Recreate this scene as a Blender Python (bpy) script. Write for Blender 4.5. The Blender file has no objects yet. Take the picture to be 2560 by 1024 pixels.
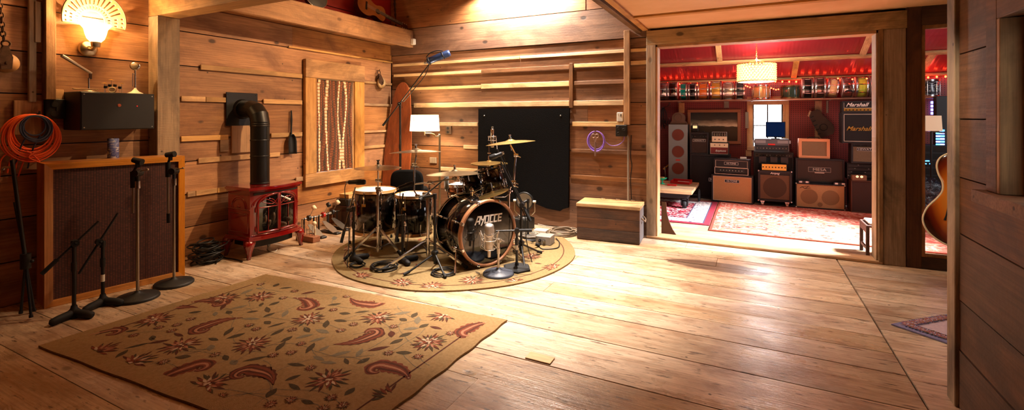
import bpy, math, random
from mathutils import Vector, Matrix
R_ = random.Random(7)
C = bpy.context.scene.collection
V = Vector
PI = math.pi
# ------------------------------------------------------------ camera model
F_PX, CX, HY, CAMH = 1180.0, 1280.0, 292.0, 1.35
YAW = math.radians(26.7)
CAM = V((4.73, -5.44, CAMH))
FW = V((-math.sin(YAW), math.cos(YAW), 0)); RT = V((math.cos(YAW), math.sin(YAW), 0))
def ray(px, py): return FW + RT * ((px - CX) / F_PX) + V((0, 0, 1)) * ((HY - py) / F_PX)
def FL(px, py, z=0.0):
    d = ray(px, py); return CAM + d * ((z - CAMH) / d.z)
def W1(px, py, X=0.0):
    d = ray(px, py); return CAM + d * ((X - CAM.x) / d.x)
def W2(px, py, Y=0.0):
    d = ray(px, py); return CAM + d * ((Y - CAM.y) / d.y)
def DP(px, py, dep): return CAM + ray(px, py) * dep
def DEP(p): return (V(p) - CAM).dot(FW)
cam = bpy.data.cameras.new('camera'); co = bpy.data.objects.new('camera', cam); C.objects.link(co)
co.location = CAM; co.rotation_euler = (PI/2, 0, YAW)
cam.sensor_width = 36; cam.lens = F_PX / 2560 * 36; cam.shift_y = -(512 - HY) / 2560; cam.clip_start = .05
bpy.context.scene.camera = co

# ------------------------------------------------------------ materials
def c8(r, g, b):
    f = lambda u: (u/255/12.92 if u <= 10.3 else ((u/255+.055)/1.055)**2.4)
    return (f(r), f(g), f(b), 1)
MATS = {}
class NT:
    def __init__(s, name):
        s.m = bpy.data.materials.new(name); s.m.use_nodes = True
        s.t = s.m.node_tree; s.b = s.t.nodes['Principled BSDF']; s.out = s.t.nodes['Material Output']
    def n(s, typ, **kw):
        nd = s.t.nodes.new(typ)
        for k, v in kw.items():
            if k.startswith('i_'): nd.inputs[int(k[2:])].default_value = v
            else: setattr(nd, k, v)
        return nd
    def l(s, a, b): s.t.links.new(a, b)
    def math(s, op, a, b=None, c=None):
        nd = s.n('ShaderNodeMath', operation=op)
        for i, x in enumerate((a, b, c)):
            if x is None: continue
            if isinstance(x, (int, float)): nd.inputs[i].default_value = x
            else: s.l(x, nd.inputs[i])
        return nd.outputs[0]
    def vmath(s, op, a, b):
        nd = s.n('ShaderNodeVectorMath', operation=op)
        for i, x in enumerate((a, b)):
            if isinstance(x, tuple): nd.inputs[i].default_value = x
            else: s.l(x, nd.inputs[i])
        return nd.outputs[0]
    def ramp(s, fac, stops):
        nd = s.n('ShaderNodeValToRGB'); e = nd.color_ramp.elements
        while len(e) < len(stops): e.new(.5)
        for i, (p, c) in enumerate(stops):
            e[i].position = p; e[i].color = c if len(c) == 4 else (*c, 1)
        s.l(fac, nd.inputs[0]); return nd.outputs[0]
    def mix(s, fac, a, b, mode='MIX'):
        nd = s.n('ShaderNodeMix', data_type='RGBA', blend_type=mode)
        for i, x in ((0, fac), (6, a), (7, b)):
            if isinstance(x, (int, float)): nd.inputs[i].default_value = x
            elif isinstance(x, tuple): nd.inputs[i].default_value = x
            else: s.l(x, nd.inputs[i])
        return nd.outputs[2]
    def noise(s, vec, scale, detail=4, rough=.55, dist=0):
        nd = s.n('ShaderNodeTexNoise'); nd.inputs['Scale'].default_value = scale; nd.inputs['Detail'].default_value = detail
        nd.inputs['Roughness'].default_value = rough; nd.inputs['Distortion'].default_value = dist
        s.l(vec, nd.inputs['Vector']); return nd.outputs[0]
    def bump(s, h, strength=.3, dist=.01):
        nd = s.n('ShaderNodeBump'); nd.inputs['Strength'].default_value = strength; nd.inputs['Distance'].default_value = dist
        s.l(h, nd.inputs['Height']); s.l(nd.outputs[0], s.b.inputs['Normal'])
    def coord(s): return s.n('ShaderNodeTexCoord').outputs['Object']
def mat(name, col, rough=.5, metal=0.0, emit=None, es=0.0, coat=0.0, spec=.5, trans=0.0, noise=None, bump=None, alpha=1.0):
    if name in MATS: return MATS[name]
    n = NT(name); b = n.b
    b.inputs['Base Color'].default_value = col; b.inputs['Roughness'].default_value = rough; b.inputs['Metallic'].default_value = metal
    b.inputs['Coat Weight'].default_value = coat; b.inputs['Coat Roughness'].default_value = .06
    b.inputs['Specular IOR Level'].default_value = spec; b.inputs['Transmission Weight'].default_value = trans; b.inputs['Alpha'].default_value = alpha
    if emit: b.inputs['Emission Color'].default_value = emit; b.inputs['Emission Strength'].default_value = es
    if noise:   # (scale, second colour, sharpness)
        f = n.noise(n.coord(), noise[0], 5)
        w = noise[2] if len(noise) > 2 else .2
        n.l(n.ramp(f, [(.5-w, col), (.5+w, noise[1])]), b.inputs['Base Color'])
    if bump:    # (scale, strength)
        n.bump(n.noise(n.coord(), bump[0], 4), bump[1], .004)
    MATS[name] = n.m; return n.m
def wood(name, dark, light, axis='Y', rough=.65, knots=.9, stain=None, sat=1.0, bump=.35, gloss=False, vary=.32, grain=1.0, saw=0.0):
    """board wood: grain along axis; a per-board random number shifts and tints every board"""
    if name in MATS: return MATS[name]
    n = NT(name)
    at = n.n('ShaderNodeAttribute', attribute_name='rnd').outputs['Fac']
    off = n.vmath('MULTIPLY', n.n('ShaderNodeCombineXYZ').outputs[0], (0, 0, 0))
    cb = n.n('ShaderNodeCombineXYZ')
    for i, k in enumerate((37.1, 53.7, 29.3)): n.l(n.math('MULTIPLY', at, k), cb.inputs[i])
    p = n.vmath('ADD', n.coord(), cb.outputs[0])
    sc = lambda a, c: tuple(a if x == axis else c for x in 'XYZ')
    long = n.vmath('MULTIPLY', p, sc(.55*grain, 7.5*grain))
    fine = n.vmath('MULTIPLY', p, sc(3.0, 95.0))
    soft = n.vmath('MULTIPLY', p, sc(1.3, 2.8))
    g1 = n.noise(long, 1.6, 6, .6, 1.1)
    g2 = n.noise(fine, 1.0, 3, .6)
    g3 = n.noise(soft, 1.3, 5, .62, .5)
    vo = n.n('ShaderNodeTexVoronoi'); vo.inputs['Scale'].default_value = 1.0
    n.l(n.vmath('MULTIPLY', p, sc(2.5, 4.0)), vo.inputs['Vector'])
    dk = n.math('ADD', vo.outputs['Distance'], n.math('MULTIPLY', n.math('SUBTRACT', g1, .5), .10))
    kn = n.ramp(dk, [(.06, (1, 1, 1)), (.11, (0, 0, 0))])
    halo = n.ramp(dk, [(.1, (1, 1, 1)), (.34, (0, 0, 0))])
    col = n.ramp(g1, [(.12, dark), (.5, tuple((a+b)/2 for a, b in zip(dark, light))), (.85, light)])
    st = stain or tuple(x*.35 for x in dark[:3]) + (1,)
    col = n.mix(n.math('MULTIPLY', n.ramp(g3, [(.46, (0, 0, 0)), (.66, (1, 1, 1))]), .8), col, st)
    col = n.mix(n.math('MULTIPLY', n.ramp(g2, [(.35, (1, 1, 1)), (.6, (0, 0, 0))]), .45), col, tuple(x*.5 for x in dark[:3]) + (1,))
    col = n.mix(n.math('MULTIPLY', halo, .35*knots), col, dark)
    col = n.mix(n.math('MULTIPLY', kn, .88*knots), col, tuple(x*.16 for x in dark[:3]) + (1,))
    # nail specks
    v2 = n.n('ShaderNodeTexVoronoi'); v2.inputs['Scale'].default_value = 5.5; n.l(p, v2.inputs['Vector'])
    col = n.mix(n.math('MULTIPLY', n.ramp(v2.outputs['Distance'], [(.035, (1, 1, 1)), (.055, (0, 0, 0))]), .8), col, (.02, .012, .008, 1))
    hs = n.n('ShaderNodeHueSaturation')
    fr = n.math('FRACT', n.math('MULTIPLY', at, 7.31))
    n.l(n.math('ADD', n.math('MULTIPLY', fr, vary*2), 1-vary), hs.inputs['Value'])
    n.l(n.math('ADD', n.math('MULTIPLY', n.math('FRACT', n.math('MULTIPLY', at, 13.7)), .24), sat-.12), hs.inputs['Saturation'])
    n.l(col, hs.inputs['Color']); n.l(hs.outputs[0], n.b.inputs['Base Color'])
    if gloss:
        n.l(n.ramp(g3, [(.3, (rough-.1,)*3), (.75, (rough+.2,)*3)]), n.b.inputs['Roughness'])
    else: n.b.inputs['Roughness'].default_value = rough
    h = n.math('ADD', n.math('MULTIPLY', g1, .8), n.math('MULTIPLY', g2, .5))
    h = n.math('SUBTRACT', h, n.math('MULTIPLY', kn, .5)); h = n.math('ADD', h, n.math('MULTIPLY', n.noise(p, 42, 3, .6), .5))
    if saw:
        wv = n.n('ShaderNodeTexWave', bands_direction=axis if axis != 'Z' else 'Z'); wv.inputs['Scale'].default_value = 22; wv.inputs['Distortion'].default_value = 2.5; wv.inputs['Detail'].default_value = 1
        n.l(p, wv.inputs['Vector']); h = n.math('ADD', h, n.math('MULTIPLY', wv.outputs['Fac'], saw))
    n.bump(h, bump, .006)
    MATS[name] = n.m; return n.m

# ------------------------------------------------------------ mesh builder
def basis(w):
    w = V(w).normalized(); a = V((0, 0, 1)) if abs(w.z) < .9 else V((1, 0, 0))
    u = a.cross(w).normalized(); return u, w.cross(u), w
ROOTM = {}
class MB:
    def __init__(s): s.v = []; s.f = []; s.sm = []; s.mi = []; s.rn = []; s.m = 0; s.r = 0.0; s.T = None
    def add(s, vs, fs, smooth=False):
        b = len(s.v)
        if s.T is not None: vs = [s.T @ V(p) for p in vs]
        s.v += [tuple(p) for p in vs]
        for f in fs:
            s.f.append(tuple(b+i for i in f)); s.sm.append(smooth); s.mi.append(s.m); s.rn.append(s.r)
        return s
    def box(s, c, size, ch=0.0, rot=None):
        c = V(c); hx, hy, hz = (x/2 for x in size); ch = min(ch, hx*.9, hy*.9, hz*.9)
        M = rot if rot is not None else Matrix.Identity(3)
        if ch <= 0:
            vs = [c + M @ V((x, y, z)) for x in (-hx, hx) for y in (-hy, hy) for z in (-hz, hz)]
            return s.add(vs, [(0,1,3,2), (4,6,7,5), (0,4,5,1), (2,3,7,6), (0,2,6,4), (1,5,7,3)])
        vs = []; ix = {}
        for sx in (-1, 1):
            for sy in (-1, 1):
                for sz in (-1, 1):
                    for a in range(3):
                        p = [sx*hx, sy*hy, sz*hz]
                        for k in range(3):
                            if k != a: p[k] -= (sx, sy, sz)[k]*ch
                        ix[(sx, sy, sz, a)] = len(vs); vs.append(c + M @ V(p))
        fs = []
        for a in range(3):
            o = [k for k in range(3) if k != a]
            for sg in (-1, 1):
                q = []
                for (i, j) in ((-1,-1), (1,-1), (1,1), (-1,1)):
                    t = [0, 0, 0]; t[a] = sg; t[o[0]] = i; t[o[1]] = j; q.append(ix[(*t, a)])
                flip = (sg < 0) != (a == 1); fs.append(tuple(q[::-1] if flip else q))
        for a in range(3):
            o = [k for k in range(3) if k != a]
            for i in (-1, 1):
                for j in (-1, 1):
                    q = []
                    for sg, ax in ((-1, o[0]), (1, o[0]), (1, o[1]), (-1, o[1])):
                        t = [0, 0, 0]; t[a] = sg; t[o[0]] = i; t[o[1]] = j; q.append(ix[(*t, ax)])
                    flip = ((i*j) > 0) != (a == 1); fs.append(tuple(q if flip else q[::-1]))
        for sx in (-1, 1):
            for sy in (-1, 1):
                for sz in (-1, 1):
                    q = [ix[(sx, sy, sz, a)] for a in range(3)]; fs.append(tuple(q if sx*sy*sz > 0 else q[::-1]))
        return s.add(vs, fs)
    def bx(s, x0, x1, y0, y1, z0, z1, ch=0.0):
        return s.box(((x0+x1)/2, (y0+y1)/2, (z0+z1)/2), (abs(x1-x0), abs(y1-y0), abs(z1-z0)), ch)
    def cyl(s, p, q, r, r2=None, n=14, caps=True):
        r2 = r if r2 is None else r2; p = V(p); q = V(q)
        if (q-p).length < 1e-6: return s
        u, v, w = basis(q-p); vs = []
        for (c, rr) in ((p, r), (q, r2)):
            for i in range(n):
                a = 2*PI*i/n; vs.append(c + u*math.cos(a)*rr + v*math.sin(a)*rr)
        s.add(vs, [(i, (i+1) % n, n+(i+1) % n, n+i) for i in range(n)], True)
        if caps:
            s.add(vs[:n], [tuple(range(n))[::-1]]); s.add(vs[n:], [tuple(range(n))])
        return s
    def tube(s, pts, r, n=8, closed=False, smooth=0):
        pts = [V(p) for p in pts]
        if smooth:
            k0 = len(pts); pts = spline(pts, smooth, closed)
            if isinstance(r, (list, tuple)): r = [r[min(int(i/smooth), k0-1)] + (r[min(int(i/smooth)+1, k0-1)]-r[min(int(i/smooth), k0-1)])*(i/smooth-int(i/smooth)) for i in range(len(pts))]
        m = len(pts); vs = []; pu = None
        for i, p in enumerate(pts):
            if closed: d = pts[(i+1) % m] - pts[i-1]
            else: d = pts[min(i+1, m-1)] - pts[max(i-1, 0)]
            if d.length < 1e-9: d = V((0, 0, 1))
            d.normalize()
            if pu is None: u, v, _ = basis(d)
            else:
                u = pu - d*pu.dot(d)
                if u.length < 1e-6: u, v, _ = basis(d)
                u.normalize(); v = d.cross(u)
            pu = u; rr = r[i] if isinstance(r, (list, tuple)) else r
            for k in range(n):
                a = 2*PI*k/n; vs.append(p + u*math.cos(a)*rr + v*math.sin(a)*rr)
        fs = []
        for i in range(m if closed else m-1):
            j = (i+1) % m
            fs += [(i*n+k, i*n+(k+1) % n, j*n+(k+1) % n, j*n+k) for k in range(n)]
        s.add(vs, fs, True)
        if not closed:
            s.add(vs[:n], [tuple(range(n))[::-1]]); s.add(vs[-n:], [tuple(range(n))])
        return s
    def lathe(s, prof, c, axis=(0, 0, 1), n=28, smooth=True, caps=True):
        if prof[0] == prof[-1]: caps = False
        u, v, w = basis(axis) if abs(V(axis).normalized().z) < .999 else (V((1,0,0)), V((0,1,0))*(1 if V(axis).z > 0 else -1), V(axis).normalized())
        c = V(c); vs = []; m = len(prof)
        for (r, z) in prof:
            for i in range(n):
                a = 2*PI*i/n; vs.append(c + w*z + (u*math.cos(a) + v*math.sin(a))*max(r, 1e-4))
        fs = [(j*n+i, j*n+(i+1) % n, (j+1)*n+(i+1) % n, (j+1)*n+i) for j in range(m-1) for i in range(n)]
        s.add(vs, fs, smooth)
        if caps and prof[0][0] > 1e-3: s.add(vs[:n], [tuple(range(n))[::-1]])
        if caps and prof[-1][0] > 1e-3: s.add(vs[-n:], [tuple(range(n))])
        return s
    def ball(s, c, r, n=12, sq=(1, 1, 1), rot=None):
        vs = []; c = V(c); M = rot if rot is not None else Matrix.Identity(3); m = max(6, n//2)
        for j in range(m+1):
            t = PI*j/m
            for i in range(n):
                a = 2*PI*i/n; vs.append(c + M @ V((math.sin(t)*math.cos(a)*r*sq[0], math.sin(t)*math.sin(a)*r*sq[1], -math.cos(t)*r*sq[2])))
        return s.add(vs, [(j*n+i, j*n+(i+1) % n, (j+1)*n+(i+1) % n, (j+1)*n+i) for j in range(m) for i in range(n)], True)
    def prism(s, poly, o, u, v, t, smooth=False):
        """outline in the plane o + a*u + b*v, thickness t along u x v"""
        o = V(o); u = V(u); v = V(v); w = u.cross(v).normalized()
        a = [o + u*x + v*y for x, y in poly]; b = [p + w*t for p in a]; n = len(a)
        s.add(a + b, [(i, (i+1) % n, n+(i+1) % n, n+i) for i in range(n)], smooth)
        s.add(a, [tuple(range(n))[::-1]]); s.add(b, [tuple(range(n))]); return s
    def torus(s, c, axis, R, r, n=32, k=8, a0=0, a1=2*PI):
        u, v, w = basis(axis); c = V(c); full = abs(a1-a0-2*PI) < 1e-6
        pts = [c + u*math.cos(a0+(a1-a0)*i/n)*R + v*math.sin(a0+(a1-a0)*i/n)*R for i in range(n if full else n+1)]
        return s.tube(pts, r, k, closed=full)
    def build(s, name, mats, parent=None, world=False):
        me = bpy.data.meshes.new(name)
        vs = s.v
        if world and parent is not None:
            inv = ROOTM[parent.name].inverted(); vs = [tuple(inv @ V(p)) for p in vs]
        me.from_pydata(vs, [], s.f)
        for m in (mats if isinstance(mats, (list, tuple)) else [mats]): me.materials.append(m)
        me.polygons.foreach_set('use_smooth', s.sm); me.polygons.foreach_set('material_index', s.mi)
        a = me.attributes.new('rnd', 'FLOAT', 'FACE'); a.data.foreach_set('value', s.rn)
        me.update()
        o = bpy.data.objects.new(name, me); C.objects.link(o)
        if parent is not None: o.parent = parent; ROOTM[o.name] = ROOTM[parent.name]
        else: ROOTM[o.name] = Matrix.Identity(4)
        return o
def spline(pts, k=6, closed=False):
    out = []; m = len(pts)
    for i in range(m if closed else m-1):
        if closed: a, b, c, d = pts[i-1], pts[i], pts[(i+1) % m], pts[(i+2) % m]
        else: a, b, c, d = pts[max(i-1, 0)], pts[i], pts[i+1], pts[min(i+2, m-1)]
        for j in range(k):
            t = j/k; out.append(.5*((2*b) + (c-a)*t + (2*a-5*b+4*c-d)*t*t + (3*b-a-3*c+d)*t**3))
    if not closed: out.append(pts[-1])
    return out
def tag(o, label, cat, group=None, kind=None):
    o['label'] = label; o['category'] = cat
    if group: o['group'] = group
    if kind: o['kind'] = kind
    return o
def thing(name, label, cat, loc=(0, 0, 0), rz=0.0, group=None):
    o = bpy.data.objects.new(name, None); C.objects.link(o); o.empty_display_size = .1
    o.location = loc; o.rotation_euler = (0, 0, rz)
    ROOTM[o.name] = Matrix.Translation(V(loc)) @ Matrix.Rotation(rz, 4, 'Z')
    return tag(o, label, cat, group)
def one(mb, name, mats, label, cat, group=None): return tag(mb.build(name, mats), label, cat, group)
def struct(mb, name, mats):
    o = mb.build(name, mats); o['kind'] = 'structure'; return o
def copy_tree(o, parent=None):
    c = o.copy(); C.objects.link(c)
    if parent is not None: c.parent = parent
    for ch in list(o.children): copy_tree(ch, c)
    return c
def dup(o, loc, rz, label, group=None):
    c = copy_tree(o); c.location = loc; c.rotation_euler = (0, 0, rz); c['label'] = label
    if group: c['group'] = group
    ROOTM[c.name] = Matrix.Translation(V(loc)) @ Matrix.Rotation(rz, 4, 'Z'); return c
def text(name, s, size, m, parent, o, u, v, ext=.001, shear=0.0, bold=0.0, sx=1.0, align='CENTER', world=False):
    """lettering lying in the plane o + a*u + b*v"""
    cu = bpy.data.curves.new(name, 'FONT'); cu.body = s; cu.size = size; cu.extrude = ext; cu.shear = shear; cu.offset = bold; cu.align_x = align; cu.align_y = 'CENTER'
    ob = bpy.data.objects.new(name, cu); C.objects.link(ob)
    dg = bpy.context.evaluated_depsgraph_get(); me = bpy.data.meshes.new_from_object(ob.evaluated_get(dg))
    bpy.data.objects.remove(ob); bpy.data.curves.remove(cu)
    u = V(u).normalized(); v = V(v).normalized(); w = u.cross(v)
    M = Matrix(((u.x*sx, v.x, w.x, o[0]), (u.y*sx, v.y, w.y, o[1]), (u.z*sx, v.z, w.z, o[2]), (0, 0, 0, 1)))
    if world and parent is not None: M = ROOTM[parent.name].inverted() @ M
    me.transform(M); me.materials.clear(); me.materials.append(m)
    r = bpy.data.objects.new(name, me); C.objects.link(r)
    if parent is not None: r.parent = parent; ROOTM[r.name] = ROOTM[parent.name]
    return r
def rot_to(w, up=(0, 0, 1)):
    """3x3 with local z along w"""
    u, v, w = basis(w); return Matrix((u, v, w)).transposed()

# ------------------------------------------------------------ palette
X_, Y_, Z_ = V((1, 0, 0)), V((0, 1, 0)), V((0, 0, 1))
M_w1 = wood('barn boards along', c8(134, 82, 42), c8(194, 136, 78), 'Y', knots=1, vary=.25, stain=c8(112, 68, 36))
M_w2 = wood('barn boards across', c8(106, 68, 45), c8(170, 122, 86), 'X', knots=1, vary=.2, stain=c8(92, 60, 42))
M_batY = wood('pale batten along', c8(190, 140, 88), c8(226, 184, 128), 'Y', knots=.3, vary=.25)
M_batX = wood('pale batten across', c8(222, 180, 124), c8(250, 220, 170), 'X', knots=.3, vary=.12)
M_batD = wood('brown batten across', c8(130, 84, 52), c8(176, 126, 84), 'X', knots=.3, vary=.2)
M_postZ = wood('weathered post', c8(138, 106, 74), c8(190, 156, 114), 'Z', knots=.5, vary=.15, stain=c8(92, 70, 50), saw=.25)
M_postW = wood('warm post', c8(150, 98, 52), c8(205, 152, 92), 'Z', knots=.4, vary=.15)
M_grey = wood('grey brown post', c8(138, 118, 96), c8(192, 168, 140), 'Z', knots=.6, vary=.2, stain=c8(60, 48, 40))
M_dkZ = wood('dark brown upright', c8(72, 46, 30), c8(112, 76, 50), 'Z', knots=.5, vary=.15)
M_beamX = wood('header beam', c8(150, 124, 88), c8(206, 176, 132), 'X', knots=1, vary=.1, stain=c8(62, 50, 40))
M_beamY = wood('rough loft beam', c8(150, 96, 48), c8(206, 150, 86), 'Y', knots=.7, vary=.1, saw=.5, bump=.5)
M_trimZ = wood('pine trim upright', c8(176, 122, 70), c8(222, 172, 110), 'Z', knots=.4, vary=.12)
M_trimY = wood('pine trim along', c8(176, 122, 70), c8(222, 172, 110), 'Y', knots=.4, vary=.12)
M_trimX = wood('pine trim across', c8(176, 122, 70), c8(222, 172, 110), 'X', knots=.4, vary=.12)
M_ply = mat('soffit plywood', c8(226, 180, 130), .7, noise=(3, c8(212, 162, 112)), bump=(60, .15))
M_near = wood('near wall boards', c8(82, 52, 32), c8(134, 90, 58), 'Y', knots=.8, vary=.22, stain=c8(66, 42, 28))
M_black = mat('black paint', c8(18, 15, 14), .55)
M_matte = mat('matte black metal', c8(16, 16, 17), .45, .0)
M_rub = mat('black rubber', c8(14, 13, 13), .75)
M_gloss = mat('black lacquer', c8(5, 4, 4), .12, coat=1.0)
M_chrome = mat('chrome', c8(215, 212, 210), .14, 1.0)
M_steel = mat('brushed steel', c8(176, 170, 160), .32, 1.0)
M_nick = mat('satin nickel', c8(190, 178, 158), .3, 1.0)
M_brass = mat('cymbal bronze', c8(208, 172, 104), .28, 1.0)
M_gold = mat('gold metal', c8(216, 176, 92), .3, 1.0)
M_white = mat('white plastic', c8(226, 220, 208), .5)
M_cream = mat('cream paint', c8(232, 214, 176), .5)
M_head = mat('coated drum head', c8(236, 230, 226), .55)
M_cable = mat('black cable', c8(14, 13, 13), .5)
M_gcable = mat('grey cable', c8(150, 140, 128), .55)
# ============================================================ THE SETTING
def boards(mb, axis, a0, a1, zs, d0, d1, jit=.010, gap=.009, split=2.6, hole=None):
    """horizontal boards between heights zs, running along axis from a0 to a1, their faces between depth d0 and d1"""
    for z0, z1 in zip(zs[:-1], zs[1:]):
        a = a0
        while a < a1-.01:
            b = min(a1, a + split*(.6+.8*R_.random()))
            if a1-b < .5: b = a1
            j = R_.random()*jit; mb.r = R_.random()
            if axis == 'Y': mb.bx(d0, d1-j, a+.0015, b-.0015, z0+gap/2, z1-gap/2)
            else: mb.bx(a+.0015, b-.0015, d0+j, d1, z0+gap/2, z1-gap/2)
            a = b
# --- floor
M_floor = wood('worn floor planks', c8(184, 150, 116), c8(232, 206, 174), 'X', rough=.30, knots=.6, vary=.17, stain=c8(156, 116, 80), bump=.4, gloss=True)
n = NT.__new__(NT); n.m = M_floor; n.t = M_floor.node_tree; n.b = n.t.nodes['Principled BSDF']
src = n.b.inputs['Base Color'].links[0].from_socket
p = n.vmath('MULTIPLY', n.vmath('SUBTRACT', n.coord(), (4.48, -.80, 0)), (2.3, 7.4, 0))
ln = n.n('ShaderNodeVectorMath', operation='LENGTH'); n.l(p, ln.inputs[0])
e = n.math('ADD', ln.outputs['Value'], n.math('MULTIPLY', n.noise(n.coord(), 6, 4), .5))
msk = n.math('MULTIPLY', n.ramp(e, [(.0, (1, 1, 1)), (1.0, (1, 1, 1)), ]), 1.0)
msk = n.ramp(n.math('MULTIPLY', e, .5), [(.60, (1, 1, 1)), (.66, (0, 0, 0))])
wear = n.ramp(n.noise(n.vmath('MULTIPLY', n.coord(), (1.2, 3.0, 1)), 2.6, 7, .7), [(.50, (0, 0, 0)), (.66, (1, 1, 1))])
chip = n.ramp(n.noise(n.vmath('MULTIPLY', n.coord(), (5, 26, 1)), 1.5, 4, .6), [(.60, (0, 0, 0)), (.66, (1, 1, 1))])
c2 = n.mix(n.math('MULTIPLY', wear, .55), src, c8(112, 76, 48))
c2 = n.mix(n.math('MULTIPLY', chip, .7), c2, c8(52, 34, 24))
vs_ = n.n('ShaderNodeTexVoronoi'); vs_.inputs['Scale'].default_value = 1; n.l(n.vmath('MULTIPLY', n.coord(), (4.5, 15, 1)), vs_.inputs['Vector'])
spk = n.ramp(n.math('ADD', vs_.outputs['Distance'], n.math('MULTIPLY', n.noise(n.coord(), 14, 3), .25)), [(.16, (1, 1, 1)), (.22, (0, 0, 0))])
c2 = n.mix(n.math('MULTIPLY', spk, .75), c2, c8(58, 38, 26))
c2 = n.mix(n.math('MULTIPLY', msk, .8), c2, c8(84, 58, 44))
n.l(c2, n.b.inputs['Base Color'])
fj = [.0, -.28, -.52, -.80, -1.05, -1.33, -1.58, -1.83, -2.06, -2.317, -2.66, -3.06, -3.34, -3.72, -4.0, -4.3, -4.6, -4.95, -5.3, -5.6, -6.0, -6.4, -6.75, -7.1]
fl = MB()
for y1, y0 in zip(fj[:-1], fj[1:]):
    g = .007 if y0 in (-1.05, -2.317, -3.06) else .0032
    x = -.1
    while x < 5.46:
        b = min(5.465, x + 3.2 + 3.2*R_.random())
        if 5.47-b < .6: b = 5.465
        fl.r = R_.random(); fl.bx(x+.001, b-.001, y0+g, y1-.002, -.03, -.002*R_.random()); x = b+.0005
rj = [.0, -.24, -.55, -.86, -1.12, -1.42, -1.7, -2.0, -2.35, -2.7, -3.0, -3.4, -3.8, -4.3, -4.8, -5.3, -5.8, -6.4, -7.1]
for y1, y0 in zip(rj[:-1], rj[1:]):
    fl.r = R_.random(); fl.bx(5.476, 9.0, y0+.002, y1-.002, -.03, -.002*R_.random())
fl.m = 1; fl.bx(-.1, 9.0, -7.1, .0, -.06, -.031)
struct(fl, 'floor', [M_floor, M_black])
fb = MB(); y = .125
while y < 3.4:
    fb.r = R_.random(); fb.bx(2.6, 9.0, y+.002, y+.138, -.05, -.001); y += .14
fb.bx(3.55, 9.0, -.001, .124, -.05, .012)
struct(fb, 'floor_back', wood('back room floor', c8(190, 154, 118), c8(232, 204, 170), 'X', rough=.4, knots=.3, vary=.12, gloss=True))
# --- left wall with the curtained window
zl = [0, .31, .62, .93, 1.145, 1.52, 1.83, 2.15, 2.40]
wl = MB(); boards(wl, 'Y', -6.6, 0, zl, -.03, 0, split=5.5)
wl.m = 1; wl.bx(-.06, -.031, -6.6, .06, 0, 2.4)
struct(wl, 'wall_left', [M_w1, M_black])
wu = MB(); boards(wu, 'Y', -6.6, 0, [2.40, 2.75, 3.1, 3.5, 3.9], -.05, -.01)
struct(wu, 'wall_left_loft', [mat('red loft paint', c8(150, 22, 14), .5)])
# --- back wall (main room side), around the doorway and the tall glass
zb = [0, .345, .628, .944, 1.26, 1.515, 1.755, 1.96, 2.25]
wb = MB(); boards(wb, 'X', 0, 3.74, zb, 0, .04, split=3.6)
boards(wb, 'X', 0.0, 3.74, [2.25, 2.62, 3.10, 3.5, 3.9], -.022, .04, split=4)
wb.m = 1; wb.bx(-.06, 3.80, .041, .12, 0, 3.9); wb.r = .4; wb.m = 0
wb.bx(3.74, 9.0, 0, .12, 2.335, 3.9); wb.bx(7.0, 9.0, 0, .12, 0, 2.335)
struct(wb, 'wall_back', [M_w2, M_black])
tn = [0]
def trim(mb, m, name='trim'):
    tn[0] += 1; return struct(mb, f'trim_{tn[0]}', [m])
def bat1(z, p0, p1, h=.05, m=M_batY, d=.016):
    y0 = W1(p0, 300).y; y1 = W1(p1, 300).y; b = MB(); b.r = R_.random(); b.box((d/2+.0005, (y0+y1)/2, z), (d, y1-y0, h), .003); trim(b, m)
for a in ((1.83, 500, 754), (1.52, 451, 512), (1.52, 513, 574), (1.52, 657, 754), (1.145, 451, 569), (1.145, 676, 754), (.93, 494, 632), (.93, 672, 698),
          (.62, 467, 487), (.62, 488, 541), (.62, 542, 582), (.62, 738, 756), (1.83, 907, 978, .03), (1.52, 907, 978, .035), (1.145, 907, 977, .03), (.93, 907, 960, .04), (2.155, 720, 982, .022)):
    bat1(*a)
def bat2(z, p0, p1, h=.058, m=M_batX, d=.018):
    x0 = W2(p0, 300).x; x1 = W2(p1, 300).x; b = MB(); b.r = R_.random(); b.box(((x0+x1)/2, -d/2-.0005, z), (x1-x0, d, h), .003); trim(b, m)
for a in ((2.106, 984, 1300, .034), (2.108, 1301, 1561, .036), (2.108, 1577, 1617, .036), (1.955, 986, 1204, .036), (1.955, 1205, 1424, .05, M_batD), (1.965, 1436, 1561, .045), (1.965, 1577, 1617, .045),
          (1.755, 1012, 1203, .036), (1.755, 1204, 1424, .062), (1.757, 1436, 1560, .045, M_batD), (1.757, 1577, 1617, .04, M_batD), (1.515, 1036, 1424, .066), (1.515, 1434, 1559, .06),
          (1.25, 1101, 1195, .05), (1.265, 1431, 1561, .055), (.944, 1429, 1617, .045, M_batD), (.944, 1160, 1196, .05), (.628, 1427, 1617, .05, M_batD), (.63, 1098, 1195, .05)):
    bat2(*a)
def stud(p0, p1, za, zb_, m, d=.03):
    x0 = W2(p0, 300).x; x1 = W2(p1, 300).x; b = MB(); b.r = R_.random(); b.bx(x0, x1, -d, -.0005, za, zb_, .003); trim(b, m)
stud(1425, 1434, 1.46, 2.0, wood('stud', c8(150, 98, 58), c8(190, 136, 88), 'Z', knots=.2)); stud(1562, 1576, 1.26, 2.335, M_trimZ, .05)
b = MB(); b.bx(0, .012, W1(549, 300).y, W1(570, 300).y, 1.0, 1.12, .002); trim(b, M_batY)
b = MB(); b.bx(.0, .02, W1(577, 300).y, W1(632, 300).y, .98, 1.30, .002); trim(b, M_trimZ)
b = MB(); x0 = W2(1076, 300).x; b.bx(x0, x0+.11, -.02, 0, .70, .78, .003); trim(b, M_grey)
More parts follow.
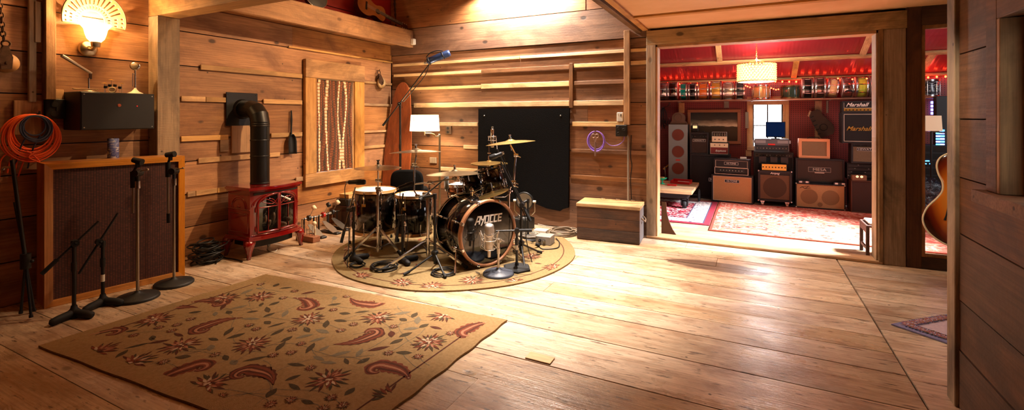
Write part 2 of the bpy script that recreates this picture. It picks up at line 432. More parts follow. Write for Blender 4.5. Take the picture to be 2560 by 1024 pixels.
for k, (p0, p1, za) in enumerate(((104, 130, 1.48), (82, 97, 1.9), (68, 87, 1.46))):
    b = MB(); b.r = R_.random(); b.bx(.0005, (.07, .04, .03)[k], W1(p0, 300).y, W1(p1, 300).y, za, 2.6 if k != 1 else 2.2, .003); trim(b, M_postW if k == 0 else M_grey)
# --- window in the left wall
wy0, wy1, wz0, wz1 = -1.555, -.60, .515, 2.04
w = MB(); w.bx(.0005, .004, wy0+.1, wy1-.1, wz0+.1, wz1-.1)
wr = w.build('window_1', [mat('curtained daylight', c8(250, 240, 225), .3, emit=c8(255, 244, 230), es=.7)]); wr['kind'] = 'structure'
f = MB(); f.r = .31
f.bx(.0045, .055, wy0, wy1, 1.82, wz1, .004); f.r = .62; f.bx(.0045, .048, wy0, wy1, wz0, .67, .004)
w2 = MB(); w2.r = .2; w2.bx(.0045, .05, wy0, -1.395, .67, 1.82, .004); w2.r = .8; w2.bx(.0045, .05, -.775, wy1, .67, 1.82, .004)
f.build('window_frame', [M_trimY], wr); w2.build('casing', [M_trimZ], wr); w2 = MB(); w2.r = .4; w2.bx(.0045, .03, -.7945, -.7755, .671, 1.819); w2.build('reveal_board', [M_trimZ], wr)
# reed curtain
cm = [mat('reed cream', c8(232, 208, 168), .8), mat('reed rust', c8(136, 76, 44), .85), mat('reed dark', c8(66, 54, 40), .85), mat('reed deep rust', c8(98, 56, 34), .85), mat('reed tan', c8(178, 116, 70), .85)]
cur = MB(); NC, NR = 64, 110; cy0, cy1, cz0, cz1 = -1.392, -.805, .675, 1.825
cv = []
for j in range(NR+1):
    for i in range(NC+1):
        u = i/NC; t = j/NR
        cv.append((.022 + .010*math.sin(u*26+1.2*math.sin(t*5)) + .004*R_.random(), cy0+(cy1-cy0)*u - .012*math.sin(t*PI)*(u > .9), cz0+(cz1-cz0)*t))
for j in range(NR):
    for i in range(NC):
        u = (i+.5)/NC; t = j/NR
        lines = (.09+.02*math.sin(t*6), .29+.03*math.sin(t*5+2), .63+.045*math.sin(t*6+.6), .77+.05*math.sin(t*6+3.4))
        d = min(abs(u-x) for x in lines)
        if d < .024: cur.m = 0 if j % 4 else 4
        else:
            q = (u*10+.35*math.sin(t*6+u*5)) % 1
            cur.m = (1 if q < .45 else 2 if q < .8 else 3) if j % 3 else 3
        k = j*(NC+1)+i
        cur.add([cv[k], cv[k+1], cv[k+NC+2], cv[k+NC+1]], [(0, 1, 2, 3)], True)
ct = thing('curtain', 'striped woven reed curtain in rust and cream filling the wooden window', 'curtain', (0, -1.1, .67))
cur.build('reed_cloth', cm, ct, True)
b = MB(); b.cyl((.03, -1.395, 1.815), (.03, -.776, 1.815), .006); b.build('curtain_rod', [M_nick], ct, True)
# --- corner post, tie beam, loft beam
b = MB(); b.r = .3; b.bx(.001, .147, -3.167, -2.985, 0, 2.23, .004); struct(b, 'column', [M_postZ])
b = MB(); b.r = .55; b.bx(.001, 3.6, -3.167, -3.0, 2.232, 2.48, .004); struct(b, 'beam_tie', [wood('tie beam', c8(164, 112, 62), c8(214, 164, 104), 'X', knots=.5)])
b = MB(); b.r = .15; b.bx(.36, .42, -2.99, -.0225, 2.345, 2.585, .004); struct(b, 'beam_loft', [M_beamY])
b = MB(); b.r = .5; b.bx(.001, .359, -2.99, -.0225, 2.402, 2.44); struct(b, 'loft_floor', [M_batD])
b = MB(); b.r = .85; b.bx(.30, .358, -2.99, -.0225, 2.36, 2.401, .003); trim(b, M_batY)
# --- low ceiling over the right part, with its edge beam and battens
b = MB(); b.r = .5; b.bx(3.64, 9.0, -7.1, -.001, 2.335, 2.36); struct(b, 'ceiling_low', [M_ply])
b = MB(); b.r = .7; b.bx(3.58, 3.64, -7.1, -.001, 2.30, 2.47, .003); struct(b, 'beam_edge', [wood('edge beam', c8(110, 78, 48), c8(160, 118, 76), 'Y', knots=.4)])
for y_, (xa, xb) in ((-.75, (3.66, 9.0)), (-1.95, (3.66, 9.0)), (-3.15, (3.66, 5.5))):
    b = MB(); b.r = R_.random(); b.bx(xa, xb, y_-.035, y_+.035, 2.315, 2.3345, .003); trim(b, M_trimX)
b = MB(); b.r = .2; b.bx(3.66, 3.72, -7, -.05, 2.312, 2.3345, .003); trim(b, M_trimY)
b = MB(); b.bx(-.1, 3.64, -7.1, .12, 3.9, 3.95); struct(b, 'ceiling', [M_ply])
b = MB(); boards(b, 'Y', -7.1, 0, [2.475, 2.8, 3.1, 3.5, 3.9], 3.6, 3.64); struct(b, 'wall_loft_front', [M_w1])
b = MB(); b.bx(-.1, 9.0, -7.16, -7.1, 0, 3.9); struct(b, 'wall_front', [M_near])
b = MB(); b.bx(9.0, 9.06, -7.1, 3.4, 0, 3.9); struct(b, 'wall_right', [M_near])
# --- doorway to the back room
d1 = thing('door_1', 'x', 'x'); del d1['label']; del d1['category']; d1['kind'] = 'structure'
b = MB(); b.r = .35; b.bx(3.70, 6.0, -.05, -.0005, 2.15, 2.312, .004); b.build('header_beam', [M_beamX], d1)
b = MB(); b.r = .25; b.bx(3.70, 3.80, -.05, -.0005, .0, 2.149, .003); b.build('jamb_board', [M_grey], d1)
b = MB(); b.r = .45; b.bx(5.825, 5.99, -.05, -.0005, 0, 2.149, .003); b.build('jamb_board', [M_grey], d1)
b = MB(); b.r = .6; b.bx(3.801, 3.82, -.045, .125, .0, 2.15, .002); b.build('jamb_lining', [M_trimZ], d1)
b = MB(); b.r = .1; b.bx(5.772, 5.79, -.045, .125, .0, 2.15, .002); b.r = .5; b.bx(5.791, 5.824, -.06, .0, .0, 2.149, .002); b.build('jamb_lining', [M_postZ], d1)
b = MB(); b.r = .3; b.bx(3.801, 5.79, -.045, .125, 2.12, 2.149, .002); b.build('head_lining', [M_trimX], d1)
b = MB(); b.r = .3; b.bx(3.70, 5.824, -.06, .12, .0, .028, .006); b.build('threshold', [M_trimX], d1)
b = MB(); b.bx(5.83, 6.08, .0, .12, 0, 2.335); b.bx(3.74, 6.0, .0, .12, 2.16, 2.335); struct(b, 'wall_back_pier', [M_dkZ])
# --- tall fixed glass beside the doorway
w = MB(); w.r = .2
w.bx(5.995, 6.10, -.045, .12, 0, 2.335, .003); w.bx(6.95, 7.05, -.045, .12, 0, 2.335, .003)
win = w.build('window_2', [M_dkZ]); win['kind'] = 'structure'
w = MB(); w.r = .3; w.bx(6.10, 6.95, -.045, .12, .0, .10, .003); w.bx(6.10, 6.95, -.045, .12, 2.17, 2.335, .003); w.build('rail', [wood('dark rail', c8(72, 46, 30), c8(112, 76, 50), 'X', knots=.5)], win)
w = MB(); w.r = .6; w.bx(6.1005, 6.13, -.03, .03, .10, 2.17, .002); w.bx(6.13, 6.95, -.03, .03, .1005, .13, .002); w.bx(6.13, 6.95, -.03, .03, 2.135, 2.1695, .002); w.build('window_trim', [M_trimZ], win)
w = MB(); w.bx(6.13, 6.95, -.003, .003, .13, 2.135)
gm = NT('window glass'); gl = gm.n('ShaderNodeBsdfGlossy'); gl.inputs['Roughness'].default_value = .02; tr = gm.n('ShaderNodeBsdfTransparent'); ms = gm.n('ShaderNodeMixShader'); fr = gm.n('ShaderNodeFresnel'); fr.inputs[0].default_value = 1.45
gm.l(fr.outputs[0], ms.inputs[0]); gm.l(tr.outputs[0], ms.inputs[1]); gm.l(gl.outputs[0], ms.inputs[2]); gm.l(ms.outputs[0], gm.out.inputs[0]); M_glass = gm.m
w.build('pane', [M_glass], win)
# --- near wall at the edge of view, with a small window
nz = [0, .27, .50, .81, 1.07, 1.34, 1.64, 2.0, 2.30]
w = MB(); X0, X1, NE = 5.60, 5.70, -2.45
wyA, wyB, zA, zB = -3.9, -2.93, 1.06, 1.72
for z0, z1 in zip(nz[:-1], nz[1:]):
    for (ya, yb) in ((-6.9, wyA), (wyA, wyB), (wyB, NE-.0955)):
        segs = [(z0, z1)]
        if ya == wyA: segs = [(z0, min(z1, zA))] if z0 < zA else ([] if z1 <= zB else [(max(z0, zB), z1)])
        if ya == wyA and z0 < zA and z1 > zB: segs.append((zB, z1))
        for s0, s1 in segs:
            if s1-s0 < .01: continue
            w.r = (z0*3.37) % 1; w.bx(X0+.004*((z0*7) % 1), X1, ya, yb, s0+.003, s1-.003)
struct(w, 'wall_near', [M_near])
b = MB(); b.r = .5; b.bx(5.585, 5.71, NE-.095, NE, 0, 2.312, .003); trim(b, M_grey)
w = MB(); w.r = .4; w.bx(5.565, 5.5995, wyB-.09, wyB+.0, zA-.0, zB+.09, .003); w.bx(5.565, 5.5995, wyA, wyB-.09, zB, zB+.09, .003)
win3 = w.build('window_3', [M_near]); win3['kind'] = 'structure'
w = MB(); w.r = .3; w.bx(5.5652, 5.7, wyB-.115, wyB-.0905, zA, zB, .002); w.build('window_jamb', [M_trimZ], win3)
w = MB(); w.r = .3; w.bx(5.53, 5.7, wyA, wyB+.03, zA-.05, zA-.001, .003); w.build('sill', [M_batD], win3)
w = MB(); w.r = .7; w.bx(5.63, 5.66, wyB-.16, wyB-.116, zA, zB, .002); w.bx(5.63, 5.66, wyA, wyB-.16, zB-.05, zB-.001, .002); w.build('sash', [M_dkZ], win3)
w = MB(); w.bx(5.643, 5.647, wyA, wyB-.16, zA, zB-.05); w.build('pane', [mat('frosted pane', c8(206, 224, 222), .25, emit=c8(214, 232, 226), es=.5)], win3)
# ============================================================ BACK ROOM SHELL
YB = 3.30
M_peg = NT('oxblood pegboard')
pc = M_peg.vmath('MULTIPLY', M_peg.coord(), (1, 1, 1)); sx = M_peg.n('ShaderNodeSeparateXYZ'); M_peg.l(pc, sx.inputs[0])
fx = M_peg.math('SUBTRACT', M_peg.math('FRACT', M_peg.math('MULTIPLY', sx.outputs[0], 32)), .5); fz = M_peg.math('SUBTRACT', M_peg.math('FRACT', M_peg.math('MULTIPLY', sx.outputs[2], 32)), .5)
rr = M_peg.math('ADD', M_peg.math('POWER', fx, 2.0), M_peg.math('POWER', fz, 2.0))
M_peg.l(M_peg.mix(M_peg.ramp(rr, [(.03, (1, 1, 1)), (.05, (0, 0, 0))]), c8(122, 40, 34), c8(30, 10, 8)), M_peg.b.inputs['Base Color']); M_peg.b.inputs['Roughness'].default_value = .5
# window hole x range in back wall
hx0, hx1 = W2(1882, 290, YB).x, W2(1957, 290, YB).x
hz0, hz1 = W2(1900, 365, YB).z, W2(1900, 262, YB).z
w = MB()
for (xa, xb, za, zb_) in ((2.6, hx0, 0, 2.2), (hx1, 9.0, 0, 2.2), (hx0, hx1, 0, hz0), (hx0, hx1, hz1, 2.2)): w.bx(xa, xb, YB, YB+.05, za, zb_)
struct(w, 'wall_far', [M_peg.m])
b = MB(); b.bx(2.6, 2.65, .12, YB+.05, 0, 3.6); struct(b, 'wall_far_left', [M_peg.m])
# window 4 in the far wall
w = MB(); w.r = .4; t = .085
w.bx(hx0-t, hx0, YB-.03, YB+.05, hz0-.06, hz1+t, .003); w.bx(hx1, hx1+t, YB-.03, YB+.05, hz0-.06, hz1+t, .003)
win4 = w.build('window_4', [M_trimZ]); win4['kind'] = 'structure'
w = MB(); w.r = .6; w.bx(hx0-t, hx1+t, YB-.031, YB+.05, hz1, hz1+t+.05, .003); w.bx(hx0-t, hx1+t, YB-.05, YB+.05, hz0-.07, hz0, .003); w.bx(hx0-t-.02, hx0-.02, YB-.028, YB-.001, 0.7, hz0-.07); w.build('window_frame', [M_trimX], win4)
w = MB(); xm = (hx0+hx1)/2; w.bx(xm-.011, xm+.011, YB+.01, YB+.04, hz0, hz1); zm = (hz0+hz1)/2; w.bx(hx0, xm-.011, YB+.012, YB+.038, zm-.008, zm+.008)
for (xa, xb) in ((hx0, hx0+.02), (hx1-.02, hx1)): w.bx(xa, xb, YB+.005, YB+.045, hz0, hz1)
w.build('sash', [mat('window sash', c8(70, 66, 70), .5)], win4)
w = MB(); w.bx(hx0, hx1, YB+.022, YB+.026, hz0, hz1); w.build('pane', [M_glass], win4)
b = MB(); b.bx(3.5, 7.0, YB+1.2, YB+1.22, -.5, 3.2); sk = struct(b, 'sky_outside', [mat('bright overcast sky', (1, 1, 1, 1), 1, emit=(.93, .97, 1, 1), es=38)])
# sloping red corrugated ceiling
SL, ZC = .40, 1.96
def cz(y): return ZC + SL*(YB - y)
M_red = mat('red corrugated plastic', c8(128, 22, 30), .36, coat=.5, spec=1.0)
w = MB(); xs = [2.6 + i*.0125 for i in range(int(6.4/.0125)+1)]
vs = []
for y_ in (.125, YB+.02):
    for i, x in enumerate(xs): vs.append((x, y_, cz(y_) + .0014*math.sin(i*PI/2*1.0)))
nx = len(xs); w.add(vs, [(i, i+1, nx+i+1, nx+i) for i in range(nx-1)], True)
struct(w, 'ceiling_back', [M_red])
def purlin(y_, h=.07, d=.035, x0=2.66, x1=8.99):
    b = MB(); b.r = R_.random(); b.box(((x0+x1)/2, y_, cz(y_)-d/2-.008), (x1-x0, h, d), .003, Matrix.Rotation(-math.atan(SL), 3, 'X')); trim(b, M_trimX)
yp = 2.64
purlin(yp); purlin(3.255, .05, .04); purlin(1.75)
def rafter(px, py, y0, y1):
    # where the rafter's middle is seen on the ceiling
    d = ray(px, py); t = (ZC + SL*(YB-CAM.y) - CAMH) / (d.z + SL*d.y); x = (CAM + d*t).x
    b = MB(); b.r = R_.random(); ym = (y0+y1)/2; L = (y1-y0)*math.sqrt(1+SL*SL)
    b.box((x, ym, cz(ym)-.02), (.075, L, .024), .002, Matrix.Rotation(-math.atan(SL), 3, 'X')); trim(b, M_trimY)
rafter(1797, 128, 1.77, yp-.04); rafter(1987, 174, yp+.04, 3.22); rafter(2320, 150, yp+.04, 3.22); rafter(2170, 100, 1.77, yp-.04)
# ============================================================ ALONG THE LEFT WALL
# sconce
o = W1(219, 122, 0); t = thing('wall_sconce', 'lit wall sconce with frosted bell shade on the board wall under the tractor seat', 'lamp', o)
b = MB(); b.lathe([(.062, 0), (.062, .012), (.05, .022), (.02, .03)], (.001, 0, 0), X_); b.build('back_plate', M_nick, t)
b = MB(); b.tube([(.02, 0, 0), (.07, 0, -.01), (.10, .012, .02)], .012, 8, smooth=4); b.lathe([(.028, 0), (.032, .03), (.03, .05)], (.10, .012, .01)); b.build('socket', M_nick, t)
b = MB(); b.lathe([(.034, .05), (.055, .075), (.066, .11), (.074, .15), (.1, .185)], (.10, .012, .0), n=28, caps=False)
b.build('glass_shade', mat('glowing frosted glass', c8(255, 240, 210), .3, emit=c8(255, 190, 96), es=14), t)
b = MB(); b.ball((.10, .012, .11), .034, 14, (1, 1, 1.3)); b.build('bulb', mat('lit bulb', (1, 1, 1, 1), .3, emit=c8(255, 214, 150), es=60), t)
SCONCE = o + V((.17, .012, .17))
# pressed-steel tractor seat above it
oy = W1(226, 62, 0); t = MB(); NA, NR = 132, 26
M_seat = mat('pressed steel seat', c8(150, 130, 98), .45, .6, noise=(9, c8(112, 92, 66)))
vs = []; wy, wz = .205, .235
def seat_pt(a, q):
    r = q
    yy = -math.cos(a)*r*wy*(1 + .06*math.sin(a)); zz = math.sin(a)*r*wz + .02
    return V((.03 + .05*(abs(yy)/wy)**2 + .045*max(0, zz/wz)**2, yy, zz))
a0, a1 = -.16, PI+.16; q0 = .36
g = [[seat_pt(a0+(a1-a0)*i/NA, q0+(1-q0)*j/NR) for j in range(NR+1)] for i in range(NA+1)]
flat = [p for row in g for p in row]; fs = []
for i in range(NA):
    a = a0+(a1-a0)*(i+.5)/NA
    for j in range(NR):
        q = (j+.5)/NR; skip = False
        if .36 < a < PI-.36:
            if (i % 7) in (2, 3) and .40 < q < .86: skip = True
            if (i % 7) in (2, 3) and .16 < q < .26: skip = True
        else:
            if (i % 6) in (2, 3) and int(q*6.5) % 2 == 1 and (q*6.5) % 1 > .25 and q < .9: skip = True
        if not skip: k = i*(NR+1)+j; fs.append((k, k+1, k+NR+2, k+NR+1))
t.add(flat, fs, True)
t.tube([g[i][NR] for i in range(NA+1)], .005, 6)
so = t.build('tractor_seat', [M_seat]); so.location = oy; so.modifiers.new('s', 'SOLIDIFY').thickness = .004
tag(so, 'slotted metal tractor seat hung on the wall above the lit sconce', 'tractor seat')
# black wall box and the things on it
t = thing('wall_cabinet', 'black box fixed to the wall, carrying old microphones and a toy drum kit', 'box', (.135, -3.5, 1.25))
b = MB(); b.bx(.0015, .27, -3.742, -3.25, 1.25, 1.541, .004); b.build('cabinet_body', M_black, t, True)
b = MB(); b.bx(.2702, .274, -3.735, -3.257, 1.257, 1.534, .002); b.build('front_panel', mat('black lid', c8(22, 19, 17), .5), t, True)
b = MB(); p = W1(298, 263, .274); b.cyl(p, p+X_*.004, .012, n=18); b.torus(p+X_*.004, X_, .008, .0015, 18, 6); b.build('badge', mat('copper badge', c8(196, 110, 80), .35, .8), t, True)
b = MB(); p = W1(343, 265, .274); b.ball(p, .004, 8); b.build('indicator', mat('red jewel', c8(200, 20, 14), .3, emit=c8(255, 30, 16), es=1), t, True)
b = MB()
for (yy, zz) in ((-3.72, 1.52), (-3.27, 1.52), (-3.72, 1.27), (-3.27, 1.27)): b.cyl((.2741, yy, zz), (.2765, yy, zz), .005, n=8)
b.build('screw', M_nick, t, True)
zt = 1.5415
def on_box(px, py, X=.14): p = W1(px, py, X); return V((p.x, p.y, zt))
p = on_box(222, 222, .15); t = thing('desk_microphone', 'slim silver microphone tilted on a short desk stand on the black wall box', 'microphone', p)
b = MB(); b.lathe([(.062, 0), (.062, .006), (.03, .014), (.008, .02)], (0, 0, 0)); b.build('base', M_nick, t)
b = MB(); b.cyl((0, 0, .015), (0, 0, .11), .006, n=10); b.box((0, .01, .125), (.014, .02, .05), .003); b.build('stem', M_chrome, t)
b = MB(); e = W1(155, 139, .20) - p; s_ = V((0, .016, .148)); b.cyl(s_, s_.lerp(e, .55), .0095, .0105, n=12); b.cyl(s_.lerp(e, .55), e, .0125, .0125, n=12); b.cyl(e, e+(e-s_)*.012, .010, n=12); b.build('microphone_body', M_steel, t)
b = MB(); pts = [V((.0+.055*math.cos(a)*(1+.1*math.sin(3*a)), -.02+.075*math.sin(a), .022+.004*math.sin(2*a))) for a in [i*.5 for i in range(38)]]; b.tube(pts, .003, 6); b.build('coiled_lead', mat('tan lead', c8(168, 138, 96), .6), t)
p = on_box(338, 226, .16); t = thing('lollipop_microphone', 'round chrome microphone on a flared cream base on the black wall box', 'microphone', p)
b = MB(); b.lathe([(.055, 0), (.053, .006), (.025, .02), (.010, .04), (.008, .05)], (0, 0, 0)); b.build('base', M_cream, t)
b = MB(); b.cyl((0, 0, .045), (0, 0, .20), .0065, n=10); b.cyl((0, -.018, .06), (0, -.018, .17), .003, n=8); b.cyl((0, -.018, .165), (0, 0, .165), .003, n=8); b.build('stem', M_chrome, t)
b = MB(); dv = V((.75, -.66, .05)).normalized(); hc = V((0, 0, .232)); b.lathe([(.01, -.022), (.032, -.018), (.036, 0), (.036, .008), (.026, .012)], hc, dv, 26); b.build('microphone_head', M_chrome, t)
b = MB(); b.lathe([(.026, .0122), (.012, .016), (.0, .0165)], hc, dv, 22); b.build('grille', mat('mesh grille', c8(120, 104, 84), .5, .6), t)
p = on_box(283, 220, .17); t = thing('toy_drum_kit', 'tiny toy drum kit standing between two microphones on the black wall box', 'toy', p)
M_cu = mat('copper shell', c8(186, 112, 70), .35, .7)
b = MB(); dv = V((.8, -.6, 0)).normalized(); b.lathe([(.022, 0), (.022, .03)], (0, 0, .024), dv, 20); b.build('bass_drum', M_cu, t)
b = MB(); b.lathe([(.019, .0301), (.0, .0305)], (0, 0, .024), dv, 20); b.torus(V((0, 0, .024))+dv*.031, dv, .021, .0025, 22, 6); b.build('drum_skin', M_cream, t)
b = MB()
for (yy, zz) in ((-.022, .058), (.012, .06), (.045, .045), (-.05, .045)): b.lathe([(.012, -.008), (.012, .010)], (0, yy, zz), (.25, 0, .97), 14)
b.build('tom_drum', M_black, t)
b = MB()
for (yy, zz) in ((-.055, .075), (.06, .08), (-.01, .105)): b.lathe([(.02, 0), (.006, .004), (.001, .006)], (-.005, yy, zz), (.15, 0, 1), 16)
b.build('cymbal', M_gold, t)
b = MB()
for (yy, zz) in ((-.055, .077), (.06, .082), (-.01, .107), (.045, .05), (-.05, .05)):
    b.cyl((-.005, yy, .001), (-.005, yy, zz), .0018, n=6)
b.build('stand', M_chrome, t)
# black double outlet left of the box
t = thing('outlet_box', 'black double power outlet fixed beside the black wall box', 'outlet', W1(132, 272, 0))
b = MB(); y0, y1 = W1(108, 272).y, W1(157, 272).y; b.bx(.001, .045, y0, y1, 1.335, 1.485, .004); b.build('outlet_body', M_black, t, True)
b = MB()
for zz in (1.375, 1.445): b.cyl((.0451, y0+.05, zz), (.048, y0+.05, zz), .021, n=16)
b.bx(.0451, .052, y1-.055, y1-.045, 1.395, 1.425); b.build('socket', mat('dark socket', c8(40, 38, 36), .4), t, True)
b = MB(); b.r = .3; b.bx(.0015, .016, W1(32, 280).y, W1(103, 280).y, 1.22, 1.47, .003); trim(b, M_postW)
b = MB(); b.r = .9; b.bx(.0015, .012, W1(128, 230).y, W1(158, 230).y, 1.486, 1.56, .002); trim(b, M_batY)
# cable coils on a hook
def coil(mb, c, w, R, n, r, jit, sag=1.15, seed=1):
    rr = random.Random(seed); u, v, _ = basis(w); v = V((0, 0, 1)); u = v.cross(V(w)).normalized()
    for k in range(n):
        Rk = R*(1+jit*(rr.random()-.5)); off = V(w)*(rr.random()*r*n*.5) + u*(rr.random()-.5)*R*jit*.6
        ph = rr.random()*6; pts = []
        for i in range(30):
            a = 2*PI*i/30; pts.append(V(c) + off + u*math.cos(a)*Rk*(1+.03*math.sin(2*a+ph)) + v*(math.sin(a)*Rk*sag + (R-Rk)*.9))
        mb.tube(pts, r, 6, closed=True)
M_org = mat('orange cord', c8(255, 104, 44), .45); M_blu = mat('blue grey cord', c8(62, 78, 110), .5)
cc = W1(77, 336, .055); t = thing('orange_cable', 'bright orange cable coiled and hung on the wall beneath the outlet', 'cable', cc)
b = MB(); coil(b, cc, X_, .125, 13, .0052, .5, 1.12, 3); b.build('cable_coil', M_org, t, True)
b = MB(); b.tube([cc+V((.05, .02, -.12)), cc+V((.06, -.03, -.16)), cc+V((.055, .03, -.2)), cc+V((.05, -.01, -.14)), cc+V((.05, -.04, -.12))], .0052, 6, smooth=6)
for (dy, ln) in ((-.07, .30), (.015, .33), (.05, .30), (-.02, .27)): b.tube([cc+V((.02, dy*.6-.05, -.1)), cc+V((-.01, dy-.08, -.17)), cc+V((-.02, dy*.8-.10, -ln))], .0052, 6, smooth=6)
b.build('loose_end', M_org, t, True)
b = MB(); p = W1(83, 284, 0); b.cyl(p+X_*.017, p+X_*.1, .006, n=8); b.cyl(p+X_*.1, p+V((.105, 0, .02)), .006, n=8); b.build('hook', M_matte, t, True)
cb = W1(88, 318, .115); b = MB(); coil(b, cb, X_, .072, 7, .005, .35, 1.15, 5)
for dy in (-.05, .02): b.tube([cb+V((.02, dy, -.06)), cb+V((-.03, dy-.02, -.15)), cb+V((-.095, dy-.03, -.3))], .005, 6, smooth=5)
one(b, 'blue_cable', M_blu, 'dark blue cable coiled inside the orange cable on the wall', 'cable')
# pulley and chain at the picture's edge
pc_ = W1(15, 150, .05); t = thing('chain_pulley', 'rusty block pulley hanging from a heavy chain on the plank wall', 'pulley', pc_)
M_rust = mat('rusty iron', c8(96, 66, 46), .6, .6, noise=(20, c8(60, 40, 30))); M_wheel = mat('worn wooden wheel', c8(176, 130, 84), .55, noise=(12, c8(140, 98, 60)))
b = MB(); b.lathe([(.012, -.013), (.068, -.013), (.060, 0), (.068, .013), (.012, .013)], pc_+V((0, .0, -.02)), X_, 28); b.build('wheel', M_wheel, t, True)
for sx in (-1, 1):
    b = MB(); u_, v_ = Y_, Z_; b.prism([(-.025, -.06), (.03, -.05), (.035, .03), (.012, .11), (-.012, .11), (-.035, .03)], pc_+V((sx*.02-.0025, -.005, -.01)), u_, v_, .005); b.build('cheek_plate', M_rust, t, True)
b = MB(); b.cyl(pc_+V((-.03, 0, -.02)), pc_+V((.032, 0, -.02)), .011, n=10); b.build('axle_pin', M_rust, t, True); b = MB(); b.torus(pc_+V((0, 0, .115)), X_, .022, .007, 18, 8); b.build('eye', M_rust, t, True)
b = MB(); z = .15
for k in range(13):
    c_ = pc_+V((-.0, -.012-.0025*k, z+.032*k)); ax = V((1, 0, 0)) if k % 2 else V((0, 1, 0)); u_ = ax; pts = [c_ + V((0, 0, .022*math.sin(a))) + Z_.cross(ax)*.013*math.cos(a) for a in [i*PI/7 for i in range(14)]]
    b.tube(pts, .0045, 6, closed=True)
b.build('chain', M_rust, t, True)
# ---------------- speaker cabinet
BL, BR = FL(111, 772), FL(462, 689); dv = (BR-BL); Wd = dv.length; ang = math.atan2(dv.y, dv.x) - PI/2   # local +y along front, +x out
t = thing('speaker_cabinet', 'big pine speaker cabinet with dark woven grille standing against the plank wall', 'speaker', BL, ang)
M_pine = wood('honey pine', c8(190, 116, 50), c8(228, 164, 92), 'Z', knots=.8, vary=.06, rough=.4, stain=c8(176, 104, 44)); M_pineY = wood('honey pine rail', c8(190, 116, 50), c8(228, 164, 92), 'Y', knots=.3, vary=.06, rough=.4, stain=c8(176, 104, 44))
D = -.255; H = 1.02; fw = .045
b = MB(); b.r = .2; b.bx(D, -.03, 0, .02, 0, H, .002); b.build('side_panel', M_pine, t); b = MB(); b.r = .7; b.bx(D, -.03, Wd-.02, Wd, 0, H, .002); b.build('side_panel', M_pine, t)
b = MB(); b.r = .4; b.bx(D, -.03, .0201, Wd-.0201, H-.02, H, .002); b.build('top_panel', M_pineY, t); b = MB(); b.r = .45; b.bx(D, -.03, .0201, Wd-.0201, 0, .02, .002); b.build('bottom_panel', M_pineY, t)
b = MB(); b.bx(D, D+.012, .0201, Wd-.0201, .0201, H-.0201); b.bx(D+.012, -.06, .021, Wd-.021, .021, H-.021); b.build('back_panel', M_black, t)
def mitre(mb, a, b_, c_, d_, x0, x1):
    mb.add([(x0, *a), (x0, *b_), (x0, *c_), (x0, *d_), (x1, *a), (x1, *b_), (x1, *c_), (x1, *d_)], [(0,1,2,3), (4,7,6,5), (0,4,5,1), (1,5,6,2), (2,6,7,3), (3,7,4,0)])
b = MB(); b.r = .3; mitre(b, (0, 0), (0, H), (fw, H-fw), (fw, fw), -.0299, 0); b.build('frame_side', M_pine, t); b = MB(); b.r = .8; mitre(b, (Wd, H), (Wd, 0), (Wd-fw, fw), (Wd-fw, H-fw), -.0299, 0); b.build('frame_side', M_pine, t)
b = MB(); b.r = .5; mitre(b, (0, H), (Wd, H), (Wd-fw, H-fw), (fw, H-fw), -.0299, 0); b.build('frame_rail', M_pineY, t); b = MB(); b.r = .55; mitre(b, (Wd, 0), (0, 0), (fw, fw), (Wd-fw, fw), -.0299, 0); b.build('frame_rail', M_pineY, t)
g = NT('woven grille cloth'); cx = g.n('ShaderNodeSeparateXYZ'); g.l(g.coord(), cx.inputs[0])
bk = g.n('ShaderNodeTexBrick'); bk.inputs['Scale'].default_value = 1; bk.inputs['Brick Width'].default_value = .016; bk.inputs['Row Height'].default_value = .012; bk.inputs['Mortar Size'].default_value = .0018
bk.offset = .0; bk.inputs['Color1'].default_value = c8(98, 48, 36); bk.inputs['Color2'].default_value = c8(72, 34, 28); bk.inputs['Mortar'].default_value = c8(26, 12, 11)
cbn = g.n('ShaderNodeCombineXYZ'); g.l(cx.outputs[1], cbn.inputs[0]); g.l(cx.outputs[2], cbn.inputs[1])
g.l(g.vmath('ADD', cbn.outputs[0], g.vmath('MULTIPLY', g.n('ShaderNodeTexNoise').outputs['Color'], (.004, .004, 0))), bk.inputs['Vector'])
g.l(bk.outputs[0], g.b.inputs['Base Color']); g.b.inputs['Roughness'].default_value = .6; g.bump(bk.outputs['Fac'], -.6, .004)
b = MB(); b.bx(-.05, -.022, fw-.004, Wd-fw+.004, fw-.004, H-fw+.004); b.build('grille_cloth', g.m, t)
# candle on the cabinet
cp = W1(283, 396, .17); t = thing('pillar_candle', 'blue and white marbled pillar candle standing on the pine speaker cabinet', 'candle', (cp.x, cp.y, 1.0205))
m_ = NT('marbled wax'); f_ = m_.noise(m_.vmath('MULTIPLY', m_.coord(), (14, 14, 26)), 1, 3, .5, 2.5); m_.l(m_.ramp(f_, [(.3, c8(46, 58, 120)), (.5, c8(104, 110, 160)), (.62, c8(206, 196, 186)), (.75, c8(120, 116, 150))]), m_.b.inputs['Base Color']); m_.b.inputs['Roughness'].default_value = .5
b = MB(); b.lathe([(.036, 0), (.037, .003), (.037, .155), (.033, .158), (.0, .150)], (0, 0, 0), n=26); b.build('wax', m_.m, t)
b = MB(); b.cyl((0, 0, .15), (.002, 0, .165), .0015, n=6); b.build('wick', M_black, t)
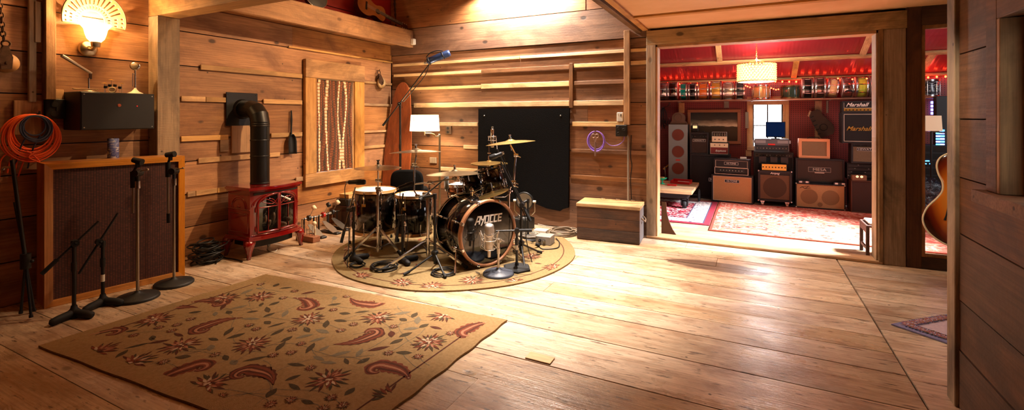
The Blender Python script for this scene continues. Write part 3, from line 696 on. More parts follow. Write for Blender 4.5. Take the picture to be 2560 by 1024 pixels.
# ---------------- stands in front of the cabinet
def weight_base(mb, R=.15): mb.lathe([(R, 0), (R, .012), (R*.93, .022), (R*.3, .034), (.022, .046), (.016, .055)], (0, 0, 0), n=36)
def clip(mb, p, d, s=1.0):
    d = V(d).normalized(); p = V(p); mb.cyl(p-d*.032*s, p+d*.034*s, .019*s, .023*s, n=14); mb.box(p+V((0, 0, -.028*s)), (.02*s, .024*s, .036*s), .003)
def chrome_stand(px, py, ptop, pclip, ptubeA, ptubeB, name, label, endcap):
    p = FL(px, py); d0 = DEP(p); t = thing('microphone_stand', label, 'microphone stand', p, 0, 'round-base chrome stands by the pine cabinet')
    L = lambda q, dd=0: DP(q[0], q[1], d0+dd) - p
    b = MB(); weight_base(b, .138); b.build('base', mat('black cast iron', c8(24, 22, 21), .55, bump=(40, .2)), t)
    b = MB(); T = L(ptop); b.cyl((0, 0, .05), (0, 0, T.z), .0105, n=14); b.build('pole', M_steel, t)
    b = MB(); b.cyl((0, 0, T.z-.055), (0, 0, T.z), .018, n=14); b.build('clutch', M_chrome, t)
    b = MB(); K = V((0, 0, T.z+.06)); b.cyl((0, 0, T.z), K, .012, n=10); u_ = RT; b.cyl(K-FW*.03, K+FW*.03, .026, n=16)
    A, B = L(ptubeA), L(ptubeB); b.cyl(K, V((A.x, A.y, K.z)), .017, n=12); b.cyl(A+V((0, 0, .10)), A-V((0, 0, .02)), .020, .018, n=14); b.build('swivel', M_matte, t)
    b = MB(); b.cyl(A, B, .0075, n=12); b.build('boom_tube', M_steel, t)
    if endcap: b = MB(); b.cyl(B, B-V((0, 0, .075)), .012, n=12); b.build('counterweight', M_rub, t)
    b = MB(); Q = L(pclip); b.cyl(A+V((0, 0, .09)), Q-V((0, 0, .02)), .009, n=10); clip(b, Q, RT*.94+V((0, 0, -.25)) if not endcap else RT*.97+V((0, 0, .12)), 1.05); b.build('clip', M_rub, t)
    b = MB(); k2 = K+RT*.06+V((0, 0, .03)); b.cyl(K-RT*.035, K+RT*.075+V((0, 0, .025)), .004, n=8); b.ball(K+RT*.075+V((0, 0, .025)), .009, 8); b.build('wing_screw', M_nick, t)
    return t
chrome_stand(344, 745, (347, 452), (344, 402), (333, 462), (332, 532), '', 'chrome microphone stand on round base at the middle of the woven grille', False)
chrome_stand(435, 709, (434, 446), (426, 386), (420, 436), (421, 533), '', 'chrome microphone stand on round base near the grille edge closest to the stove', True)
def boom_stand(p, zp, boomA, boomB, label, feet='bar', mic=None, fpts=None, group=None, tape=False, name='boom_stand', polecol=None, footrot=0.0, rodcol=None, clampcol=None, wt=True):
    """black stand: base, pole to height zp, boom from the counterweight end A to the tip B (world points)"""
    p = V(p); t = thing(name, label, 'microphone stand', p, 0, group)
    b = MB()
    if feet == 'bar':
        for k in range(2):
            a = footrot + (0, 1.5)[k]; d = V((math.cos(a), math.sin(a), 0)); b.tube([d*.02+V((0, 0, .03)), d*.1+V((0, 0, .027)), d*.14+V((0, 0, .023)), d*.152+V((0, 0, .022))], [.026, .026, .023, .010], 12)
        b.lathe([(.04, .002), (.038, .04), (.02, .06), (.016, .08)], (0, 0, 0), n=20)
        b.build('base', M_rub, t)
    elif feet == 'round':
        weight_base(b, .13); b.build('base', mat('black cast iron', c8(24, 22, 21), .55), t)
    elif feet == 'slab':
        b.lathe([(.13, 0), (.13, .014), (.115, .026), (.02, .034), (.016, .06)], (0, 0, 0), n=6, smooth=False); b.build('base', M_rub, t)
    else:
        for k in range(3):
            a = footrot + k*2*PI/3; d = V((math.cos(a), math.sin(a), 0)); fr_ = .30
            if fpts: d = V((fpts[k].x-p.x, fpts[k].y-p.y, 0)); fr_ = d.length; d.normalize()
            l_ = MB(); l_.cyl(d*.02+V((0, 0, .13)), d*fr_+V((0, 0, .015)), .009, n=10); l_.build('leg', M_matte, t)
            f_ = MB(); f_.cyl(d*(fr_-.03)+V((0, 0, .028)), d*(fr_+.02)+V((0, 0, .012)), .0125, n=10); f_.build('rubber_foot', M_rub, t)
        b.cyl((0, 0, .08), (0, 0, .17), .020, n=14); b.box((0, 0, .15), (.05, .05, .03), .006); b.build('leg_hub', M_matte, t)
    b = MB(); b.cyl((0, 0, .05), (0, 0, zp), .0115, n=12); b.cyl((0, 0, zp*.62), (0, 0, zp*.62+.06), .016, n=12); b.build('pole', polecol or M_matte, t)
    if tape: b = MB(); b.cyl((0, 0, .17), (0, 0, .22), .0122, n=12); b.build('label_tape', M_white, t)
    A, B = V(boomA)-p, V(boomB)-p; K = V((0, 0, zp))
    dd = (B-A).normalized(); q = A + dd*max(0, min((B-A).length, (K-A).dot(dd)))
    b = MB(); b.cyl(K-V((0, 0, .03)), K+V((0, 0, .015)), .017, n=12); b.cyl(K, q, .014, n=10); nn = dd.cross(Z_).normalized() if abs(dd.z) < .98 else X_
    b.cyl(q-nn*.022, q+nn*.022, .022, n=14); b.cyl(q+nn*.022, q+nn*.05+V((0, 0, .01)), .006, n=8); b.build('clamp', clampcol or M_matte, t)
    b = MB(); b.cyl(A, B, .0075, n=10); b.build('boom_rod', rodcol or M_matte, t)
    if wt: b = MB(); b.cyl(A, A+dd*.11, .0135, n=12); b.build('counterweight', M_rub, t)
    return t
p = FL(185, 792); d0 = DEP(p)
boom_stand(p, DP(186, 606, d0).z, DP(104, 685, d0-.12), DP(247, 552, d0+.1), 'low black boom stand before the grille, nearest the cabinet end with the coiled cables', footrot=-1.2, group='low black boom stands')
p = FL(257, 762); d0 = DEP(p)
boom_stand(p, DP(259, 607, d0).z, DP(197, 684, d0-.1), DP(295, 532, d0+.08), 'low black boom stand with white tape on its pole before the grille', footrot=-1.1, tape=True, group='low black boom stands', wt=False)
# folded tripod at the edge
p = FL(70, 790); d0 = DEP(p); t = thing('folded_tripod', 'tall black tripod stand folded upright in the dark beside the pine cabinet', 'stand', p)
L = lambda x, y, dd=0: DP(x, y, d0+dd) - p
hub = L(64, 652)
for (x, y, dd) in ((78, 773, -.05), (86, 768, .06), (52, 780, .02)):
    b = MB(); q = L(x, y, dd); q.z = .012; b.cyl(hub, q, .008, n=8); b.cyl(q, q+(hub-q)*.05, .012, n=8); b.build('leg', mat('dark anodised tube', c8(40, 44, 50), .3, .6), t)
b = MB(); b.cyl(hub-V((0, 0, .05)), hub+V((0, 0, .05)), .028, n=14); b.ball(hub+RT*.045, .012, 8); b.build('hub', M_matte, t)
b = MB(); b.cyl(hub, L(30, 400, .02), .012, n=12); b.cyl(L(36, 505, .03), hub, .007, n=8); b.build('pole', M_matte, t)
b = MB(); q = L(28, 418, .02); b.cyl(q-RT*.05, q+RT*.02, .009, n=10); b.ball(q-RT*.055+V((0, 0, -.012)), .012, 10); b.build('clamp', M_chrome, t)
# heap of black cable on the floor beside the cabinet
p = FL(492, 648); p = V((max(p.x, .22), p.y, 0)); b = MB(); rr = random.Random(11)
for k in range(24):
    R = .07+.06*rr.random(); h = .012+.20*(k/24)*(1-.2*rr.random()); tl = V((rr.random()-.5, rr.random()-.5, 2.0)).normalized(); u_, v_, _ = basis(tl); cc = p+V(((rr.random()-.5)*.06, (rr.random()-.5)*.08, h))
    pts = [cc + u_*math.cos(a)*R + v_*math.sin(a)*R for a in [i*2*PI/22 for i in range(22)]]
    b.tube([V((max(q.x, .02), q.y, max(q.z, .007))) for q in pts], .006, 6, closed=True)
one(b, 'cable_heap', M_cable, 'heap of coiled black cable on the floor beside the pine speaker cabinet', 'cable')
def floor_cable(pts, r, name, m, label, z=None, k=8, cat='cable'):
    q = [V((p.x, p.y, (z if z is not None else r)+.001)) if isinstance(p, V) else V(p) for p in pts]; b = MB(); b.tube(q, r, 6, smooth=k); return one(b, name, m, label, cat)
floor_cable([FL(540, 660), FL(546, 650), FL(556, 643), FL(566, 646), FL(590, 650), FL(606, 655)], .006, 'trailing_cable', M_cable, 'black cable trailing along the floor from the cable heap toward the red stove')
# ============================================================ STOVE, PIPE AND THE LEFT WALL'S OTHER THINGS
M_enam = mat('oxblood enamel', c8(122, 10, 10), .14, coat=1.0); M_enamd = mat('enamel recess', c8(96, 8, 8), .25, coat=.6)
sx_, sy_ = .325, -2.287
t = thing('stove', 'red enamel cast stove with glass doors and curved legs standing by the plank wall', 'stove', (sx_, sy_, 0))
HY_, XB, XF = .265, -.165, .165
def fx(y): return XF + .055*(1-(y/HY_)**2)
def plan(hy, xb, bow0, bow, n=18, ch=.0):
    pts = [(xb, -hy)] + [(bow0 + bow*(1-(y/hy)**2), y) for y in [-hy + 2*hy*i/n for i in range(n+1)]] + [(xb, hy)]
    return pts
def slab(mb, pts, z0, z1): mb.prism(pts, (0, 0, z0), X_, Y_, z1-z0)
b = MB(); slab(b, plan(HY_, XB, XF, .055), .205, .625); b.build('firebox', M_enam, t)
b = MB(); slab(b, plan(HY_+.03, XB-.01, XF+.03, .06), .648, .668); slab(b, plan(HY_+.018, XB-.005, XF+.018, .058), .628, .648); slab(b, plan(HY_+.022, XB-.005, XF+.022, .06), .668, .676); b.build('top_plate', M_enam, t)
b = MB(); slab(b, plan(HY_+.022, XB-.01, XF+.022, .06), .188, .206); slab(b, plan(HY_+.032, XB-.015, XF+.032, .06), .172, .188); b.build('base_rim', M_enam, t)
b = MB(); slab(b, plan(HY_-.05, XB+.02, XF-.02, .04), .095, .172); b.build('ash_box', M_matte, t)
for (x, y) in ((XF+.0, -HY_), (XF+.0, HY_), (XB+.02, -HY_), (XB+.02, HY_)):
    b = MB(); s = 1 if y > 0 else -1; q = 1 if x > 0 else -1; pr = []
    for (z, w, off) in ((.172, .040, .0), (.13, .034, .016), (.09, .024, .02), (.04, .015, .018), (.0, .013, .028), ):
        c = V((x + q*off*.7, y + s*off, z)); pr.append([c+V((dx*w, dy*w, 0)) for dx, dy in ((-1, -1), (1, -1), (1, 1), (-1, 1))])
    vs = [p for r in pr for p in r]; b.add(vs, [(i*4+k, i*4+4+k, i*4+4+(k+1) % 4, i*4+(k+1) % 4) for i in range(4) for k in range(4)] + [(0, 1, 2, 3), (19, 18, 17, 16)], True); b.build('leg', M_enam, t)
def on_front(y, z, off=.006): return V((fx(y)+off, y, z))
b = MB(); b.add([on_front(y, z, .0015) for z in (.25, .50) for y in [-.19+.38*i/12 for i in range(13)]], [(i, i+1, 13+i+1, 13+i) for i in range(12)])
for i in range(12):
    y0, y1 = -.19+.38*i/12, -.19+.38*(i+1)/12; zt = lambda y: .50 + .085*math.sqrt(max(0, 1-(y/.191)**2)); b.add([on_front(y0, .50, .0015), on_front(y1, .50, .0015), on_front(y1, zt(y1), .0015), on_front(y0, zt(y0), .0015)], [(0, 1, 2, 3)])
b.build('fire_glass', mat('dark fire glass', c8(14, 9, 7), .04, coat=1), t)
b = MB(); rr = random.Random(4)
for (y, z, L_, a) in ((-.10, .30, .13, .9), (-.05, .36, .12, 1.4), (.10, .31, .16, .25), (.03, .28, .2, .1), (-.13, .36, .1, 1.5)):
    d = V((0, math.cos(a), math.sin(a))); c = V((fx(y)-.012, y, z)); b.ball(c, .5, 10, (.03, L_/1.05, .05), rot_to(Z_) @ Matrix.Rotation(a, 3, 'X'))
b.build('log', mat('ashen log', c8(96, 74, 54), .8, noise=(30, c8(46, 34, 26)), bump=(40, .5)), t)
for s in (-1, 1):     # two doors: frame bars, each with arched head
    d_ = MB(); ya, yb = (s*.008, s*.205); path = [on_front(ya, .235), on_front(yb, .235), on_front(yb, .50)]
    arch = [on_front(s*.205*math.cos(a), .50+.10*math.sin(a)) for a in [i*PI/2/9 for i in range(1, 10)]]; arch[-1] = on_front(ya, .60)
    d_.tube(path + arch + [on_front(ya, .235)], .011, 8); d_.tube([on_front(ya, .475), on_front(s*.1, .475), on_front(yb, .475)], .006, 8)
    dd = d_.build('door', M_enam, t)
    tr_ = MB()
    for k in (1, 2): tr_.tube([on_front(ya, .48+.0*k), on_front(s*.06*k, .53+.01*k), on_front(s*.07*k+s*.03, .575-.02*k)], .0035, 6, smooth=4)
    tr_.tube([on_front(ya, .56), on_front(s*.07, .50), on_front(s*.19, .54)], .0035, 6, smooth=5); tr_.tube([on_front(s*.11, .30-.05), on_front(s*.11, .475)], .004, 6); tr_.build('tracery', M_enam, dd)
    for z in (.27, .455): hg = MB(); hg.cyl(on_front(s*.222, z-.018, .008), on_front(s*.222, z+.018, .008), .008, n=10); hg.cyl(on_front(s*.222, z+.018, .008), on_front(s*.222, z+.03, .008), .005, n=8); hg.build('hinge', M_enam, dd)
b = MB(); q = on_front(.012, .565, .02); b.ball(q, .012, 10); b.cyl(q, q+V((.012, .035, -.018)), .006, n=8); b.build('handle', M_chrome, t)
b = MB(); b.cyl(q+V((.012, .03, -.015)), q+V((.022, .085, -.05)), .0085, .011, n=10); b.build('handle_grip', M_white, t)
b = MB()   # arch and panel mouldings on the front and the sides
for rr_, zz in ((.235, .50), (.252, .49)):
    b.tube([on_front(-rr_*math.cos(a), zz+(.12)*math.sin(a), .002) for a in [i*PI/22 for i in range(23)]], .0055, 6)
b.tube([on_front(y, .215, .002) for y in [-.25+.5*i/10 for i in range(11)]], .006, 6)
for s in (-1, 1):
    Y = s*(HY_+.001)
    b.tube([(XB+.03, Y, .24), (XF-.03, Y, .24), (XF-.03, Y, .42), (XB+.03, Y, .42)], .005, 6, closed=True)
    b.tube([(XB+.02, Y, .60), (XF-.02, Y, .60)], .004, 6)
    for R_2 in (.115, .095): b.tube([(-R_2*math.cos(a), Y, .47+R_2*.95*math.sin(a)) for a in [i*PI/16 for i in range(17)]], .006, 6)
    b.tube([(XB, Y, .462), (XF, Y, .462)], .007, 6); b.ball((0, Y, .487), .03, 10, (1, .4, .5))
b.build('moulding', M_enam, t)
b = MB(); b.add([(on_front(y, z, -.0)+V((.02 if z > .61 else .003, 0, 0))) for z in (.600, .622) for y in [-.24+.48*i/10 for i in range(11)]], [(i, i+1, 12+i, 11+i) for i in range(10)]); b.build('vent_slot', M_black, t)
# stove pipe
px_, py_ = .30, W1(650, 450, .30).y
t = thing('stove_pipe', 'matt black flue pipe rising from the red stove and elbowing into the wall', 'stove pipe', (px_, py_, .6765))
M_pipe = mat('flue black', c8(20, 18, 17), .36, .2); r = .088; zv = 1.30; zc = 1.445
b = MB(); b.cyl((0, 0, .0), (0, 0, zv-.6765), r, n=36)
for z in (.0, .27, .43, zv-.6765-.03, zv-.6765-.05): b.lathe([(r+.001, z), (r+.003, z+.004), (r+.003, z+.012), (r+.001, z+.016)], (0, 0, 0), n=36)
b.build('pipe_section', M_pipe, t)
b = MB(); Rb = .13; cpt = V((-Rb, 0, zv-.6765)); prev = None; rings = []
for k in range(4):
    a = k*PI/2/3; c = cpt + V((Rb*math.cos(a), 0, Rb*math.sin(a))); tn_ = V((-math.sin(a), 0, math.cos(a))); nr = V((math.cos(a), 0, math.sin(a))); rings.append([c + nr*math.cos(q)*r*1.015 + Y_*math.sin(q)*r*1.015 for q in [i*2*PI/36 for i in range(36)]])
for k in range(3): b.add(rings[k]+rings[k+1], [(i, (i+1) % 36, 36+(i+1) % 36, 36+i) for i in range(36)], True)
e0 = cpt+V((0, 0, Rb)); b.cyl(e0, (-px_+.012, 0, e0.z), r*1.0, n=36); b.cyl((-px_+.05, 0, e0.z), (-px_+.012, 0, e0.z), r*1.05, r*1.25, n=36); b.build('elbow', M_pipe, t)
b = MB(); b.box((-px_+.0165, .0, e0.z-.0), (.012, .34, .34), .002)
for sy in (-1, 1):
    for sz in (-1, 1): b.cyl((-px_+.0226, sy*.15, e0.z+sz*.15), (-px_+.026, sy*.15, e0.z+sz*.15), .006, n=8)
b.build('wall_plate', M_pipe, t)
# lead under the stove
b = MB(); q = [FL(672, 615), FL(668, 622), FL(676, 629), FL(690, 628), FL(693, 622)]; b.tube([V((x.x, x.y, .005)) for x in q], .004, 6, smooth=6); b.box(V((q[0].x, q[0].y, .012)), (.02, .03, .02), .003); one(b, 'power_lead', M_white, 'short white power lead curled on the floor under the red stove', 'lead')
# coal shovel on the wall
h = W1(725, 330, 0); t = thing('coal_shovel', 'small black coal shovel hanging on the planks beside the window frame', 'shovel', h)
zz = lambda y: W1(725, y, 0).z
b = MB(); b.tube([(.022, h.y, zz(276)), (.024, h.y, zz(300)), (.026, h.y-.004, zz(322)), (.03, h.y-.008, zz(338))], [.008, .012, .009, .013], 8, smooth=3); b.build('handle', M_matte, t, True)
b = MB(); NA = 10; g = []
for j in range(9):
    s = j/8; z = zz(335)+(zz(384)-zz(335))*s; w_ = .055 if s > .35 else .02+.035*math.sqrt(s/.35)
    for i in range(NA+1):
        u = -1+2*i/NA; g.append((.016+.035*abs(u)**2.5+.01*s, h.y-.008+u*w_, z))
b.add(g, [(j*11+i, j*11+i+1, j*11+12+i, j*11+11+i) for j in range(8) for i in range(NA)], True)
so = b.build('scoop', M_matte, t, True); so.modifiers.new('s', 'SOLIDIFY').thickness = .003
b = MB(); b.cyl((.0005, h.y, zz(279)), (.035, h.y, zz(279)), .003, n=6); b.build('nail', M_nick, t, True)
# small pulley on the wall near the corner
q = W1(950, 200, .045); t = thing('wooden_pulley', 'small block pulley with pale wooden wheel hung on the wall beside the window', 'pulley', q)
b = MB(); b.lathe([(.012, -.012), (.078, -.012), (.07, 0), (.078, .012), (.012, .012)], q+V((0, .03, -.035)), X_, 28); b.build('wheel', mat('bleached wheel', c8(214, 184, 138), .55, noise=(14, c8(182, 146, 100))), t, True)
for s in (-1, 1): b = MB(); b.prism([(-.04, -.04), (.02, -.075), (.05, -.05), (.055, -.01), (.0, .075), (-.02, .085), (-.045, .03)], q+V((s*.02-.002, .0, 0)), Y_, Z_, .004); b.build('cheek_plate', M_rust, t, True)
b = MB(); b.cyl(q+V((-.03, .03, -.035)), q+V((.032, .03, -.035)), .012, n=10); b.torus(q+V((0, -.02, .105)), X_, .026, .006, 18, 8); b.cyl(q+V((-.044, -.02, .133)), q+V((.01, -.02, .133)), .005, n=8); b.cyl(q+V((.01, -.02, .133)), q+V((.012, -.02, .15)), .005, n=8); b.build('hook', M_rust, t, True)
# ironing-board shaped plank leaning in the corner
M_red_wood = wood('reddish old plank', c8(120, 56, 28), c8(172, 92, 48), 'Z', knots=0, vary=.05, rough=.4, stain=c8(96, 44, 22))
out = []; 
for i in range(25):
    a = PI*i/24; out.append((.165*math.cos(a)*1.0, 1.50+.36*math.sin(a)))
out = [(.235, 0), (.235, .9), (.21, 1.25)] + out[1:-1] + [(-.21, 1.25), (-.235, .9), (-.235, 0)]
bo = MB(); bo.r = .4; bo.prism(out, (.262, -.26, .002), X_, V((0, .115, .993)), .018)
one(bo, 'ironing_board', M_red_wood, 'tall round-topped wooden ironing board leaning in the corner behind the drums', 'board')
# ============================================================ ON THE BACK WALL
t = thing('outlet', 'small brown power outlet on the planks beside the black felt panel', 'outlet', W2(1123, 325, 0))
q = W2(1123, 325, 0); b = MB(); b.box(q+V((0, -.0165, 0)), (.085, .033, .115), .004); b.build('outlet_body', mat('brown outlet', c8(96, 70, 48), .5), t, True)
b = MB()
for s in (-1, 1): b.cyl(q+V((0, -.0331, s*.026)), q+V((0, -.037, s*.026)), .018, n=14)
b.build('socket', M_black, t, True)
# felt panel
xa, xb = W2(1197, 300, -.04).x, W2(1424, 300, -.04).x; zt_, zb_ = 1.455, .235
pts = [(xa-.01, zb_+.02), (xa+.3, zb_+.03), (xb-.45, zb_+.035), (xb-.30, zb_-.01), (xb-.12, zb_-.03), (xb-.09, zb_-.005), (xb-.015, zb_+.02), (xb, zt_), (xa+.3, zt_+.004), (xa, zt_+.002)]
m_ = mat('black felt', c8(14, 13, 14), .95, bump=(90, .6), spec=.1)
t = thing('felt_panel', 'big black felt sound panel pinned to the planks behind the drums', 'panel', ((xa+xb)/2, -.03, zb_))
b = MB(); b.prism(pts, (0, -.0195, 0), X_, Z_, .032); b.build('felt', m_, t, True)
b = MB()
for (x, z) in ((xa+.09, zt_-.09), (xb-.11, zt_-.09)): b.ball((x, -.053, z), .010, 8); 
b.build('pin', M_steel, t, True)
# scissors and purple cable
q = W2(1492, 352, -.02); t = thing('purple_cable', 'purple cable coiled on a nail on the planks and plugged into the black outlet', 'cable', q)
M_pur = mat('purple cord', c8(150, 112, 220), .45); b = MB(); coil(b, q+V((0, -.022, 0)), V((0, -1, 0)), .098, 8, .0042, .22, 1.18, 9); b.build('cable_coil', M_pur, t, True)
e = W2(1560, 345, -.03); b = MB(); b.tube([q+V((.09, -.035, .02)), W2(1510, 350, -.04), W2(1526, 363, -.04), W2(1545, 362, -.04), W2(1558, 352, -.045), W2(1561, 341, -.045)], .0042, 6, smooth=8); b.build('loose_end', M_pur, t, True)
b = MB(); b.cyl(q+V((0, .0195, .115)), q+V((0, -.075, .118)), .005, n=8); b.build('nail', M_nick, t, True)
t = thing('scissors', 'pair of steel scissors hanging inside the purple cable coil', 'scissors', q)
M_sc = mat('worn scissor steel', c8(190, 160, 150), .35, .8)
for s in (-1, 1):
    b = MB(); c = q+V((s*.022, -.068, .062)); b.torus(c, Y_, .021, .0045, 18, 6); b.cyl(c+V((-s*.006, 0, -.02)), q+V((0, -.068+s*.002, -.01)), .006, n=8)
    b.prism([(-.009, 0), (.009, 0), (.003*s+.003, -.17), (.003*s-.003, -.17)], q+V((.0+s*.002, -.066+s*.003, -.005)), X_, Z_, .002); b.build('blade', M_sc, t, True)
# black outlet with conduit
q = W2(1558, 326, 0); t = thing('outlet_box', 'black four-socket outlet with grey conduit running down behind the trunk', 'outlet', q)
b = MB(); b.box(q+V((0, -.0755, 0)), (.125, .05, .13), .004); b.build('outlet_body', M_black, t, True)
b = MB(); b.box(q+V((0, -.026, 0)), (.10, .048, .10)); b.build('back_box', M_steel, t, True)
b = MB()
for (x, z) in ((-.03, .03), (-.03, -.03), (.03, .015)): b.cyl(q+V((x, -.1006, z)), q+V((x, -.104, z)), .02, n=16); b.torus(q+V((x, -.1045, z)), Y_, .012, .003, 14, 6)
b.build('socket', mat('dark socket', c8(40, 38, 36), .4), t, True)
b = MB(); xx = W2(1573, 420, -.02).x; b.tube([(q.x+.05, -.06, q.z-.05), (xx, -.065, q.z-.08), (xx, -.068, q.z-.2), (xx, -.068, .405)], .011, 10, smooth=5); b.build('conduit', mat('grey conduit', c8(150, 142, 132), .5, .3), t, True)
b = MB(); b.tube([(xx+.025, -.03, q.z-.05), (xx+.02, -.04, .9), (xx+.035, -.04, .8), (xx+.02, -.04, .65), (xx+.03, -.04, .41)], .005, 8, smooth=5); b.build('wire', M_cable, t, True)
# thermostat
q = W2(1551, 292, 0); t = thing('thermostat', 'small white thermostat on the planks above the black outlet', 'thermostat', q)
b = MB(); b.box(q+V((0, -.0145, .0)), (.07, .028, .105), .005); b.build('housing', M_white, t, True)
b = MB(); b.box(q+V((.012, -.0295, .02)), (.014, .003, .03), .001); b.cyl(q+V((-.018, -.0287, .025)), q+V((-.018, -.031, .025)), .004, n=8); b.build('slider', M_steel, t, True)
# sensor on the loft beam's end
q = W2(1037, 105, -.01); b = MB(); b.box(V((.449, -.06, 2.42)), (.056, .06, .085), .008); one(b, 'motion_sensor', M_white, 'small white motion sensor at the end of the loft beam', 'sensor')
# trunk
A, B = FL(1442, 597), FL(1599, 613); dv = B-A; Wt = dv.length; ang = math.atan2(dv.y, dv.x)
t = thing('trunk', 'weathered dark wooden trunk with pale lid under the purple cable', 'trunk', A, ang)
M_tr = wood('charred crate boards', c8(50, 33, 25), c8(112, 74, 48), 'X', knots=.3, vary=.15, stain=c8(18, 13, 11), rough=.7, bump=.6); M_lid = wood('scuffed pale lid', c8(176, 136, 92), c8(222, 188, 140), 'X', knots=.3, vary=.1, stain=c8(110, 78, 52)); M_trY = wood('crate end', c8(70, 62, 60), c8(120, 110, 104), 'Z', knots=.2, vary=.1, stain=c8(44, 38, 36))
Dt = .375; b = MB()
for z0, z1 in ((.012, .13), (.132, .25), (.252, .365)): b.r = z0*3+.11; b.bx(0, Wt, 0, .018, z0, z1, .002); b.bx(0, Wt, Dt-.018, Dt, z0, z1, .002)
b.bx(.004, Wt-.004, .004, Dt-.004, 0, .012); b.build('side_panel', M_tr, t)
b = MB(); b.r = .3; b.bx(0, .018, .0181, Dt-.0181, .0121, .365, .002); b.bx(Wt-.018, Wt, .0181, Dt-.0181, .0121, .365, .002); b.build('end_panel', M_trY, t)
ld = MB()
for k in range(3): ld.r = .2+.3*k; ld.bx(-.006, Wt+.006, -.006+k*.13, -.006+k*.13+.1285, .3655, .40, .002)
ld = ld.build('lid', M_lid, t)
for k in range(3): h_ = MB(); h_.tube([(.2+k*.17, Dt-.03, .4005), (.2+k*.17, Dt-.04, .41), (.24+k*.17, Dt-.03, .41), (.25+k*.17, Dt-.01, .4005)], .003, 6, smooth=4); h_.build('hinge_wire', M_nick, ld)
b = MB(); b.tube([(Wt+.001, .12, .26), (Wt+.03, .14, .235), (Wt+.034, .19, .215), (Wt+.03, .24, .235), (Wt+.001, .26, .26)], .008, 8, smooth=4); b.build('rope_handle', mat('old rope', c8(120, 96, 70), .8), t)
# ============================================================ ON THE LOFT
gq = W1(941, 24, .22); M_gt = mat('worn guitar top', c8(176, 118, 66), .3, noise=(5, c8(120, 74, 40), .3)); M_gs = mat('dark guitar side', c8(70, 34, 20), .3)
t = thing('acoustic_guitar', 'small worn acoustic guitar lying on the loft with its neck toward the corner', 'guitar', (gq.x, gq.y, 2.45))
nk = (W1(1028, 70, .34) - W1(968, 38, .26)); u_ = nk.normalized(); fz = V((.9, -.1, .25)); v_ = fz.cross(u_).normalized(); w_ = u_.cross(v_)
o_ = W1(931, 22, .20)
half = [(-.235, 0), (-.232, .05), (-.20, .105), (-.15, .135), (-.09, .143), (-.04, .128), (.0, .102), (.035, .088), (.07, .088), (.11, .105), (.15, .113), (.19, .10), (.215, .06), (.222, 0)]
hs = spline([V((x, y, 0)) for x, y in half], 4); outl = [(p.x, p.y) for p in hs] + [(p.x, -p.y) for p in hs[-2:0:-1]]
b = MB(); b.prism(outl, o_-w_*.085, u_, v_, .083); b.build('body', M_gs, t, True)
b = MB(); b.prism(outl, o_-w_*.0018, u_, v_, .004); b.build('soundboard', M_gt, t, True)
b = MB(); b.cyl(o_+u_*.09+w_*.0023, o_+u_*.09+w_*.0032, .04, n=26); b.build('sound_hole', M_black, t, True)
b = MB(); b.box(o_-u_*.10+w_*.008, (.022, .12, .01), .002, Matrix((u_, v_, w_)).transposed()); b.build('bridge', M_black, t, True)
Rm = Matrix((u_, v_, w_)).transposed(); b = MB(); b.box(o_+u_*.32+w_*.008, (.38, .046, .010), .003, Rm); b.build('fretboard', mat('rosewood', c8(44, 28, 22), .4), t, True)
b = MB(); b.box(o_+u_*.36-w_*.009, (.28, .042, .022), .008, Rm); b.build('neck', M_gs, t, True)
b = MB(); b.box(o_+u_*.57-w_*.006, (.12, .062, .014), .004, Rm)
b.build('headstock', M_gs, t, True)
b = MB()
for k in range(3):
    for s in (-1, 1): b.cyl(o_+u_*(.535+.035*k)+v_*s*.031-w_*.004, o_+u_*(.535+.035*k)+v_*s*.048-w_*.004, .005, n=8)
b.build('tuning_peg', M_nick, t, True)
b = MB()
for k in range(4): b.cyl(o_+u_*(.24+.06*k)+w_*.0132, o_+u_*(.24+.06*k)+w_*.0136, .004, n=8)
b.build('fret_marker', M_cream, t, True)
b = MB()
for k in range(6): b.cyl(o_-u_*.10+v_*(k-2.5)*.009+w_*.0145, o_+u_*.52+v_*(k-2.5)*.007+w_*.0150, .0008, n=4)
b.build('string', M_nick, t, True)
# hand drum on the loft
q = W1(790, -8, .24); t = thing('hand_drum', 'dark round hand drum lying on the loft beside the guitar', 'drum', q)
nrm = V((.93, -.12, .3)).normalized(); b = MB(); b.lathe([(.135, -.05), (.14, -.045), (.14, 0)], q, nrm, 36); b.build('shell', mat('dark hoop', c8(40, 26, 20), .4), t, True)
b = MB(); b.lathe([(.137, .0003), (.13, .005), (.0, .006)], q, nrm, 36); b.build('drum_skin', mat('dark hide', c8(58, 54, 50), .6, noise=(9, c8(34, 30, 28))), t, True)
b = MB(); b.torus(q+nrm*.002, nrm, .141, .004, 36, 6); b.build('hoop', M_nick, t, True)
# carved staff
b = MB(); A = W1(984, -40, .06); B = W1(992, 68, .10); B.z = max(B.z, 2.445); dd = (A-B)
pts = [B+dd*(i/24) for i in range(25)]; b.tube(pts, [.022+.006*math.sin(i*2.1) for i in range(25)], 10); one(b, 'carved_staff', mat('carved dark wood', c8(52, 30, 22), .5, bump=(60, .8)), 'dark carved staff standing upright on the loft in the corner', 'staff')
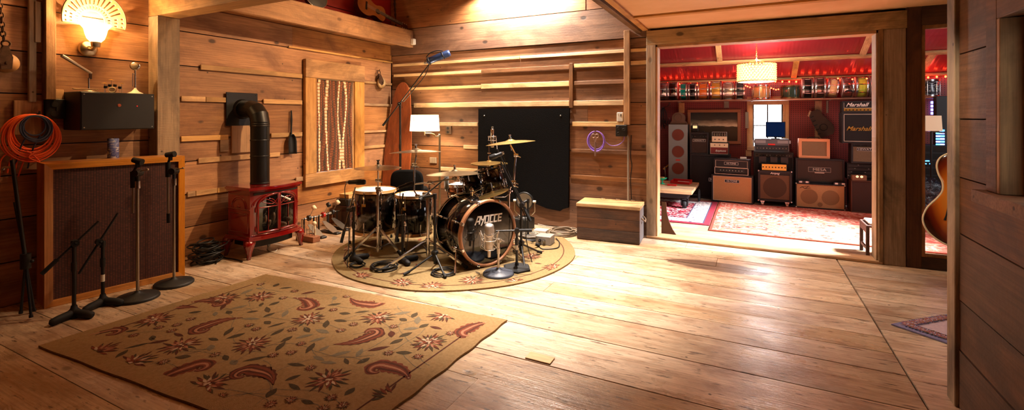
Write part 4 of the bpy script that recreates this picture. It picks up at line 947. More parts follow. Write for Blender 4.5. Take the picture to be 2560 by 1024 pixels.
# ============================================================ RUGS
def rugmat(name, col, col2, sc=220):
    return mat(name, col, .95, spec=.1, noise=(60, col2, .28), bump=(sc, .55))
RM = [rugmat('rug wool tan', c8(156, 126, 86), c8(132, 104, 68)), rugmat('rug wool olive', c8(84, 70, 50), c8(66, 54, 40)), rugmat('rug wool brick', c8(124, 68, 48), c8(106, 56, 40)),
      rugmat('rug wool brown', c8(92, 54, 40), c8(74, 44, 34)), rugmat('rug wool pink', c8(168, 118, 90), c8(148, 100, 74)), rugmat('rug wool pale', c8(186, 164, 136), c8(166, 142, 112)), rugmat('rug wool grey', c8(122, 108, 86), c8(104, 92, 72)), rugmat('rug wool border', c8(146, 116, 78), c8(128, 100, 66))]
class Rug:
    def __init__(s, z, inside=None): s.b = MB(); s.z = z; s.k = 0; s.ins = inside or (lambda x, y: True)
    def poly(s, pts, m, dz=.0):
        if not all(s.ins(*p) for p in pts): return
        s.b.m = m; s.k += 1; z = s.z + .0006 + dz + (s.k % 37)*.00001
        s.b.add([(x, y, z) for x, y in pts], [tuple(range(len(pts)))])
    def strip(s, pts, w, m, dz=.0):
        s.b.m = m; z = s.z + .0007 + dz; n = len(pts); vs = []
        for i, p in enumerate(pts):
            d = V((*pts[min(i+1, n-1)], 0)) - V((*pts[max(i-1, 0)], 0)); d.normalize() if d.length else None; nn = V((-d.y, d.x, 0)); ww = w if not callable(w) else w(i/(n-1))
            vs += [(p[0]+nn.x*ww/2, p[1]+nn.y*ww/2, z), (p[0]-nn.x*ww/2, p[1]-nn.y*ww/2, z)]
        s.b.add(vs, [(2*i, 2*i+1, 2*i+3, 2*i+2) for i in range(n-1) if all(s.ins(vs[q][0], vs[q][1]) for q in (2*i, 2*i+1, 2*i+3, 2*i+2))])
    def leaf(s, c, a, L, W, m):
        ca, sa = math.cos(a), math.sin(a); pts = []
        for i in range(7): t = i/6; pts.append((L*(t-.5), W*math.sin(PI*t)**.9*(1-.25*t)))
        for i in range(5, 0, -1): t = i/6; pts.append((L*(t-.5), -W*.75*math.sin(PI*t)))
        s.poly([(c[0]+x*ca-y*sa, c[1]+x*sa+y*ca) for x, y in pts], m)
    def flower(s, c, R, seed):
        r = random.Random(seed)
        for ring, (ra, rb, n, m) in enumerate(((.35, 1.0, 15, 3), (.25, .8, 13, 2), (.15, .62, 11, 4), (.0, .36, 8, 2), (0, .2, 6, 5))):
            for k in range(n):
                a = 2*PI*(k+r.random()*.5)/n; L = R*(rb-ra)*(.8+.4*r.random()); q = R*ra + L/2
                mm = m if r.random() > .3 else (5 if ring == 2 else 1 if ring < 2 else 3)
                s.b.m = mm; p = (c[0]+math.cos(a)*q, c[1]+math.sin(a)*q); s.leaf(p, a+(r.random()-.5)*.5, L, R*.085, mm)
                s.z += .00004
            
        s.z -= .00004*(15+13+11+8+6)
    def paisley(s, c, a, S, flip=1, m=2, m2=3):
        ca, sa = math.cos(a), math.sin(a)
        tr = lambda x, y: (c[0]+(x*ca-y*flip*sa)*S, c[1]+(x*sa+y*flip*ca)*S)
        def spine(t):   # tail to curled head
            if t < .6: u = t/.6; return (-.5+.75*u, -.10*math.sin(u*PI)+.0)
            u = (t-.6)/.4; th = -PI/2 + u*4.6; r_ = .17*(1-.55*u); return (.25+r_*math.cos(th), .17+r_*math.sin(th))
        W = lambda t: .02+.36*math.sin(min(1, t/.62)*PI*.5)**1.2 if t < .62 else max(.05, .38*(1-(t-.62)/.45))
        P = [tr(*spine(i/30)) for i in range(31)]
        for k, (sc, mm, dz) in enumerate(((1.0, m, 0), (.74, m2, .0001), (.42, m, .0002), (.16, 4, .0003))):
            s.strip(P[int(k*1.5):], (lambda t, sc=sc: W(t)*S*sc*(1+(.14*math.sin(t*60) if sc == 1.0 else 0))), mm, dz)
        for i in range(3, 20, 4): s.leaf(P[i], a+i, .05*S, .02*S, 5); 
    def vine(s, p, a, L, seed):
        r = random.Random(seed); pts = [p]; 
        for i in range(12): a += (r.random()-.5)*.5+.08; pts.append((pts[-1][0]+math.cos(a)*L/12, pts[-1][1]+math.sin(a)*L/12))
        s.strip(pts, .004, 6)
def xy(px, py): p = FL(px, py, .012); return (p.x, p.y)
# paisley rug
A, B, Dd = FL(665, 688), FL(1268, 803), FL(96, 868); Cc = B + Dd - A
def in_quad(P, m):
    def f(x, y):
        for i in range(4):
            a, b = P[i], P[(i+1) % 4]; ex, ey = b.x-a.x, b.y-a.y; l = math.hypot(ex, ey)
            if ((x-a.x)*-ey + (y-a.y)*ex)/l*SG < m: return False
        return True
    c = sum(P, V())/4; a, b = P[0], P[1]; SG = 1 if ((c.x-a.x)*-(b.y-a.y) + (c.y-a.y)*(b.x-a.x)) > 0 else -1
    return f
rg = Rug(.012, in_quad([A, B, Cc, Dd], .09)); n_ = 40; rr = random.Random(5)
def edge(p, q, w=.006): return [p.lerp(q, i/n_) + V((math.sin(i*.9+p.x)*w*.4*(0 < i < n_), math.cos(i*.7+p.y)*w*.4*(0 < i < n_), 0)) for i in range(n_)]
out = [(p.x, p.y) for p in edge(A, B) + edge(B, Cc, .012) + edge(Cc, Dd) + edge(Dd, A)]
rg.b.prism(out[::-1], (0, 0, .0015), X_, -Y_, -.0105) if False else rg.b.prism(out[::-1], (0, 0, .0015), X_, Y_, .0105)
ctr = (A+B+Cc+Dd)/4
def ins(p, k): d = ctr-p; return p + d.normalized()*k
ia, ib, ic, id_ = [ins(p, .16) for p in (A, B, Cc, Dd)]
for p, q in ((ia, ib), (ib, ic), (ic, id_), (id_, ia)): rg.strip([(v.x, v.y) for v in [p.lerp(q, i/10) for i in range(11)]], .010, 3)
fl_ = [(386, 799), (244, 878), (452, 863), (630, 860), (772, 797), (945, 794), (1112, 787), (1072, 855), (823, 947), (650, 741), (560, 745), (330, 905), (980, 990), (520, 960)]
pa_ = [((170, 858), (290, 820), -1), ((470, 770), (400, 775), 1), ((500, 755), (548, 752), -1), ((600, 795), (480, 822), 1), ((735, 745), (790, 765), -1), ((880, 745), (935, 765), 1), ((835, 860), (960, 832), 1), ((1240, 805), (1140, 830), 1), ((410, 950), (480, 915), -1), ((680, 960), (620, 915), 1), ((1020, 950), (950, 905), 1), ((1075, 945), (1130, 895), -1), ((560, 722), (606, 712), 1), ((270, 950), (330, 960), 1)]
used = []
for k, (x, y) in enumerate(fl_): c = xy(x, y); used.append((c, .2)); rg.flower(c, .115, k)
for k, (t0, h0, fp) in enumerate(pa_):
    p, q = xy(*t0), xy(*h0); d = (q[0]-p[0], q[1]-p[1]); L = math.hypot(*d); c = ((p[0]+q[0])/2, (p[1]+q[1])/2); used.append((c, .22)); rg.paisley(c, math.atan2(d[1], d[0]), max(.30, min(.40, L*.95)), fp, 2 if k % 3 else 3, 3 if k % 3 else 2)
k = 0; tries = 0
e1, e2 = B-A, Dd-A
while k < 230 and tries < 9000:
    tries += 1; p = A + e1*(.05+.9*rr.random()) + e2*(.05+.9*rr.random())
    if any((p.x-c[0])**2+(p.y-c[1])**2 < (r*.8)**2 for c, r in used): continue
    used.append(((p.x, p.y), .105)); k += 1
    m_ = rr.choice((1, 1, 1, 1, 6, 6, 3, 2, 5))
    if m_ in (2, 5) : rg.flower((p.x, p.y), .035, k)
    else: rg.leaf((p.x, p.y), rr.random()*6.28, .07+.06*rr.random(), .016+.012*rr.random(), m_)
    if rr.random() < .35: rg.vine((p.x, p.y), rr.random()*6.28, .3+.3*rr.random(), k)
one(rg.b, 'area_rug', RM, 'large tan rug with paisleys, flowers and dark leaves on the open floor', 'rug')
# round rug under the drums
RC = V((2.05, -1.37, 0)); RR = 1.2
rg = Rug(.012, lambda x, y: (x-RC.x)**2+(y-RC.y)**2 < 1.17**2); out = [(RC.x+RR*(1+.004*math.sin(9*a))*math.cos(a), RC.y+RR*(1+.004*math.sin(9*a))*math.sin(a)) for a in [2*PI*i/96 for i in range(96)]]
rg.b.prism(out, (0, 0, .0015), X_, Y_, .0105)
rg.strip([(RC.x+1.09*math.cos(a), RC.y+1.09*math.sin(a)) for a in [2*PI*i/96 for i in range(97)]], .010, 3)
us = []
for k, (x, y) in enumerate(((1005, 706), (1180, 700), (1290, 705), (1385, 668), (900, 690), (1080, 715), (870, 620), (1330, 640), (1150, 620))): c = xy(x, y); us.append((c, .17)); rg.flower(c, .11, 50+k)
t_ = 0; k = 0
while k < 70 and t_ < 2000:
    t_ += 1; a = rr.random()*6.28; q = 1.04*math.sqrt(rr.random()); p = (RC.x+q*math.cos(a), RC.y+q*math.sin(a))
    if any((p[0]-c[0])**2+(p[1]-c[1])**2 < r*r*.7 for c, r in us): continue
    us.append((p, .13)); k += 1; rg.leaf(p, rr.random()*6.28, .07+.06*rr.random(), .015+.012*rr.random(), rr.choice((1, 1, 6, 3, 6, 2)))
RM2 = [rugmat('round rug sand', c8(142, 120, 82), c8(118, 98, 66)), *RM[1:]]
one(rg.b, 'round_rug', RM2, 'round sand coloured rug with stitched border under the drum kit', 'rug')
# small rug by the near wall
P = [FL(2226, 812), FL(2376, 786), FL(2560, 850), FL(2376, 862)]
P = [V((5.50, -1.55, 0))+V((0, 0, 0)), None, None, None] if False else [FL(2228, 812), FL(2373, 787), FL(2540, 838), FL(2372, 861)]
P[2] = P[1] + P[3] - P[0]
rg = Rug(.009); rg.b.prism([(p.x, p.y) for p in P][::-1], (0, 0, .0015), X_, Y_, .0075); c = sum(P, V())/4
M3 = [rugmat('faded rug blue', c8(136, 128, 158), c8(110, 102, 136)), *RM[1:]]; M3[5] = rugmat('faded rug rose', c8(196, 172, 178), c8(172, 150, 160)); M3[2] = rugmat('faded rug red', c8(150, 84, 92), c8(128, 70, 80)); M3[3] = rugmat('faded rug slate', c8(104, 104, 140), c8(88, 88, 122))
for s_, m_ in ((.86, 5), (.62, 3), (.56, 5)): rg.poly([(c.x+(p.x-c.x)*s_, c.y+(p.y-c.y)*s_) for p in P], m_, .0002*(10-s_*10))
for i in range(11):
    for p, q in ((P[0], P[1]), (P[0], P[3])): v = p.lerp(q, (i+.5)/11); v = c + (v-c)*.74; rg.z += .004; rg.flower((v.x, v.y), .045, i); rg.z -= .004
one(rg.b, 'runner_rug', M3, 'faded blue and rose patterned rug poking out behind the near plank wall', 'rug')
b = MB(); q = FL(1350, 895); b.r = .2; b.box(V((q.x, q.y, .0035)), (.15, .075, .005), .001); one(b, 'wooden_patch', M_batX, 'pale wooden patch let into the floor boards beyond the rug corner', 'patch')
# ============================================================ DRUM KIT
ZR = .0125   # top of the round rug
def lug(p, out, ax, L=.05):
    b = MB(); p = V(p); b.cyl(p-ax*L/2, p+ax*L/2, .007, n=10); b.ball(p-ax*L/2, .0075, 8); b.ball(p+ax*L/2, .0075, 8); b.cyl(p-out*.012, p, .008, n=10); return b
def drum(name, label, c, axis, r, h, nl=8, shell=M_gloss, hoop=None, head=M_head, double=True, badge=True, group=None, wide=.006):
    """c: centre of the bottom; axis: upwards"""
    c = V(c); ax = V(axis).normalized(); t = thing(name, label, 'drum', c, 0, group); O = V((0, 0, 0)); u, v, _ = basis(ax)
    b = MB(); b.lathe([(r*.97, .006), (r, .008), (r, h-.008), (r*.97, h-.006)], O, ax, 44); b.build('shell', shell, t)
    hoop = hoop or M_chrome
    for (z0, nm) in ((h-.018, 'top_hoop'), (-.012, 'bottom_hoop')):
        b = MB(); b.lathe([(r+.003, z0), (r+wide+.006, z0), (r+wide+.006, z0+.003), (r+wide, z0+.006), (r+wide, z0+.026), (r+wide-.003, z0+.03), (r+.002, z0+.03), (r+.003, z0)], O, ax, 44); b.build(nm, hoop, t)
    b = MB(); b.lathe([(r*1.0, h), (r*.98, h+.003), (.0, h+.003)], O, ax, 44); b.build('drum_head', head, t)
    for k in range(nl):
        a = 2*PI*(k+.3)/nl; o = u*math.cos(a)+v*math.sin(a)
        for z in ((h*.22, h*.78) if double else (h*.5,)):
            lb = lug(o*(r+.014)+ax*z, o, ax, .045 if double else h*.5)
            lb.cyl(o*(r+.012)+ax*z, o*(r+.012)+ax*(h+.004 if z > h*.4 else -.004), .0028, n=6)
            if not double: lb.cyl(o*(r+.012)+ax*(h*.3), o*(r+.012)+ax*(-.004), .0028, n=6)
            q = o*(r+.012)+ax*(h-.006 if z > h*.4 else .006); lb.box(q, (.016, .016, .014), .003); lb.build('tension_lug', M_chrome, t)
    if badge:
        d = (CAM-c); d.z = 0; d.normalize(); d = (d - RT*.55).normalized(); o = (d-ax*d.dot(ax)).normalized(); b = MB(); w_ = ax.cross(o); b.box(o*(r+.001)+ax*h*.70, (.003, .045, .03), .0005, Matrix((o, w_, ax)).transposed()); b.build('badge', M_gold, t)
    return t
def legs3(t, r, zb, L, az):
    for a in az:
        d = V((math.cos(a), math.sin(a), 0)); b = MB(); z0 = -t.location.z
        b.tube([d*(r+.02)+V((0, 0, zb+L)), d*(r+.02)+V((0, 0, zb-.02)), d*(r+.05)+V((0, 0, zb-.06)), d*(r+.05)+V((0, 0, z0+ZR+.012))], .0055, 8); g = b.build('leg', M_chrome, t)
        b = MB(); b.lathe([(.010, z0+ZR), (.014, z0+ZR+.006), (.009, z0+ZR+.035)], d*(r+.05), n=12); b.build('rubber_foot', M_rub, g)
        b = MB(); b.box(d*(r+.014)+V((0, 0, zb+.05)), (.03, .03, .05), .006); b.ball(d*(r+.035)+V((0, 0, zb+.05)), .010, 8); b.build('leg_bracket', M_chrome, t)
M_maple = mat('maple hoop', c8(176, 128, 74), .35, coat=.4, noise=(30, c8(150, 104, 58)))
def AT(px, D, z): q = DP(px, HY, D); return V((q.x, q.y, z))
c = AT(938, 5.0, .15); t = drum('floor_tom', 'larger black floor tom with maple hoops at the end of the kit nearest the stove', c, Z_, .212, .43, hoop=M_maple); legs3(t, .212, .08, .16, (-.6, 1.6, 3.7))
c = AT(1034, 4.93, .15); t = drum('floor_tom', 'smaller black floor tom with maple hoops beside the bass drum', c, Z_, .185, .39, hoop=M_maple); legs3(t, .185, .08, .16, (-1.3, .9, 3.0))
# snare drum
c = AT(1158, 5.12, .50); t = drum('snare_drum', 'chrome snare drum standing behind the bass drum', c, (-.05, .02, 1), .168, .12, 8, shell=mat('copper snare shell', c8(150, 104, 76), .22, 1.0), double=False, badge=False)
ts = thing('snare_stand', 'chrome snare stand holding the snare drum behind the bass drum', 'stand', (c.x, c.y, ZR)); zz_ = c.z-ZR
b = MB(); b.cyl((0, 0, .12), (0, 0, zz_-.06), .012, n=12); b.build('pole', M_chrome, ts)
for k in range(3):
    a = 2*PI*k/3+.4; d = V((math.cos(a), math.sin(a), 0)); b = MB(); b.cyl((0, 0, .22), d*.24+V((0, 0, .015)), .008, n=10); g = b.build('leg', M_chrome, ts); b = MB(); b.ball(d*.24+V((0, 0, .014)), .0135, 10); b.build('rubber_foot', M_rub, g)
    b = MB(); b.tube([(0, 0, zz_-.07), d*.12+V((0, 0, zz_-.05)), d*.200+V((0, 0, zz_-.030)), d*.204+V((0, 0, zz_+.03))], .006, 8); b.build('basket_arm', M_chrome, ts)
# bass drum
KF = V((2.65, -1.76, 0)); kn = V((.888, -.458, 0)).normalized(); KR = .285; KL = .47; kz = .30 + ZR
t = thing('bass_drum', 'glossy black bass drum with wooden hoop and lettered front head', 'drum', (KF.x, KF.y, kz))
M_kh = wood('bass drum hoop wood', c8(186, 106, 46), c8(226, 150, 78), 'Z', knots=0, rough=.3)
b = MB(); b.lathe([(KR-.01, -KL), (KR, -KL+.002), (KR, -.02), (KR-.01, -.018)], (0, 0, 0), kn, 64); b.build('shell', M_gloss, t)
for (z0, nm, m) in ((-.038, 'front_hoop', M_kh), (-KL-.02, 'rear_hoop', M_gloss)):
    b = MB(); b.lathe([(KR-.012, z0), (KR+.012, z0), (KR+.014, z0+.004), (KR+.014, z0+.038), (KR+.010, z0+.044), (KR-.006, z0+.044), (KR-.010, z0+.036), (KR-.012, z0)], (0, 0, 0), kn, 64); b.build(nm, m, t)
    b = MB(); b.torus(kn*(z0-.001 if nm == 'front_hoop' else z0+.046), kn, KR+.010, .004, 64, 6); b.build('rim_band', M_chrome, t)
b = MB(); b.lathe([(KR-.009, -.012), (KR-.02, -.010), (.0, -.010)], (0, 0, 0), kn, 64); hd = b.build('front_head', mat('black front head', c8(9, 8, 8), .10, coat=.6), t)
ku = Z_.cross(kn).normalized()   # to the right on the head as seen from the front
lo = kn*(-.0092); LT = MB()
def stroke(p, q, w=.0135):
    p = V((*p, 0)); q = V((*q, 0)); d = (q-p).normalized(); nn = V((-d.y, d.x, 0))*w/2; e = d*w*.0
    pts = [p-e+nn, p-e-nn, q+e-nn, q+e+nn]; LT.add([lo + ku*(x.x+.16*x.y) + Z_*(x.y+.088) + kn*.0006*R_.random() for x in pts], [(0, 1, 2, 3)])
def letters(x, segs):
    for s in segs: stroke((x+s[0], s[1]), (x+s[2], s[3]), s[4] if len(s) > 4 else .0135)
Hh = .072
letters(-.142, [(0, -.002, .022, Hh+.002), (.022, Hh-.005, .046, Hh-.005), (.044, Hh, .044, 0), (.012, .027, .046, .027)])
letters(-.092, [(.004, Hh, .012, .040), (.012, .038, .034, .038), (.040, Hh, .036, .036), (.038, .046, .016, -.014)])
letters(-.046, [(.006, 0, .006, Hh), (.040, 0, .040, Hh), (0, .006, .046, .006), (0, Hh-.006, .046, Hh-.006)])
for k in range(2): letters(.006+.044*k, [(.008, .0, .008, Hh), (.0, Hh-.006, .040, Hh-.006), (.002, .006, .038, .006)])
letters(.094, [(.008, 0, .008, Hh), (0, Hh-.006, .044, Hh-.006), (.002, .006, .044, .006), (.002, .036, .040, .036)])
LT.build('lettering', M_white, hd)
for k in range(8):
    a = 2*PI*(k+.5)/8; o = ku*math.cos(a)+Z_*math.sin(a)
    b = MB(); M3_ = Matrix((kn, kn.cross(o), o)).transposed(); b.box(o*(KR+.016)-kn*.012, (.05, .03, .008), .003, M3_); b.box(o*(KR+.008)+kn*.009, (.008, .026, .022), .003, M3_); b.cyl(o*(KR+.022)-kn*.01, o*(KR+.022)-kn*.15, .003, n=8); b.cyl(o*(KR+.022)-kn*.10, o*(KR+.022)-kn*.16, .0085, n=10); b.ball(o*(KR+.022)-kn*.10, .011, 8); b.cyl(o*(KR-.002)-kn*.13, o*(KR+.022)-kn*.13, .009, n=10)
    b.build('claw_hook', M_chrome, t)
    b = MB(); b.box(o*(KR+.016)-kn*(KL-.005), (.05, .03, .008), .003, M3_); b.cyl(o*(KR+.022)-kn*(KL-.01), o*(KR+.022)-kn*(KL-.12), .003, n=8); b.cyl(o*(KR+.022)-kn*(KL-.07), o*(KR+.022)-kn*(KL-.13), .0085, n=10); b.cyl(o*(KR-.002)-kn*(KL-.1), o*(KR+.022)-kn*(KL-.1), .009, n=10); b.build('claw_hook', M_chrome, t)
for s in (-1, 1):
    o = (ku*s*.90 - Z_*.43).normalized(); p0 = o*(KR+.012)-kn*.12; p1 = V((0, 0, 0)) + ku*s*.36 + kn*.02; p1.z = -kz+ZR+.012
    b = MB(); b.cyl(o*(KR-.004)-kn*.12, o*(KR+.03)-kn*.12, .022, n=14); b.ball(o*(KR+.025)-kn*.12, .022, 10); b.cyl(p0, p1, .0075, n=10); g = b.build('spur', M_chrome, t)
    b = MB(); b.cyl(p1+(p0-p1).normalized()*.06, p1, .011, .008, n=10); b.build('rubber_tip', M_chrome, g)
# rack toms
up = (Z_ - RT*.27 + FW*.12).normalized()
def rack(px, py, D, r, h, label):
    q = DP(px, py, D); return drum('rack_tom', label, q-up*h/2, up, r, h, 6, hoop=M_gloss, head=M_head, badge=False, wide=.004)
rack(1231, 446, 4.58, .112, .215, 'black rack tom tilted above the bass drum, nearest the felt panel')
rack(1184, 457, 4.80, .112, .20, 'black rack tom tilted above the bass drum beside the snare')
# tom post on the bass drum
b = MB(); q0 = KF + V((0, 0, kz)) - kn*.30; p0 = q0 + Z_*(KR+.0085); tp = thing('tom_holder', 'chrome tom post rising from the top of the bass drum', 'tom holder', p0)
e = DP(1213, 470, 4.66)-p0; b.cyl((0, 0, 0), (0, 0, .05), .014, n=12); b.tube([(0, 0, .02), (0, 0, e.z-.02), e*.8+V((0, 0, .03))], .011, 10); b.build('post', M_chrome, tp); b = MB(); b.ball((0, 0, .055), .024, 10); b.build('clamp', M_chrome, tp)
# ---------------- cymbals and stands
M_cdark = mat('dark bronze', c8(150, 132, 104), .3, 1.0, noise=(3, c8(116, 98, 76))); M_csil = mat('pale bronze', c8(206, 190, 160), .26, 1.0)
def cymbal(c, R, tilt=(0, 0, 1), m=M_brass, label='', bell=.16, inv=False, group='cymbals of the kit'):
    ax = V(tilt).normalized(); c = V(c); pr = []
    Hc = R*.17
    for i in range(15):
        q = i/14; rr_ = R*(1-q)
        z = -Hc*.62*((rr_/R)**1.7) if rr_ > bell*R else -Hc*.62*bell**1.7 + Hc*.42*(1-(rr_/(bell*R))**2)**.7
        pr.append((max(rr_, .006), z))
    pr2 = pr + [(x, z-.0014) for x, z in pr[::-1]] + [pr[0]]
    b = MB(); b.lathe(pr2, c, ax, 56); return one(b, 'cymbal', m, label, 'cymbal', group)
def cym_top(b, c, ax, R=.22):
    c = V(c); ax = V(ax).normalized(); h_ = .068*R+.0015-.0145; b.cyl(c-ax*.10, c+ax*(.055+h_), .0038, n=8); c = c+ax*h_; b.cyl(c+ax*.0145, c+ax*.028, .013, n=14)
    u, v, _ = basis(ax)
    b.cyl(c+ax*.030, c+ax*.043, .008, n=10)
    for s in (-1, 1): b.cyl(c+ax*.036+u*s*.006, c+ax*.052+u*s*.017, .004, .0055, n=8)
def kit_stand(name, label, base, zc, feet, ztop, pole_r=.0125, cat='cymbal stand', group='chrome stands of the kit'):
    base = V(base); t = thing(name, label, cat, V((base.x, base.y, ZR)), 0, group); O = t.location
    zc -= ZR; ztop -= ZR
    b = MB(); b.cyl((0, 0, .03), (0, 0, ztop), pole_r, n=16); b.build('pole', M_chrome, t)
    for z0, z1, rr_ in ((zc-.03, zc+.02, .008), (.05, .09, .006), (ztop-.05, ztop, .007)): b = MB(); b.cyl((0, 0, z0), (0, 0, z1), pole_r+rr_, n=14); b.cyl((0, 0, (z0+z1)/2), (pole_r+.03, -.01, (z0+z1)/2), .007, n=8); b.build('collar', M_chrome, t)
    for f in feet:
        p = V((f[0]-O.x, f[1]-O.y, .018)); d = V((p.x, p.y, 0)).normalized(); w_ = d.cross(Z_)
        b = MB(); A_ = d*(pole_r+.008)+V((0, 0, zc)); dr = (p-A_).normalized(); nrm = w_.cross(dr)
        for s in (-1, 1): b.box((A_+p)/2+w_*s*.007, (.004, .020, (p-A_).length), .001, Matrix((w_, nrm, dr)).transposed())
        mid = A_.lerp(p, .52); lo_ = d*(pole_r+.004)+V((0, 0, .07)); b.box((mid+lo_)/2, (.010, .012, (mid-lo_).length), .001, Matrix((w_, w_.cross((mid-lo_).normalized()), (mid-lo_).normalized())).transposed())
        b.cyl(mid-w_*.014, mid+w_*.014, .006, n=8)
        g = b.build('leg', M_chrome, t)
        b = MB(); b.cyl(p-dr*.055, p+dr*.006, .013, .017, n=12); b.build('rubber_foot', M_rub, g)
    return t
def arm(t, pts, r=.0075, knobs=(), name='boom_arm'):
    O = ROOTM[t.name].to_translation(); b = MB(); b.tube([V(p)-O for p in pts], r, 10)
    for k in knobs:
        q = V(k)-O; b.cyl(q-RT*.022, q+RT*.022, .017, n=12); b.ball(q, .019, 10); b.cyl(q, q+RT*.045-Z_*.02, .005, n=8); b.cyl(q-FW*.02, q-FW*.05+Z_*.012, .005, n=8)
    return b.build(name, M_chrome, t)
# 1: the stand before the large floor tom
s1 = FL(945, 640); t = kit_stand('cymbal_stand', 'chrome cymbal stand in front of the larger floor tom', s1, .27, [FL(862, 655), FL(1003, 645), FL(955, 612)], .66)
c1 = AT(945, 4.56, .88); ax1 = V((.03, .0, 1)); arm(t, [V((s1.x, s1.y, .62)), c1-Z_*.06], .0065, [V((s1.x, s1.y, .655)), V((s1.x, s1.y, .735))], 'cymbal_arm')
b = MB(); O = ROOTM[t.name].to_translation(); cym_top(b, c1-O, ax1); b.build('cymbal_post', M_matte, t); cymbal(c1, .222, ax1, M_csil, 'pale cymbal on the chrome stand above the larger floor tom')
# 2: the double stand left of the bass drum
s2 = FL(1070, 651); t = kit_stand('cymbal_stand', 'double chrome cymbal stand with spread legs beside the bass drum', s2, .19, [FL(957, 682), FL(1166, 676), FL(1040, 622)], .63, .0145)
D2 = DEP(s2); a0 = DP(1044, 490, D2+.05); a1 = DP(1036, 412, D2+.08); c2 = DP(1040, 374, D2+.1); ax2 = V((0, 0, 1)) - RT*.03 + FW*.06
arm(t, [V((s2.x, s2.y, .60)), a0, DP(1036, 478, D2+.05), a1, DP(1040, 392, D2+.1), c2-Z_*.05], .008, [a0, a1, DP(1062, 484, D2)], 'cymbal_arm')
b = MB(); O = ROOTM[t.name].to_translation(); cym_top(b, c2-O, ax2, .25); b.build('cymbal_post', M_chrome, t); cymbal(c2, .25, ax2, M_csil, 'pale cymbal highest over the floor toms, before the throne')
c4 = DP(1137, 427, 4.60); ax4 = (Z_ - RT*.03 + FW*.05); k4 = DP(1075, 456, D2); e4 = DP(1137, 446, 4.62)
arm(t, [V((s2.x, s2.y, .62)), k4], .009); arm(t, [DP(1036, 460, D2-.02), k4, e4], .0075, [k4, e4])
arm(t, [e4, c4-Z_*.045], .005, (), 'cymbal_arm'); b = MB(); cym_top(b, c4-O, ax4, .275); b.build('cymbal_post', M_chrome, t); cymbal(c4, .275, ax4, M_cdark, 'large dark bronze ride cymbal on a boom over the bass drum')
# hi-hat behind
s3 = AT(1223, 5.22, 0); t = kit_stand('hi_hat_stand', 'chrome hi-hat stand behind the rack toms with its rod rising above the cymbals', s3, .25, [V((s3.x+.26*math.cos(a), s3.y+.26*math.sin(a), 0)) for a in (1.0, 3.1, 5.2)], .70, cat='hi-hat stand')
zh = DP(1223, 403, 5.22).z; zr_ = DP(1223, 357, 5.22).z; b = MB(); b.cyl((0, 0, .65), (0, 0, zr_-ZR), .0045, n=8); b.cyl((0, 0, zh+.02-ZR), (0, 0, zh+.06-ZR), .012, n=12); b.cyl((-.02, 0, zh+.09-ZR), (.025, 0, zh+.09-ZR), .005, n=8); b.build('pull_rod', M_chrome, t)
cymbal(V((s3.x, s3.y, zh)), .205, Z_, M_brass, 'top golden hi-hat cymbal behind the rack toms', group='hi-hat cymbals'); cymbal(V((s3.x, s3.y, zh-.052)), .205, -Z_, M_brass, 'bottom golden hi-hat cymbal behind the rack toms', group='hi-hat cymbals')
# right-hand boom stand with the crash and splash
s5 = FL(1272, 640); D5 = DEP(s5); t = kit_stand('cymbal_stand', 'chrome cymbal stand rising beside the bass drum toward the felt panel', s5, .2, [FL(1346, 620), FL(1250, 620), FL(1280, 612)], .66)
k5 = DP(1284, 455, D5); j5 = DP(1290, 388, D5+.02); c5 = DP(1276, 351, D5+.06); ax5 = (Z_*1.0 + RT*(-.09)*-1*-1 + FW*.10); ax5 = (Z_ - RT*.10 + FW*.03)
arm(t, [V((s5.x, s5.y, .64)), k5, j5, c5-Z_*.045], .009, [k5, k5-Z_*.03, j5], 'cymbal_arm'); b = MB(); O = ROOTM[t.name].to_translation(); cym_top(b, c5-O, ax5, .245); b.build('cymbal_post', M_chrome, t); cymbal(c5, .245, ax5, M_brass, 'golden crash cymbal highest of all, before the felt panel')
c6 = DP(1231, 480, 4.40); ax6 = (Z_*1 - RT*.30 - FW*.02); cymbal(c6, .155, ax6, M_brass, 'small golden splash cymbal tilted beneath the rack tom', bell=.2)
e6 = DP(1262, 492, 4.47); arm(t, [V((s5.x, s5.y, .60)), e6, DP(1235, 492, 4.44), c6-V(ax6).normalized()*.030], .005, (), 'splash_arm')
# throne
q = AT(1032, 5.62, 0); t = thing('drum_throne', 'black drum throne with rounded backrest behind the floor toms', 'stool', q)
m_ = mat('black velour', c8(9, 8, 8), .95, spec=.15)
b = MB(); b.lathe([(.0, .44), (.15, .44), (.175, .455), (.18, .49), (.165, .515), (.0, .525)], (0, 0, 0), n=36); b.build('seat', m_, t)
b = MB(); out = []; W_, Hb = .19, .36
for i in range(40):
    a = 2*PI*i/40; cx_, sx__ = math.cos(a), math.sin(a); out.append((W_*math.copysign(abs(cx_)**.55, cx_), Hb/2*math.copysign(abs(sx__)**.55, sx__)))
bd = (FW*1).normalized(); cpos = bd*.02 - FW*.0 + V((0, 0, .575)); cpos = RT*(-.02) + V((0, 0, .57)) - FW*.20
for k, (s_, dz) in enumerate(((.88, 0), (.97, .012), (1, .03), (.97, .048), (.88, .06))):
    pass
rings = [[cpos + RT*x*s_ + Z_*y*s_ + FW*(dz-.03+.25*x*x) for x, y in out] for s_, dz in ((.86, -.03), (.96, -.02), (1, 0), (.96, .02), (.86, .03))]
b.add([p for r_ in rings for p in r_], [(i*40+k, i*40+(k+1) % 40, i*40+40+(k+1) % 40, i*40+40+k) for i in range(4) for k in range(40)] + [tuple(range(40))[::-1], tuple(range(160, 200))], True); b.build('backrest', m_, t)
b = MB(); b.cyl((0, 0, .10), (0, 0, .44), .02, n=14); b.tube([(0, 0, .42), -FW*.15+V((0, 0, .42)), -FW*.19+V((0, 0, .46)), -FW*.17+V((0, 0, .56))], .012, 8); b.build('post', M_chrome, t)
